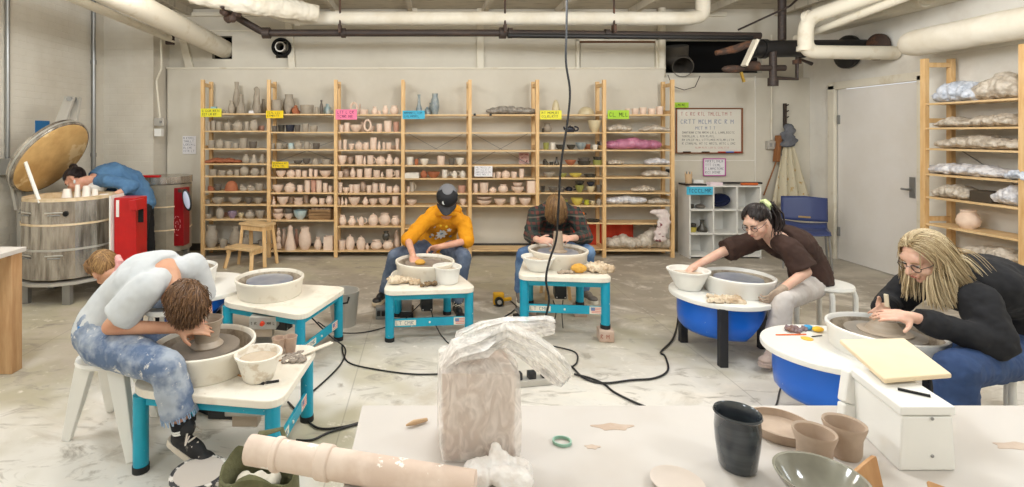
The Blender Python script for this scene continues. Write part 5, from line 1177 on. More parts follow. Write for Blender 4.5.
crumple('clay_scraps', (-.68, 2.72, tt), (.05, .05, .02), mat('grey_clay_scrap', (150, 138, 126), .5), 'grey clay scraps between bowl and stick on the nearest wheel table', 'clay', 7)
# tools on W6
def on6(px, py): return gr(px, py, .42)
rod('orange_tool', on6(776, 335.5), on6(806, 335), .004, mat('orange_plastic3', (226, 110, 50), .5), 'orange handled tool on the white round wheel table')
crumple('wet_rag', on6(796, 331), (.05, .03, .025), mat('brown_rag', (120, 84, 66), .8, c2=(150, 140, 150), scale=20), 'small brown rag at the back of the white round wheel table', 'rag', 8)
tag(blob('blue_sponge', MB().ell(on6(808, 330) + V(0, 0, .016), (.026, .02, .015)), mat('light_blue_sponge', (70, 160, 214), .8), None, .004, 1, .008, .02), 'light blue sponge next to the yellow sponge on the round wheel table', 'sponge')
tag(blob('yellow_sponge', MB().ell(on6(818, 332) + V(.0, 0, .016), (.032, .022, .015)), mat('bright_yellow_sponge', (238, 190, 60), .9), None, .004, 1, .008, .02), 'bright yellow sponge by the pan rim of the round wheel table', 'sponge')
c = on6(807, 339); tag(MB().lathe([(0, 0), (.028, 0), (.03, .004), (0, .006)], c, 20).build('yellow_rib', mat('yellow_plastic', (240, 190, 70), .5), smooth=True), 'flat round yellow rib on the white round wheel table', 'tool')
rod('wire_tool', on6(812, 337), on6(822, 336), .003, M_black, 'small dark wire tool beside the yellow sponge')
c = on6(818, 352)

# ================================================================ floor clutter
def cord(pts, r, label, m_=M_black, zs=None, name='power_cord'):  # power cords of the wheels and the drop from the ceiling
    P = []
    for i, p in enumerate(pts): P.append(gr(p[0], p[1], p[2] if len(p) > 2 else r + .001) if len(p) < 4 else at(p[0], p[1], p[3]))
    Q = []
    for i in range(len(P) - 1):      # Catmull-Rom
        p0, p1, p2, p3 = P[max(i - 1, 0)], P[i], P[i + 1], P[min(i + 2, len(P) - 1)]
        for k in range(6):
            u = k / 6; Q.append(.5 * ((2 * p1) + (p2 - p0) * u + (2 * p0 - 5 * p1 + 4 * p2 - p3) * u * u + (3 * p1 - p0 - 3 * p2 + p3) * u ** 3))
    Q.append(P[-1])
    r *= .75
    for q in Q: q.z = max(q.z, r)
    return tag(MB().tube(Q, r, 8).build(name, m_, smooth=True), label, 'cord', 'cords on the floor')
cord([(567, -6, 0, 3.82), (566.5, 30, 0, 3.82), (566, 62, 0, 3.82), (570, 92, 0, 3.82), (567, 125, 0, 3.82), (561, 165, 0, 3.82), (558, 215, 0, 3.82), (556, 240, 0, 3.82), (549, 262, 0, 3.82), (546, 280, 0, 3.8), (549, 300, 0, 3.8), (545, 318, 0, 3.8), (538, 332, 0, 3.83)], .011, 'thick dark cord hanging from the ceiling in front of the person in plaid')
cord([(553, 346), (575, 352), (577, 362), (570, 368)], .007, 'short black cord curling beside the clear bag')
cord([(558, 358), (572, 367), (584, 378), (604, 383), (632, 380), (655, 378), (668, 370), (665, 356), (661, 352), (672, 340), (677, 326), (679, 306, .1)], .009, 'black cord looping across the floor to the round blue bellied wheel')
cord([(574, 374), (590, 378), (604, 384), (614, 392), (634, 402), (652, 409)], .009, 'black cord running diagonally behind the worktable')
cord([(430, 300, .2), (433, 318, .12), (441, 335), (452, 345), (478, 350), (505, 360)], .006, 'thin black cord falling from the motor of the mustard person wheel')
cord([(342, 345), (344, 356), (352, 364), (380, 370), (412, 374), (442, 374)], .007, 'black cord on the floor between the unused wheel and the bagged clay')
cord([(310, 316, .25), (330, 336, .08), (345, 348), (342, 362), (330, 376), (312, 392), (300, 402)], .007, 'black cord curling down between the two left teal wheels')
cord([(318, 322, .2), (336, 332, .05), (366, 332), (400, 322, .03), (412, 312, .1), (424, 300, .2)], .006, 'thin black cord from the unused wheel to the next wheel')
cord([(288, 402), (300, 414), (318, 428), (342, 427), (358, 423)], .008, 'black cord under the front corner of the nearest wheel')
cord([(296, 440), (312, 440), (330, 432), (358, 424)], .008, 'black cord passing behind the dusty pipe')
cord([(784, 372, .12), (780, 390), (776, 405), (768, 412)], .006, 'thin black cord beside the round wheel of the person in black')
cord([(507, 298), (516, 306), (512, 312), (504, 318), (506, 328), (512, 332), (530, 330)], .007, 'black cord bundle left of the raised wheel')
cord([(553, 300, .2), (556, 312, .1), (553, 324), (549, 334)], .006, 'thin cord falling from the motor of the raised wheel')
cord([(563, 300, .2), (562, 315, .08), (563, 328)], .005, 'second thin cord falling from the motor of the raised wheel')
# power strip with plugs
c = gr(533, 384); t = thing('power_strip', 'grey power strip with black plugs on the floor behind the bagged clay', 'power strip', (c.x, c.y, 0), R(10))
MB().box((0, 0, .02), (.34, .07, .04)).build('strip_body', M_steel2, t, bevel=.006)
for i in range(3):
    MB().box((-.1 + .09 * i, 0, .06), (.05, .045, .045)).build('plug', M_black, t, bevel=.006)
mb = MB(); mb.tube([(-.1, 0, .08), (-.14, .03, .14), (-.2, .05, .1), (-.22, .06, .01)], .007, 8); mb.build('plug_cord', M_black, t, smooth=True)
c = gr(381, 318); t = thing('outlet_box', 'metal outlet box with black plugs on the floor left of the middle wheel', 'outlet', (c.x, c.y, 0), R(5))
MB().box((0, 0, .05), (.09, .07, .1)).build('box_body', M_grey, t, bevel=.004)
for sx_ in (-1, 1): MB().box((sx_ * .02, -.045, .055), (.03, .03, .04)).build('plug', M_black, t, bevel=.004)
c = gr(499, 306); t = thing('yellow_floor_tool', 'small yellow and black tool on the floor left of the raised wheel', 'lamp', (c.x, c.y, 0))  # yellow and black floor tool of unknown use, gives no light
MB().box((0, .03, .06), (.1, .06, .11)).build('yellow_housing', mat('safety_yellow', (226, 170, 30), .5), t, bevel=.012)
MB().cyl((0, -.03, .045), (0, 0, .045), .04, seg=20).build('drum_head', M_black, t, smooth=True); MB().cyl((0, -.035, .045), (0, -.03, .045), .02, seg=16).build('drum_face', M_steel2, t, smooth=True)
MB().bar((.04, .02, .05), (.12, .03, .06), .03, .03).build('handle', MATS['safety_yellow'], t, bevel=.008)
# foot pedals
for (x, y, rz, lb) in ((-.16, 4.55, 0, 'black foot pedal beside the left foot behind the middle wheel'), (.84, 4.35, R(20), 'black foot pedal left of the raised wheel'), (-1.02, 3.02, R(10), 'black foot pedal behind the nearest wheel')):
    t = thing('foot_pedal', lb, 'pedal', (x, y, 0), rz); MB().box((0, 0, .02), (.12, .22, .04)).build('pedal_base', M_black, t, bevel=.006); mb = MB().box((0, .01, .06), (.09, .19, .018), M=Matrix.Rotation(R(12), 3, 'X')); mb.build('pedal_plate', M_grey, t, bevel=.004)
# khaki bag and speckled bucket bottom left
M_khaki = mat('khaki_canvas', (112, 110, 78), .9, c2=(84, 84, 56), scale=7, bump=.4, bscale=60)
kb = V(-.585, 1.84, 0)
t = thing('canvas_bag', 'open khaki canvas bag with white label below the dusty pipe', 'bag', kb)
mb = MB()
rg_ = [[kb + V(.135 * k * math.cos(a) * (1 + .05 * math.sin(5 * a + z * 9)), .12 * k * math.sin(a) * (1 + .06 * math.sin(4 * a + z * 6)), z * 1.1 + (.03 * math.sin(3 * a) if z > .25 else 0)) for a in [2 * math.pi * j / 40 for j in range(40)]] for (k, z) in ((.9, 0), (1.05, .06), (1.05, .18), (.98, .3), (.95, .36), (.9, .365), (.86, .34), (.86, .2), (.8, .06))]
mb.ring_loft(rg_); o = mb.build('bag_body', M_khaki, t, smooth=True, world=True); d = o.modifiers.new('creases', 'DISPLACE'); d.texture = clouds(.07); d.strength = .03
MB().tube([kb + V(-.07, .06, .36), kb + V(-.03, .1, .45), kb + V(.05, .1, .47), kb + V(.1, .08, .36)], .016, 8, flat=.4).build('strap', M_khaki, t, smooth=True, world=True)
MB().box(kb + V(-.05, -.133, .32), (.05, .003, .07)).build('white_label', M_white, t, world=True)
mb = MB()
for i in range(3): mb.ell(kb + V(-.06 + .05 * i, .02, .33), (.03, .04, .03), sub=2)
tag(blob('folded_cloth', mb, mat('pale_cloth', (214, 206, 190), .9), None, .008, 2, .02), 'pale folded cloth inside the open khaki bag', 'cloth')
sb = V(-.955, 2.2, 0)
t = thing('speckled_tub', 'black and white speckled tub under the raised sneaker', 'tub', sb)
MB().lathe([(0, 0), (.095, 0), (.11, .13), (.118, .135), (.116, .142), (.1, .142), (.09, .02), (0, .015)], sb, 36).build('tub_body', mat('speckled_plastic', (60, 58, 60), .5, c2=(214, 208, 200), scale=30, thr=(.5, .56), c3=(230, 170, 160), s3=16, thr3=(.66, .68)), t, smooth=True, world=True)
MB().lathe([(.0, .13), (.1, .13), (.1, .143), (0, .146)], sb, 36).build('tub_lid', mat('dusty_lid', (190, 180, 170), .7), t, smooth=True, world=True)
# grey bin and box behind the unused wheel
c = V(-.67, 4.3, 0); t = thing('rubbish_bin', 'small grey bin behind the right leg of the unused wheel', 'bin', c)
MB().lathe([(0, 0), (.1, 0), (.125, .27), (.13, .28), (.12, .28), (.095, .02), (0, .015)], c, 28).build('bin_body', M_steel2, t, smooth=True, world=True)
MB().tube([c + V(-.05, -.125, .25), c + V(-.02, -.15, .21), c + V(.05, -.14, .22), c + V(.06, -.12, .26)], .008, 8).build('handle', M_black, t, smooth=True, world=True)

# ================================================================ people
def frame_from(fwd, up):
    y = Vector(fwd).normalized(); u = Vector(up); z = (u - y * u.dot(y)).normalized(); x = y.cross(z)
    return Matrix((x, y, z)).transposed()
def skin_mat(name, c, c2): return mat(name, c, .5, c2=c2, scale=12, thr=(.4, .7), sss=.15)
def add_head(mb, HM, k=1.0, side=1):
    """cranium, jaw, nose, lips, ears; local frame x right, y face, z up"""
    def L(*p): return HM @ (Vector(p) * k)
    R3 = HM.to_3x3()
    def e(c, r, M=None): mb.ell(L(*c), tuple(q * k for q in r), M=R3 @ M if M else R3)
    e((0, -.012, .035), (.072, .092, .085)); e((0, .022, -.03), (.06, .066, .078)); e((0, .045, -.078), (.038, .04, .034)); e((0, .068, -.092), (.019, .018, .016))
    e((0, .07, .03), (.052, .022, .035)); e((0, .082, .022), (.045, .01, .009)); e((.036, .055, -.03), (.026, .026, .028)); e((-.036, .055, -.03), (.026, .026, .028))
    mb.capsule(L(0, .088, .012), L(0, .112, -.024), .008 * k, .013 * k, 10); e((.011, .098, -.027), (.008, .01, .007)); e((-.011, .098, -.027), (.008, .01, .007))
    e((0, .088, -.053), (.021, .011, .006)); e((0, .086, -.063), (.019, .012, .007))
    for s_ in (-1, 1):
        e((s_ * .074, -.006, -.002), (.009, .02, .032)); e((s_ * .076, -.004, -.026), (.008, .011, .012))
def face_parts(parent, HM, k=1.0, brow=None, lip=None, closed=False, iris=None):
    R3 = HM.to_3x3()
    def L(*p): return HM @ (Vector(p) * k)
    for s_ in (-1, 1):
        mb = MB().ell(L(s_ * .03, .0785, .004), (.0125 * k, .0085 * k, .0062 * k), M=R3, sub=2); ey = mb.build('eye', mat('eye_white', (222, 216, 208), .2), parent, smooth=True, world=True)
        MB().ell(L(s_ * .03, .0845, .0015), (.0055 * k, .0036 * k, .0052 * k), M=R3, sub=2).build('iris', mat('dark_iris', (50, 34, 24), .15), ey, smooth=True, world=True)
        MB().tube([L(s_ * .014, .0855, .006), L(s_ * .03, .089, .009), L(s_ * .046, .08, .005)], .0017 * k, 6).build('eyelashes', mat('lash_dark', (40, 28, 24), .7), parent, smooth=True, world=True)
        MB().tube([L(s_ * .012, .0905, .022), L(s_ * .03, .0915, .028), L(s_ * .05, .078, .022)], [.003 * k, .0035 * k, .0015 * k], 6).build('eyebrow', brow or mat('brow_brown', (86, 62, 44), .8), parent, smooth=True, world=True)
    MB().tube([L(-.02, .0955, -.0575), L(0, .1005, -.056), L(.02, .0955, -.0575)], [.002 * k, .0045 * k, .002 * k], 8, flat=.8).build('lips', lip or mat('lip_pink', (190, 112, 100), .5), parent, smooth=True, world=True)
def add_hand(mb, wrist, d, n, side, size=1.0, curl=(18, 28, 20), spread=.1, thumb=(.5, .75, .25), tcurl=15):
    """palm with five fingers; d finger direction, n palm-facing normal, side +1/-1 puts the thumb on d x n side"""
    wrist = Vector(wrist); d = Vector(d).normalized(); n = Vector(n); n = (n - d * n.dot(d)).normalized(); s = d.cross(n) * side; k = size
    M = Matrix((s, d, n)).transposed()
    mb.ell(wrist + d * .045 * k, (.04 * k, .052 * k, .0155 * k), M=M); mb.capsule(wrist - d * .01 * k, wrist + d * .03 * k, .024 * k, .026 * k, 12)
    mb.ell(wrist + d * .035 * k + s * .022 * k + n * .006 * k, (.018 * k, .034 * k, .015 * k), M=M)
    for i, (o, l, r) in enumerate(((.03, .072, .0088), (.0105, .082, .009), (-.0095, .076, .0088), (-.029, .058, .0076))):
        p = wrist + d * (.083 - abs(o - .005) * .25) * k + s * o * k; sp = s * (o * spread / .03 * .35)
        q = (d + sp).normalized(); ang = 0; seg = (.45, .32, .26)
        for j in range(3):
            ang += curl[j] + i * 2; a = R(ang); v = (q * math.cos(a) + n * math.sin(a)); e = p + v * l * seg[j] * k * 1.05
            mb.capsule(p, e, r * (1 - .1 * j) * k, r * (1 - .1 * (j + 1)) * k, 10); p = e
    p = wrist + d * .022 * k + s * .03 * k + n * .004 * k; v = (d * thumb[0] + s * thumb[1] + n * thumb[2]).normalized(); q = p + v * .036 * k
    mb.capsule(p, q, .0125 * k, .0105 * k, 10); v2 = (v + d * .5 + n * math.sin(R(tcurl))).normalized(); mb.capsule(q, q + v2 * .03 * k, .0105 * k, .0085 * k, 10)
def torso_rings(J, k=1.0, dk=1.0, t0=-.1, t1=1.0, n=28, sec=None):
    P, B, N = J['P'], J['B'], J['N']; hx = (J['HR'] - J['HL']).normalized(); sx_ = (J['SR'] - J['SL']).normalized()
    sec = sec or [(-.1, .1, .085), (0, .165, .115), (.15, .165, .118), (.4, .15, .108), (.7, .172, .118), (.88, .17, .105), (.97, .12, .082), (1.04, .062, .06)]
    out = []
    for (t, a, b) in sec:
        if t < t0 or t > t1 + .05: continue
        c = P * (1 - t) ** 2 + B * 2 * t * (1 - t) + N * t * t if 0 <= t <= 1 else (P + (B - P).normalized() * t * .5 if t < 0 else N + (N - B).normalized() * (t - 1) * .5)
        tt_ = min(max(t, 0), 1); d = (B - P) * (1 - tt_) + (N - B) * tt_; d.normalize()
        lx = hx * (1 - tt_) + sx_ * tt_; lx = (lx - d * lx.dot(d)).normalized(); ly = d.cross(lx)
        out.append([c + lx * a * k * math.cos(q) + ly * b * k * dk * math.sin(q) for q in [2 * math.pi * i / n for i in range(n)]])
    return out
def person(label, J, skin, hands=(), k=1.0, head=1.0, vox=.0065, dk=1.0, feet=False):
    J.update({a: Vector(b) for a, b in J.items()})
    t = thing('person', label, 'person', (J['P'].x, J['P'].y, 0)); mb = MB(); s = .9 * k
    mb.ring_loft(torso_rings(J, s, dk))
    HM = Matrix.Translation(J['Hd']) @ frame_from(J['fwd'], J['up']).to_4x4()
    mb.capsule(J['N'], HM @ Vector((0, -.03, -.05)), .056, .054)
    for q in 'LR':
        S, E, W_ = J['S' + q], J['E' + q], J['W' + q]
        mb.capsule(J['N'].lerp(S, .35), S, .055 * s, .058 * s); mb.capsule(S, E, .05 * s, .04 * s); mb.capsule(E, W_, .04 * s, .026)
        mb.capsule(J['P'].lerp(J['H' + q], .6), J['H' + q], .09 * s, .09 * s); mb.capsule(J['H' + q], J['K' + q], .085 * s, .058 * s); mb.capsule(J['K' + q], J['A' + q], .056 * s, .036)
    add_head(mb, HM, head)
    for h in hands: add_hand(mb, **h)
    body = blob('body', mb, skin, t, vox, 2)
    return t, HM, body
def top(t, J, m_, k=1.0, sleeve=1.0, name='shirt', wr=.014, ws=.07, dk=1.05, hem=-.1, slk=1.0, vox=.009, neck=.97, loose=0):
    mb = MB(); K = 1.08 * k
    mb.ring_loft(torso_rings(J, K, dk, t0=hem, t1=neck))
    for q in 'LR':
        S, E, W_ = J['S' + q], J['E' + q], J['W' + q]; mb.capsule(J['N'].lerp(S, .45), S, .068 * k, .07 * k)
        if sleeve <= 1: e = S.lerp(E, sleeve); mb.capsule(S, e, .068 * k * slk, (.062 + loose) * k * slk, dome=(True, False))
        else:
            e = E.lerp(W_, sleeve - 1); mb.capsule(S, E, .066 * k * slk, .058 * k * slk); mb.capsule(E, e, .057 * k * slk, .043 * k * slk, dome=(True, False))
    return blob(name, mb, m_, t, vox, 5, wr, ws)
def trousers(t, J, m_, k=1.0, to=.95, name='jeans', wr=.014, ws=.06, vox=.009, flare=0, dk=1.0):
    mb = MB(); mb.ring_loft(torso_rings(J, 1.06 * k, dk, t0=-.2, t1=.2, sec=[(-.1, .12, .095), (0, .17, .12), (.12, .168, .12), (.2, .16, .115)]))
    for q in 'LR':
        Hh, Kk, A = J['H' + q], J['K' + q], J['A' + q]; mb.capsule(J['P'].lerp(Hh, .5), Hh, .1 * k, .1 * k); mb.capsule(Hh, Kk, .097 * k, .073 * k); mb.capsule(Kk, Kk.lerp(A, to), .072 * k, (.055 + flare) * k, dome=(True, False))
    return blob(name, mb, m_, t, vox, 4, wr, ws)
def shoe(t, ankle, toe, up_m, sole_m, name='shoe', L=.27, laces=None, up=(0, 0, 1), drop=.07, cap=None):
    """shoe from the ankle joint towards toe direction"""
    d = Vector(toe).normalized(); u = Vector(up); u = (u - d * u.dot(d)).normalized(); s = d.cross(u); A = Vector(ankle); h = A - u * drop - d * .065
    o2 = [(-.0, .03), (.06, .036), (.13, .037), (.2, .045), (.25, .036), (.27, .015)]
    poly = [(a * L / .27, b) for a, b in o2] + [(a * L / .27, -b) for a, b in o2[::-1]]; poly = rounded_poly(poly, .03, 3)
    sh = MB().ring_loft([[h + d * a + s * b + u * z for a, b in poly] for z in (-.012, .016)]).build(name, sole_m, t, world=True, smooth=True, bevel=.003)
    mb = MB(); M = Matrix((s, d, u)).transposed()
    mb.capsule(h + d * .05 + u * .04, A + u * .03, .038, .043); mb.capsule(h + d * .05 + u * .035, h + d * .17 + u * .026, .038, .034); mb.ell(h + d * (L * .78) + u * .024, (.042, .052, .026), M=M); mb.ell(h + d * .13 + u * .045, (.034, .07, .03), M=M)
    u_ = blob('shoe_upper', mb, up_m, sh, .005, 2)
    if cap: MB().ell(h + d * (L * .86) + u * .022, (.039, .037, .026), M=M).build('toe_cap', cap, sh, world=True, smooth=True)
    if laces:
        for i in range(5):
            c = h + d * (.09 + .024 * i) + u * (.088 - .011 * i); MB().tube([c + s * .026 - u * .006, c + u * .006 + d * .008, c - s * .026 - u * .006], .0042, 6).build('lace', laces, sh, world=True, smooth=True)
        c = h + d * .09 + u * .088
        for sg in (-1, 1): MB().tube([c, c + s * sg * .03 + u * .02 + d * .01, c + s * sg * .05 + d * .03 - u * .01, c + s * sg * .01 + d * .012]  , .0038, 6).build('lace', laces, sh, world=True, smooth=True)
    return sh
def hair_mat(name, c, c2, rough=.45):
    m = mat(name, c, rough, spec=.4); nt = m.node_tree; N = nt.nodes; L = nt.links; b = N['Principled BSDF']
    g = N.new('ShaderNodeNewGeometry'); x = N.new('ShaderNodeMix'); x.data_type = 'RGBA'; x.inputs[6].default_value = lin(c); x.inputs[7].default_value = lin(c2)
    L.new(g.outputs['Random Per Island'], x.inputs[0]); L.new(x.outputs[2], b.inputs['Base Color']); return m
def hair(t, HM, m_, n=260, length=.12, comb=(0, -1, .2), grav=.25, r=.006, seed=1, k=1.0, base=True, region=None, steps=9, curl=0, name='hair', gdir=(0, 0, -1), capz=-.02, stiff=.6, cling=0, inner=1.035):
    """locks combed over the skull then hanging; region(local dir) says where they root"""
    rnd = random.Random(seed); R3 = HM.to_3x3(); Ri = R3.inverted(); g = Ri @ Vector(gdir); c0 = V(0, -.014, .036); rad = V(.079, .099, .092)
    if base:
        mb = MB(); mb.ell(c0, rad); 
        kill = [v for v in mb.bm.verts if not (region or (lambda q: q.z > -.3 or q.y < -.2))(V(*((v.co - c0)[i] / rad[i] for i in range(3))).normalized())]
        bmesh.ops.delete(mb.bm, geom=kill, context='VERTS')
        for v in mb.bm.verts: v.co = HM @ (v.co * k)
        bo = mb.build(name, m_, t, smooth=True, world=True, solid=.006)
    mb = MB(); cnt_ = 0; tries = 0
    while cnt_ < n and tries < n * 20:
        tries += 1; q = V(rnd.gauss(0, 1), rnd.gauss(0, 1), rnd.gauss(0, 1)).normalized()
        if region:
            if not region(q): continue
        elif not (q.z > -.25 or q.y < -.15): continue
        p = c0 + V(q.x * rad.x, q.y * rad.y, q.z * rad.z); cb = comb(q) if callable(comb) else Vector(comb)
        v = (cb + V(rnd.uniform(-.2, .2), rnd.uniform(-.2, .2), rnd.uniform(-.2, .2))).normalized(); L_ = length * rnd.uniform(.75, 1.15); st = L_ / steps; pts = [p.copy()]; ph = rnd.uniform(0, 6)
        for i in range(steps):
            v = (v * stiff + g * grav + cb * (1 - stiff) * .6 + V(math.sin(ph + i * 1.3), math.cos(ph + i), math.sin(ph * 2 + i)) * curl).normalized(); p = p + v * st
            e = p - c0; f = math.sqrt((e.x / rad.x) ** 2 + (e.y / rad.y) ** 2 + (e.z / rad.z) ** 2)
            if f < inner or i < steps * cling: e2 = e * ((inner + .01 + .04 * abs(math.sin(ph))) / f); nw = c0 + e2; v = (nw - pts[-1]).normalized() if (nw - pts[-1]).length > 1e-5 else v; p = nw
            pts.append(p.copy())
        rr = [r * (1 - .75 * abs(i / steps - .3) ** 1.3) * k for i in range(steps + 1)]; rr[-1] = r * .25 * k
        mb.tube([HM @ (a * k) for a in pts], rr, 5, flat=.5); cnt_ += 1
    return mb.build('hair_locks' if base else name, m_, bo if base else t, smooth=True, world=True)
def glasses(t, HM, m_, k=1.0):
    def L(*p): return HM @ (Vector(p) * k)
    g = MB()
    for s_ in (-1, 1):
        g.tube([L(s_ * (.032 + .023 * math.cos(a)), .1 - .006 * abs(math.cos(a)), .0 + .018 * math.sin(a)) for a in [2 * math.pi * i / 16 for i in range(17)]], .0018, 6)
    g.tube([L(-.009, .1, .004), L(0, .103, .007), L(.009, .1, .004)], .0018, 6)
    fr = g.build('glasses', m_, t, world=True, smooth=True)
    for s_ in (-1, 1): MB().tube([L(s_ * .055, .096, .004), L(s_ * .074, .06, .006), L(s_ * .079, -.01, .012)], .0018, 6).build('temple', m_, fr, world=True, smooth=True)
    return fr
def stool(name, label, x, y, h, r, m_, rz=0, legs=4, lr=.016, box=False, spread=1.0, cat='stool'):
    t = thing(name, label, cat, (x, y, 0), rz); MB().lathe([(0, h - .035), (r * .95, h - .035), (r, h - .02), (r * .97, h), (0, h)], (0, 0, 0), 32).build('seat', m_, t, smooth=True, bevel=.002)
    for i in range(legs):
        a = 2 * math.pi * (i + .5) / legs; p = V(r * .7 * math.cos(a), r * .7 * math.sin(a), h - .03); q = V(r * 1.0 * spread * math.cos(a), r * 1.0 * spread * math.sin(a), 0)
        if box: MB().bar(p, q, .05, .03, up=(-math.sin(a), math.cos(a), 0)).build('leg', m_, t, bevel=.004)
        else: MB().cyl(p, q + V(0, 0, .0), lr, seg=12).build('leg', m_, t, smooth=True)
    return t

# --- denim and cloth
M_jeans = mat('blue_denim', (78, 90, 112), .85, c2=(118, 130, 148), scale=6, thr=(.4, .7), bump=.2, bscale=200)
M_jeansdusty = mat('clay_dusted_denim', (92, 110, 140), .85, c2=(164, 172, 184), scale=7, thr=(.42, .6), c3=(214, 212, 208), s3=18, thr3=(.62, .68))
M_jeansdark = mat('dark_denim', (40, 62, 102), .85, c2=(52, 78, 122), scale=6, thr=(.4, .7))
M_jeansmid = mat('mid_blue_denim', (78, 108, 150), .85, c2=(116, 146, 182), scale=5, thr=(.42, .62))
SK1 = skin_mat('fair_skin', (214, 164, 140), (204, 146, 122)); SK2 = skin_mat('warm_skin', (206, 156, 126), (196, 140, 112)); SK3 = skin_mat('light_skin', (222, 182, 160), (212, 160, 138))
M_claystain_skin = mat('clay_covered_hand', (176, 156, 138), .7, c2=(160, 138, 120), scale=16)

# --- person in the mustard sweatshirt
J = dict(P=at(437, 247, 5.14), B=at(441, 222, 5.16), N=at(446, 214, 4.86), SL=at(425,222,4.9), SR=at(464,223,4.9), EL=at(408,240,4.74), ER=at(467,241,4.8),
         WL=at(413, 255, 4.42), WR=at(439, 247, 4.66), HL=at(428, 248, 5.08), HR=at(448, 248, 5.08), KL=at(395, 256, 4.72), KR=at(464, 257, 4.68), AL=at(384, 293, 4.86), AR=at(457, 303, 4.62), Hd=at(447,201,4.74), fwd=(-.1, -.72, -.68), up=(0, -.68, .72))
J = {a: Vector(b) for a, b in J.items()}
t, HM, bd = person('person in a mustard sweatshirt and black cap seated at the middle wheel', J, SK1, hands=[dict(wrist=J['WL'] + V(0, -.02, 0), d=(.12, -.7, -.45), n=(0, .3, -.9), side=1, curl=(12, 22, 18)), dict(wrist=J['WR'], d=(-.95, -.15, -.1), n=(.1, -.5, -.6), side=-1, curl=(30, 40, 30))])
face_parts(t, HM)
M_mustard = mat('mustard_fleece', (228, 156, 18), .9, c2=(212, 138, 10), scale=8, bump=.2, bscale=120)
sh = top(t, J, M_mustard, 1.04, 1.1, 'sweatshirt', .024, .08, slk=1.12, neck=1.0)
mb = MB().tube([J['N'] + V(.085 * math.cos(a), -.03 + .07 * math.sin(a), .0 - .02 * math.sin(a)) for a in [2 * math.pi * i / 16 for i in range(17)]], .024, 8)
blob('hood', MB().capsule(J['N'] + V(-.08, .05, .03), J['N'] + V(.1, .05, .03), .05, .05), M_mustard, sh, .008, 3, .015); mb.build('collar', M_mustard, sh, world=True, smooth=True)
trousers(t, J, M_jeans, .95, 1.0)
shoe(t, J['AL'] + V(0, 0, .02), (-.35, -.9, 0), M_black, mat('tan_sole', (196, 178, 150), .7)); shoe(t, J['AR'] + V(0, 0, -.015), (.15, -1, 0), M_black, M_rubber, laces=M_whitepaint)
# chest print: white flower cluster
def front_point(J, u, v):   # on the chest, facing the camera
    c = J['P'].lerp(J['N'], v); return c + V(u, 0, 0)
prn = MB(); dg = bpy.context.evaluated_depsgraph_get()
def stick(obj, px, py, r, m_, name, parent, lift=.004, seg=18, petals=0):
    o_, d_ = V(0, 0, H), (at(px, py, 4) - V(0, 0, H)).normalized(); bpy.context.view_layer.update(); inv = obj.matrix_world.inverted()
    hit, loc, nor, fi = obj.ray_cast(inv @ o_, inv.to_3x3() @ d_)
    if not hit: return None
    loc = obj.matrix_world @ loc; z = nor.normalized(); x = z.orthogonal().normalized(); y = z.cross(x); mb = MB()
    vs = [mb.bm.verts.new(loc + z * lift + (x * math.cos(a) + y * math.sin(a)) * r * (1 + (.22 * math.cos(petals * a) if petals else 0))) for a in [2 * math.pi * i / max(seg, petals * 6) for i in range(max(seg, petals * 6))]]
    mb.bm.faces.new(vs); return mb.build(name, m_, parent, world=True)
M_pw = mat('print_white', (226, 226, 222), .8); M_pg = mat('print_blue_grey', (130, 152, 168), .8); M_py = mat('print_yellow', (240, 206, 60), .8)
stick(sh, 441, 233, .052, M_pw, 'printed_flower', sh, .016, petals=9); stick(sh, 441, 232, .016, M_pg, 'printed_flower_centre', sh, .019)
for (px, py, r_, m_) in ((433, 234, .016, M_pw), (449, 229, .02, M_pw), (450, 235, .014, M_pg), (434, 226, .013, M_pw), (441, 225, .01, M_py), (446, 226, .012, M_py), (431, 236, .013, M_pg), (436, 238, .01, M_pw)): stick(sh, px, py, r_, m_, 'printed_petal', sh, .014, petals=5)
# cap
def cap(t, HM, crown, brim_m, panel_m=None, k=1.0):
    c0 = V(0, -.012, .04); mb = MB(); prof = [(.092, -.02), (.095, 0), (.092, .035), (.078, .07), (.045, .092), (0, .099)]
    mb.lathe(prof, c0, 32, sx=.93, sy=1.12)
    for v in mb.bm.verts: v.co = HM @ (v.co * k)
    c = mb.build('cap', crown, t, smooth=True, world=True, solid=.006)
    mb = MB(); mb.grid(lambda u, v: HM @ ((V((u - .5) * .165 * (1 - .35 * v * v), .088 + .07 * v * (1 - (2 * u - 1) ** 2 * .3) - .045 * (2 * u - 1) ** 2, .028 - .03 * v - .014 * (2 * u - 1) ** 2)) * k), 14, 8)
    mb.build('brim', brim_m, c, smooth=True, world=True, solid=.006)
    if panel_m:
        mb = MB(); mb.lathe([(.0965, .0), (.0965, .035), (.082, .07), (.048, .094)], c0, 32, sx=.94, sy=1.13)
        bmesh.ops.delete(mb.bm, geom=[v for v in mb.bm.verts if v.co.y < -.005 - (v.co.z - .04) * .3], context='VERTS')
        for v in mb.bm.verts: v.co = HM @ (v.co * k)
        mb.build('front_panel', panel_m, c, smooth=True, world=True, solid=.004)
        mb = MB().lathe([(0, 0), (.017, 0), (.017, .003), (0, .003)], (0, 0, 0), 20); M = HM @ Matrix.Translation(V(.022, .088, .082) * k) @ Matrix.Rotation(R(-58), 4, 'X')
        for v in mb.bm.verts: v.co = M @ v.co
        mb.build('round_badge', M_pw, c, world=True)
    return c
cap(t, HM, mat('grey_mesh', (112, 112, 116), .8), mat('charcoal_brim', (54, 54, 58), .8), mat('black_twill', (22, 22, 26), .8), 1.06)
M_hbrown = hair_mat('brown_hair', (74, 52, 34), (110, 82, 54))
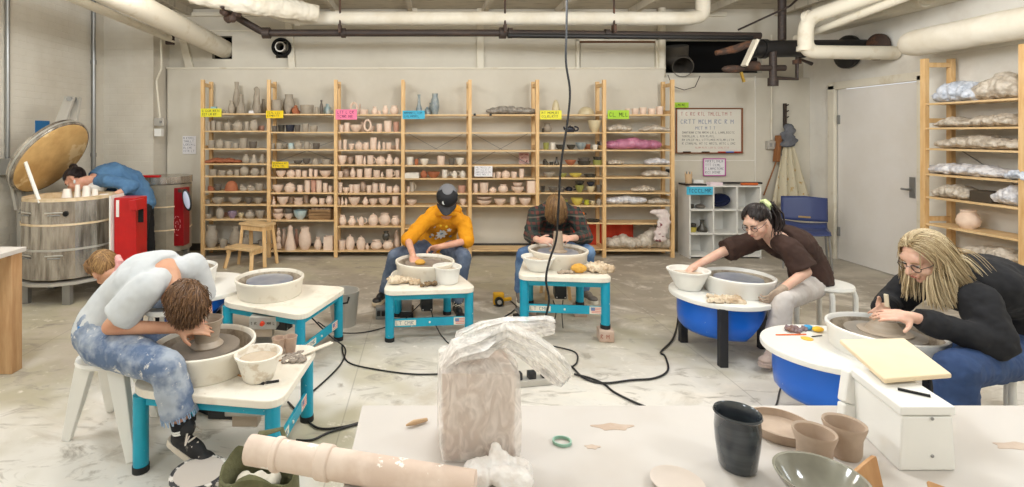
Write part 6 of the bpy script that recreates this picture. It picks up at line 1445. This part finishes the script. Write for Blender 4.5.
hair(t, HM, hair_mat('dark_brown_hair', (40, 28, 22), (66, 46, 34)), 160, .06, (0, -1, -.3), .3, .006, region=lambda q: q.y < .2 and q.z < .1, base=False)
stool('round_stool', 'plain stool under the person in the mustard sweatshirt', J['P'].x, J['P'].y + .03, .42, .16, M_pine)

# --- person in plaid
J = dict(P=at(556, 250, 5.0), B=at(554, 212, 5.12), N=at(555, 212, 4.84), SL=at(536,214,4.86), SR=at(574,214,4.86), EL=at(531,236,4.74), ER=at(586,237,4.74),
         WL=at(538,240,4.5), WR=at(572,238,4.5), HL=at(546, 252, 4.95), HR=at(567, 252, 4.95), KL=at(524, 255, 4.66), KR=at(587, 252, 4.64), AL=at(520, 291, 4.78), AR=at(583, 289, 4.8), Hd=at(555, 208, 4.66), fwd=(0, -.34, -.94), up=(0, -.94, .25))
J = {a: Vector(b) for a, b in J.items()}
t, HM, bd = person('person in a dark plaid jacket bowed over the raised wheel', J, SK3, hands=[dict(wrist=J['WL'], d=(.7, -.7, .1), n=(.6, .2, -.6), side=1, curl=(20, 32, 25)), dict(wrist=J['WR'], d=(-.72, -.6, .1), n=(-.4, .2, -.8), side=-1, curl=(22, 34, 25))])
face_parts(t, HM)
def plaid_mat():
    m = mat('dark_plaid', (34, 30, 34), .9); nt = m.node_tree; N = nt.nodes; L = nt.links; b = N['Principled BSDF']
    tc = N.new('ShaderNodeTexCoord'); prev = None
    for (ax, sc3, cc, th) in (('X', 11, (112, 62, 52), .82), ('Z', 11, (112, 62, 52), .82), ('X', 22, (44, 60, 54), .7), ('Z', 22, (44, 60, 54), .7), ('Z', 5.5, (150, 134, 116), .97)):
        w_ = N.new('ShaderNodeTexWave'); w_.bands_direction = ax; w_.inputs['Scale'].default_value = sc3 * .32; w_.inputs['Distortion'].default_value = 1.5; w_.inputs['Detail Scale'].default_value = 1; L.new(tc.outputs['Object'], w_.inputs[0])
        r = N.new('ShaderNodeMapRange'); r.inputs[1].default_value = th; r.inputs[2].default_value = th + .05; r.inputs[4].default_value = .7; L.new(w_.outputs['Fac'], r.inputs[0])
        x = N.new('ShaderNodeMix'); x.data_type = 'RGBA'; L.new(r.outputs[0], x.inputs[0]); x.inputs[7].default_value = lin(cc)
        if prev: L.new(prev, x.inputs[6])
        else: x.inputs[6].default_value = lin((32, 28, 33))
        prev = x.outputs[2]
    L.new(prev, b.inputs['Base Color']); return m
top(t, J, plaid_mat(), 1.02, 1.75, 'plaid_jacket', .026, .08, slk=1.15)
trousers(t, J, M_jeansmid, 1.0, 1.0)
shoe(t, J['AL'], (-.1, -1, 0), mat('grey_suede', (120, 112, 104), .9), M_whitepaint); shoe(t, J['AR'], (.3, -.95, 0), MATS['grey_suede'], M_whitepaint, laces=M_whitepaint)
M_sandy = hair_mat('sandy_hair', (84, 58, 36), (146, 112, 70))
hair(t, HM, M_sandy, 900, .15, lambda q: V(q.x * .9, .35, .1), .55, .0045, seed=5, region=lambda q: q.z > -.15 or q.y < -.1, steps=11, cling=.5)
stool('round_stool', 'plain stool under the person in the plaid jacket', J['P'].x, J['P'].y + .03, .44, .16, M_pine)

# --- person in the grey t-shirt, nearest left
J = dict(P=at(100,336,2.62), B=at(128,272,2.68), N=at(168,274,2.60), SL=at(192,268,2.76), SR=at(146,289,2.46), EL=at(205, 306, 2.85), ER=at(110, 327, 2.42),
         WL=at(208, 322, 2.72), WR=at(178, 328, 2.5), HL=at(112, 334, 2.72), HR=at(103, 344, 2.5), KL=at(190, 352, 2.86), KR=at(168, 368, 2.34), AL=at(196, 398, 2.98), AR=at(184, 432, 2.34), Hd=at(183, 303, 2.52), fwd=(.28, .25, -.93), up=(.86, -.42, .3))
J = {a: Vector(b) for a, b in J.items()}
t, HM, bd = person('person in a grey t-shirt and dusty jeans bent over the nearest wheel', J, SK2, hands=[dict(wrist=J['WR'], d=(.95, .25, -.05), n=(.1, .6, -.6), side=-1, curl=(10, 16, 14)), dict(wrist=J['WL'], d=(-.1, -.95, .0), n=(-.9, 0, -.3), side=1, curl=(14, 20, 18))], vox=.006)
face_parts(t, HM)
M_greyt = mat('grey_jersey', (200, 202, 203), .9, c2=(190, 193, 195), scale=6)
top(t, J, M_greyt, .98, .78, 't_shirt', .014, .12, slk=1.2, loose=.008, hem=-.02)
jn = trousers(t, J, M_jeansdusty, 1.02, .72, flare=.022)
mb = MB()
for q in 'LR':
    a = J['K' + q].lerp(J['A' + q], .72); d_ = (J['A' + q] - J['K' + q]).normalized(); x_ = d_.orthogonal().normalized(); y_ = d_.cross(x_); fr = MB()
    for i in range(40):
        an = 2 * math.pi * i / 40; c = a + (x_ * math.cos(an) + y_ * math.sin(an)) * .076; fr.tube([c - d_ * .012, c + d_ * .015 + (x_ * math.sin(i * 3) + y_ * math.cos(i * 5)) * .004], .0025, 4)
    fr.build('frayed_hem', mat('frayed_denim', (150, 170, 196), .9), jn, world=True)
mb.bm.free()
M_sock = mat('black_sock', (24, 24, 28), .9)
for q in 'LR':
    a = J['A' + q]; kx = J['K' + q]; s0 = kx.lerp(a, .8); so = MB().cyl(s0, a, .046, .046, 20).build('sock', M_sock, t, world=True, smooth=True)
    for f in (.62, .78): c = s0.lerp(a, f); d_ = (a - s0).normalized(); MB().cyl(c - d_ * .004, c + d_ * .004, .0472, .0472, 20).build('sock_stripe', M_pw, so, world=True, smooth=True)
M_canvas = mat('black_canvas_shoe', (34, 34, 36), .8, c3=(120, 114, 106), s3=20, thr3=(.62, .66)); M_solew = mat('dusty_white_sole', (206, 196, 182), .7)
shoe(t, J['AR'] + V(.0, 0, -.005), (.78, -.25, -.33), M_canvas, M_solew, name='sneaker', laces=mat('dusty_lace', (206, 196, 184), .8), up=(.4, -.2, .9), cap=M_solew)
lf = shoe(t, J['AL'] + V(.02, 0, -.0), (.85, -.5, 0), M_canvas, M_solew, name='sneaker', laces=MATS['dusty_lace'], cap=M_solew)
a = J['AL'] + V(.0, -.045, -.01); MB().cyl(a, a + V(0, -.006, 0), .022, seg=20).build('ankle_patch', M_pw, lf, world=True)
M_messy = hair_mat('brown_messy_hair', (64, 42, 28), (128, 94, 64))
hair(t, HM, M_messy, 950, .1, lambda q: V(q.x * 1.2 + .3, .5, -.2) + V(0, q.y * .5, 0), .25, .0045, seed=9, region=lambda q: q.z > -.2 or q.y < .1, curl=.3, steps=9, cling=.55)
# keys and tags at the belt
kb = MB()
a = at(88, 327, 2.5)
t2 = MB().tube([a + V(0, 0, .05), a + V(-.01, 0, .0), a + V(.01, 0, -.05)], .008, 6).build('lanyard', mat('blue_lanyard', (60, 110, 190), .6), t, world=True)
for i, c in enumerate(((60, 130, 196), (190, 60, 50), (90, 170, 200), (220, 220, 214), (60, 70, 90))): MB().box(a + V(-.02 + .012 * i, -.02 - .006 * (i % 2), -.01 - .03 * (i % 3)), (.03, .008, .04), M=Matrix.Rotation(i, 3, 'Y')).build('key_tag', mat('tag_%s' % ['blue', 'red', 'teal', 'white', 'navy'][i], c, .5), t2, world=True)
# white plastic stool with splayed tapering legs
c = V(-1.62, 2.66, 0); st = thing('plastic_stool', 'white plastic stool under the person in the grey t-shirt', 'stool', c)
MB().lathe([(0, .415), (.13, .415), (.145, .43), (.14, .445), (0, .445)], c, 32).build('seat', M_white, st, smooth=True, world=True)
for (fx, fy, tx, ty) in ((at(67, 440, 2.67).x, 2.67, -1.71, 2.64), (at(132, 462, 2.49).x, 2.49, -1.53, 2.58), (-1.5, 2.9, -1.55, 2.74), (-1.78, 2.95, -1.7, 2.76)):
    p, q = V(tx, ty, .44), V(fx, fy, 0); d_ = (q - p).normalized(); x_ = V(1, 0, 0); y_ = d_.cross(x_).normalized(); x_ = y_.cross(d_)
    MB().ring_loft([[p.lerp(q, f) + x_ * a_ * w_ + y_ * b_ * w_ * .7 for a_, b_ in ((-1, -1), (1, -1), (1, 1), (-1, 1))] for f, w_ in ((0, .042), (.5, .034), (1, .022))]).build('leg', M_white, st, world=True, bevel=.005)

# --- bun-haired person mostly hidden behind
J = dict(P=at(168, 292, 3.5), B=at(160, 268, 3.55), N=at(128, 279, 3.42), SL=at(128, 283, 3.24), SR=at(134, 277, 3.62), EL=at(122, 308, 3.2), ER=at(124, 305, 3.66),
         WL=at(112, 328, 3.3), WR=at(114, 326, 3.55), HL=at(168, 294, 3.38), HR=at(168, 292, 3.62), KL=at(130, 300, 3.3), KR=at(132, 297, 3.66), AL=at(136, 352, 3.36), AR=at(138, 350, 3.6), Hd=at(106, 270, 3.42), fwd=(-.5, .55, -.65), up=(-.7, .3, .65))
J = {a: Vector(b) for a, b in J.items()}
t, HM, bd = person('person with a messy brown bun bending low behind the grey t-shirt person', J, SK2, hands=[dict(wrist=J['WL'], d=(-.5, .1, -.8), n=(.6, 0, -.4), side=1), dict(wrist=J['WR'], d=(-.5, -.1, -.8), n=(.6, 0, -.4), side=-1)], vox=.009)
top(t, J, M_greyt, .82, .8, 't_shirt', .01, .08); trousers(t, J, M_jeans, .85, 1.0); shoe(t, J['AL'], (-1, 0, 0), M_black, M_rubber); shoe(t, J['AR'], (-1, 0, 0), M_black, M_rubber)
M_bunhair = hair_mat('highlighted_brown_hair', (96, 66, 42), (186, 148, 98))
hair(t, HM, M_bunhair, 600, .1, lambda q: V(-q.x * .6, -.8, .5), .0, .0045, seed=3, steps=8, curl=.15, cling=1)
rnd = random.Random(12); mb = MB(); bc = at(93, 266, 3.40)
for i in range(60):
    ax = V(rnd.gauss(0, 1), rnd.gauss(0, 1), rnd.gauss(0, 1)).normalized(); x_ = ax.orthogonal().normalized(); y_ = ax.cross(x_); r0 = rnd.uniform(.03, .055); a0 = rnd.uniform(0, 6)
    mb.tube([bc + (x_ * math.cos(a0 + j * .45) + y_ * math.sin(a0 + j * .45)) * r0 for j in range(8)], [.002, .006, .007, .007, .007, .006, .005, .002], 5)
mb.build('hair_bun', hair_mat('bun_hair', (84, 56, 36), (140, 104, 66)), t, world=True, smooth=True)
mb = MB().tube([at(117, 256, 3.3), at(120, 262, 3.28), at(118, 270, 3.26), at(112, 279, 3.26)], [.018, .026, .022, .02], 10)
blob('pink_bandana', mb, mat('pale_pink_cloth', (226, 170, 166), .8, c2=(196, 130, 128), scale=20), t, .006, 2, .012, .03)
stool('round_stool', 'low white stool under the bun-haired person', J['P'].x, J['P'].y, .42, .15, M_white)

# --- person at the kiln
J = dict(P=at(143, 206, 5.72), B=at(134, 160, 5.8), N=at(93, 181, 5.42), SL=at(109,181,5.34), SR=at(106,175,5.66), EL=at(133,186,5.42), ER=at(112,196,5.7),
         WL=at(112, 196, 5.22), WR=at(98, 197, 5.42), HL=at(142, 210, 5.62), HR=at(145, 208, 5.84), KL=at(140, 240, 5.6), KR=at(148, 238, 5.85), AL=at(142, 269, 5.66), AR=at(150, 266, 5.9), Hd=at(76, 180, 5.32), fwd=(-.62, -.22, -.72), up=(-.74, .1, .66))
J = {a: Vector(b) for a, b in J.items()}
t, HM, bd = person('person in a blue denim shirt leaning over the open kiln', J, SK1, hands=[dict(wrist=J['WL'], d=(-.9, -.2, -.1), n=(0, 0, -1), side=1, curl=(8, 14, 12)), dict(wrist=J['WR'], d=(-.9, -.1, -.1), n=(0, 0, -1), side=-1)], vox=.007)
face_parts(t, HM, brow=mat('brow_dark', (36, 26, 24), .8))
top(t, J, mat('blue_chambray', (82, 122, 160), .85, c2=(68, 106, 146), scale=5, thr=(.4, .7)), 1.0, 1.55, 'denim_shirt', .024, .07, hem=-.1, slk=1.05)
MB().ell(at(97, 187, 5.4), (.1, .08, .06)).build('white_undershirt', M_pw, t, world=True, smooth=True)
trousers(t, J, mat('black_trousers', (20, 20, 22), .85), .92, 1.0, name='trousers', flare=.02); shoe(t, J['AL'] + V(0, 0, .03), (-1, -.2, 0), M_black, M_rubber); shoe(t, J['AR'] + V(0, 0, .03), (-1, -.2, 0), M_black, M_rubber)
M_blackhair = hair_mat('black_hair', (24, 19, 20), (48, 38, 36))
hair(t, HM, M_blackhair, 600, .11, lambda q: V(-q.x * .5, -.9, .3), .0, .0045, seed=6, steps=9, cling=1, region=lambda q: (q.z > .1 and q.y < .86) or q.y < .0)
mb = MB(); bc = HM @ V(.0, -.075, .12)
for i in range(40):
    ax = V(rnd.gauss(0, 1), rnd.gauss(0, 1), rnd.gauss(0, 1)).normalized(); x_ = ax.orthogonal().normalized(); y_ = ax.cross(x_); r0 = rnd.uniform(.02, .036); a0 = rnd.uniform(0, 6)
    mb.tube([bc + (x_ * math.cos(a0 + j * .5) + y_ * math.sin(a0 + j * .5)) * r0 for j in range(8)], .006, 5)
mb.build('hair_bun', M_blackhair, t, world=True, smooth=True)
MB().ell(HM @ V(-.083, -.0, -.045), (.01, .012, .022), sub=2).build('earring', M_pw, t, world=True, smooth=True)

# --- person in brown
J = dict(P=at(812, 284, 3.96), B=at(806, 240, 4.05), N=at(774, 240, 3.88), SL=at(790, 248, 3.7), SR=at(757, 240, 4.04), EL=at(806, 272, 3.62), ER=at(722, 252, 4.02),
         WL=at(780, 291, 3.5), WR=at(692, 268, 3.95), HL=at(810, 287, 3.86), HR=at(806, 284, 4.06), KL=at(783, 300, 3.5), KR=at(776, 296, 4.1), AL=at(775, 346, 3.52), AR=at(770, 334, 4.05), Hd=at(757, 222, 3.82), fwd=(-.8, -.38, -.5), up=(-.4, -.1, .9))
J = {a: Vector(b) for a, b in J.items()}
t, HM, bd = person('person in a brown shirt and glasses reaching into a white bowl', J, SK3, hands=[dict(wrist=J['WR'], d=(-.75, -.1, -.65), n=(.3, 0, -.9), side=-1, curl=(10, 16, 12), size=.92)], vox=.006)
face_parts(t, HM, brow=MATS['brow_dark'])
glasses(t, HM, mat('dark_red_frames', (70, 30, 32), .3))
mb = MB(); mb.capsule(J['EL'].lerp(J['WL'], .85), J['WL'] + V(-.005, 0, -.005), .028, .028); add_hand(mb, J['WL'], (-.6, .1, -.6), (-.5, .5, -.4), 1, curl=(25, 35, 25), size=1.02)
blob('clay_covered_hand', mb, M_claystain_skin, t, .004, 1)
top(t, J, mat('dark_brown_linen', (66, 44, 36), .9, c2=(56, 37, 30), scale=5), 1.06, .9, 'brown_shirt', .024, .09, slk=1.04, loose=.016, hem=-.1)
trousers(t, J, mat('off_white_trousers', (214, 208, 204), .9, c2=(196, 186, 180), scale=5), .95, .98, name='trousers', flare=.02)
M_dustshoe = mat('dusty_pink_shoe', (196, 176, 166), .9, c2=(170, 150, 140), scale=10)
shoe(t, J['AL'] + V(0, 0, -.01), (-.75, -.55, 0), M_dustshoe, M_dustshoe); shoe(t, J['AR'] + V(0, 0, .01), (-.75, -.5, 0), M_dustshoe, M_dustshoe)
hair(t, HM, M_blackhair, 750, .12, lambda q: V(-q.x * .5, -.95, .25), .0, .0045, seed=8, steps=10, cling=1, region=lambda q: (q.z > -.1 and q.y < .82 and q.z + .9 * (1 - q.y) > .35) or q.y < -.1)
rootp = HM @ V(0, -.115, .06); mb = MB(); rnd = random.Random(3)
for i in range(110):
    o_ = V(rnd.gauss(0, .012), rnd.gauss(0, .012), rnd.gauss(0, .008)); e_ = V(rnd.gauss(0, .026), rnd.gauss(0, .03), 0)
    mb.tube([rootp + o_ * .6, rootp + V(.05, .0, .012) + o_ * 1.6, rootp + V(.08, .01, -.05) + o_ * 1.5 + e_ * .6, rootp + V(.075, .0, -.13) + e_ + o_, rootp + V(.055, -.01, -.2 + rnd.uniform(-.03, .03)) + e_], [.006, .007, .007, .006, .002], 5)
mb.build('ponytail', M_blackhair, t, world=True, smooth=True)
mb = MB()
sa = V(.8, .1, .25).normalized(); x_ = sa.orthogonal().normalized(); y_ = sa.cross(x_)
for i in range(22):
    a_ = 2 * math.pi * i / 22; mb.ell(rootp + V(.022, 0, .006) + (x_ * math.cos(a_) + y_ * math.sin(a_)) * .034 + sa * .006 * (i % 2), (.018, .016, .016), sub=2)
blob('scrunchie', mb, mat('pale_green_scrunchie', (220, 228, 176), .8, c2=(180, 196, 130), scale=30), t, .005, 1, .012, .02)
c = V(3.02, 3.92, 0); st = thing('bent_leg_stool', 'white stool with bent legs under the person in brown', 'stool', c, R(20))
MB().lathe([(0, .42), (.17, .42), (.178, .43), (.172, .448), (0, .448)], (0, 0, 0), 32).build('seat', M_white, st, smooth=True)
for i in range(3 + 1):
    a_ = R(45 + 90 * i); d_ = V(math.cos(a_), math.sin(a_), 0); p = [d_ * .06 + V(0, 0, .412), d_ * .14 + V(0, 0, .412), d_ * .17 + V(0, 0, .395), d_ * .18 + V(0, 0, .36), d_ * .18]
    mb = MB(); s_ = V(-d_.y, d_.x, 0); mb.tube(p, .018, 8); mb.build('leg', M_white, st, smooth=True)

# --- person in black at the right
J = dict(P=at(1010, 352, 2.8), B=at(1030, 272, 2.86), N=at(948, 286, 2.72), SL=at(978, 300, 2.52), SR=at(915, 283, 2.96), EL=at(997, 343, 2.42), ER=at(890, 304, 3.02),
         WL=at(912,317,2.5), WR=at(884, 308, 2.82), HL=at(1014, 356, 2.66), HR=at(1000, 352, 2.92), KL=at(955, 370, 2.36), KR=at(940, 350, 3.0), AL=at(962, 460, 2.4), AR=at(948, 425, 2.98), Hd=at(925, 257, 2.66), fwd=(-.93, -.06, -.52), up=(-.45, -.1, .88))
J = {a: Vector(b) for a, b in J.items()}
t, HM, bd = person('blonde person in a black sweater and glasses at the right wheel', J, SK3, hands=[dict(wrist=J['WL'], d=(-.97, .15, .08), n=(-.05, .5, -.85), side=1, curl=(6, 10, 10)), dict(wrist=J['WR'], d=(-.6, -.7, .05), n=(-.6, .3, -.6), side=-1, curl=(30, 38, 25), thumb=(.5, .5, -.6))], vox=.0055, head=1.04, k=1.08, dk=1.1)
face_parts(t, HM, 1.04, brow=mat('brow_fair', (150, 116, 84), .8)); glasses(t, HM, mat('thin_dark_frames', (46, 38, 40), .3), 1.04)
top(t, J, mat('black_knit', (22, 22, 26), .9, c2=(30, 30, 34), scale=8), 1.2, 1.93, 'black_sweater', .024, .1, slk=1.08, dk=1.1, neck=1.0)
trousers(t, J, M_jeansdark, 1.14, 1.0)
shoe(t, J['AL'], (-.9, -.3, 0), M_black, M_rubber); shoe(t, J['AR'], (-.9, -.3, 0), M_black, M_rubber)
M_blonde = hair_mat('blonde_hair', (142, 118, 84), (214, 196, 160)); 
def cb(q): return V(q.x * .9, -.9 + .75 * (q.y < -.2), .1 - .2 * abs(q.x))
hair(t, HM, M_blonde, 1500, .29, cb, .42, .0045, seed=14, k=1.04, region=lambda q: (q.z > .05 and q.y < .78 and q.z > q.y * .75) or q.y < -.15, steps=13, curl=.05, cling=.32)
stool('round_stool', 'white stool under the person in the black sweater', J['P'].x, J['P'].y, .4, .18, M_white)
tag(MB().bar(J['WR'] + V(-.045, -.07, .03), J['WR'] + V(-.06, -.08, .1), .02, .008).build('wooden_tool', mat('pale_tool_wood', (236, 222, 196), .6), bevel=.003), 'pale wooden tool held upright by the person in black', 'tool')
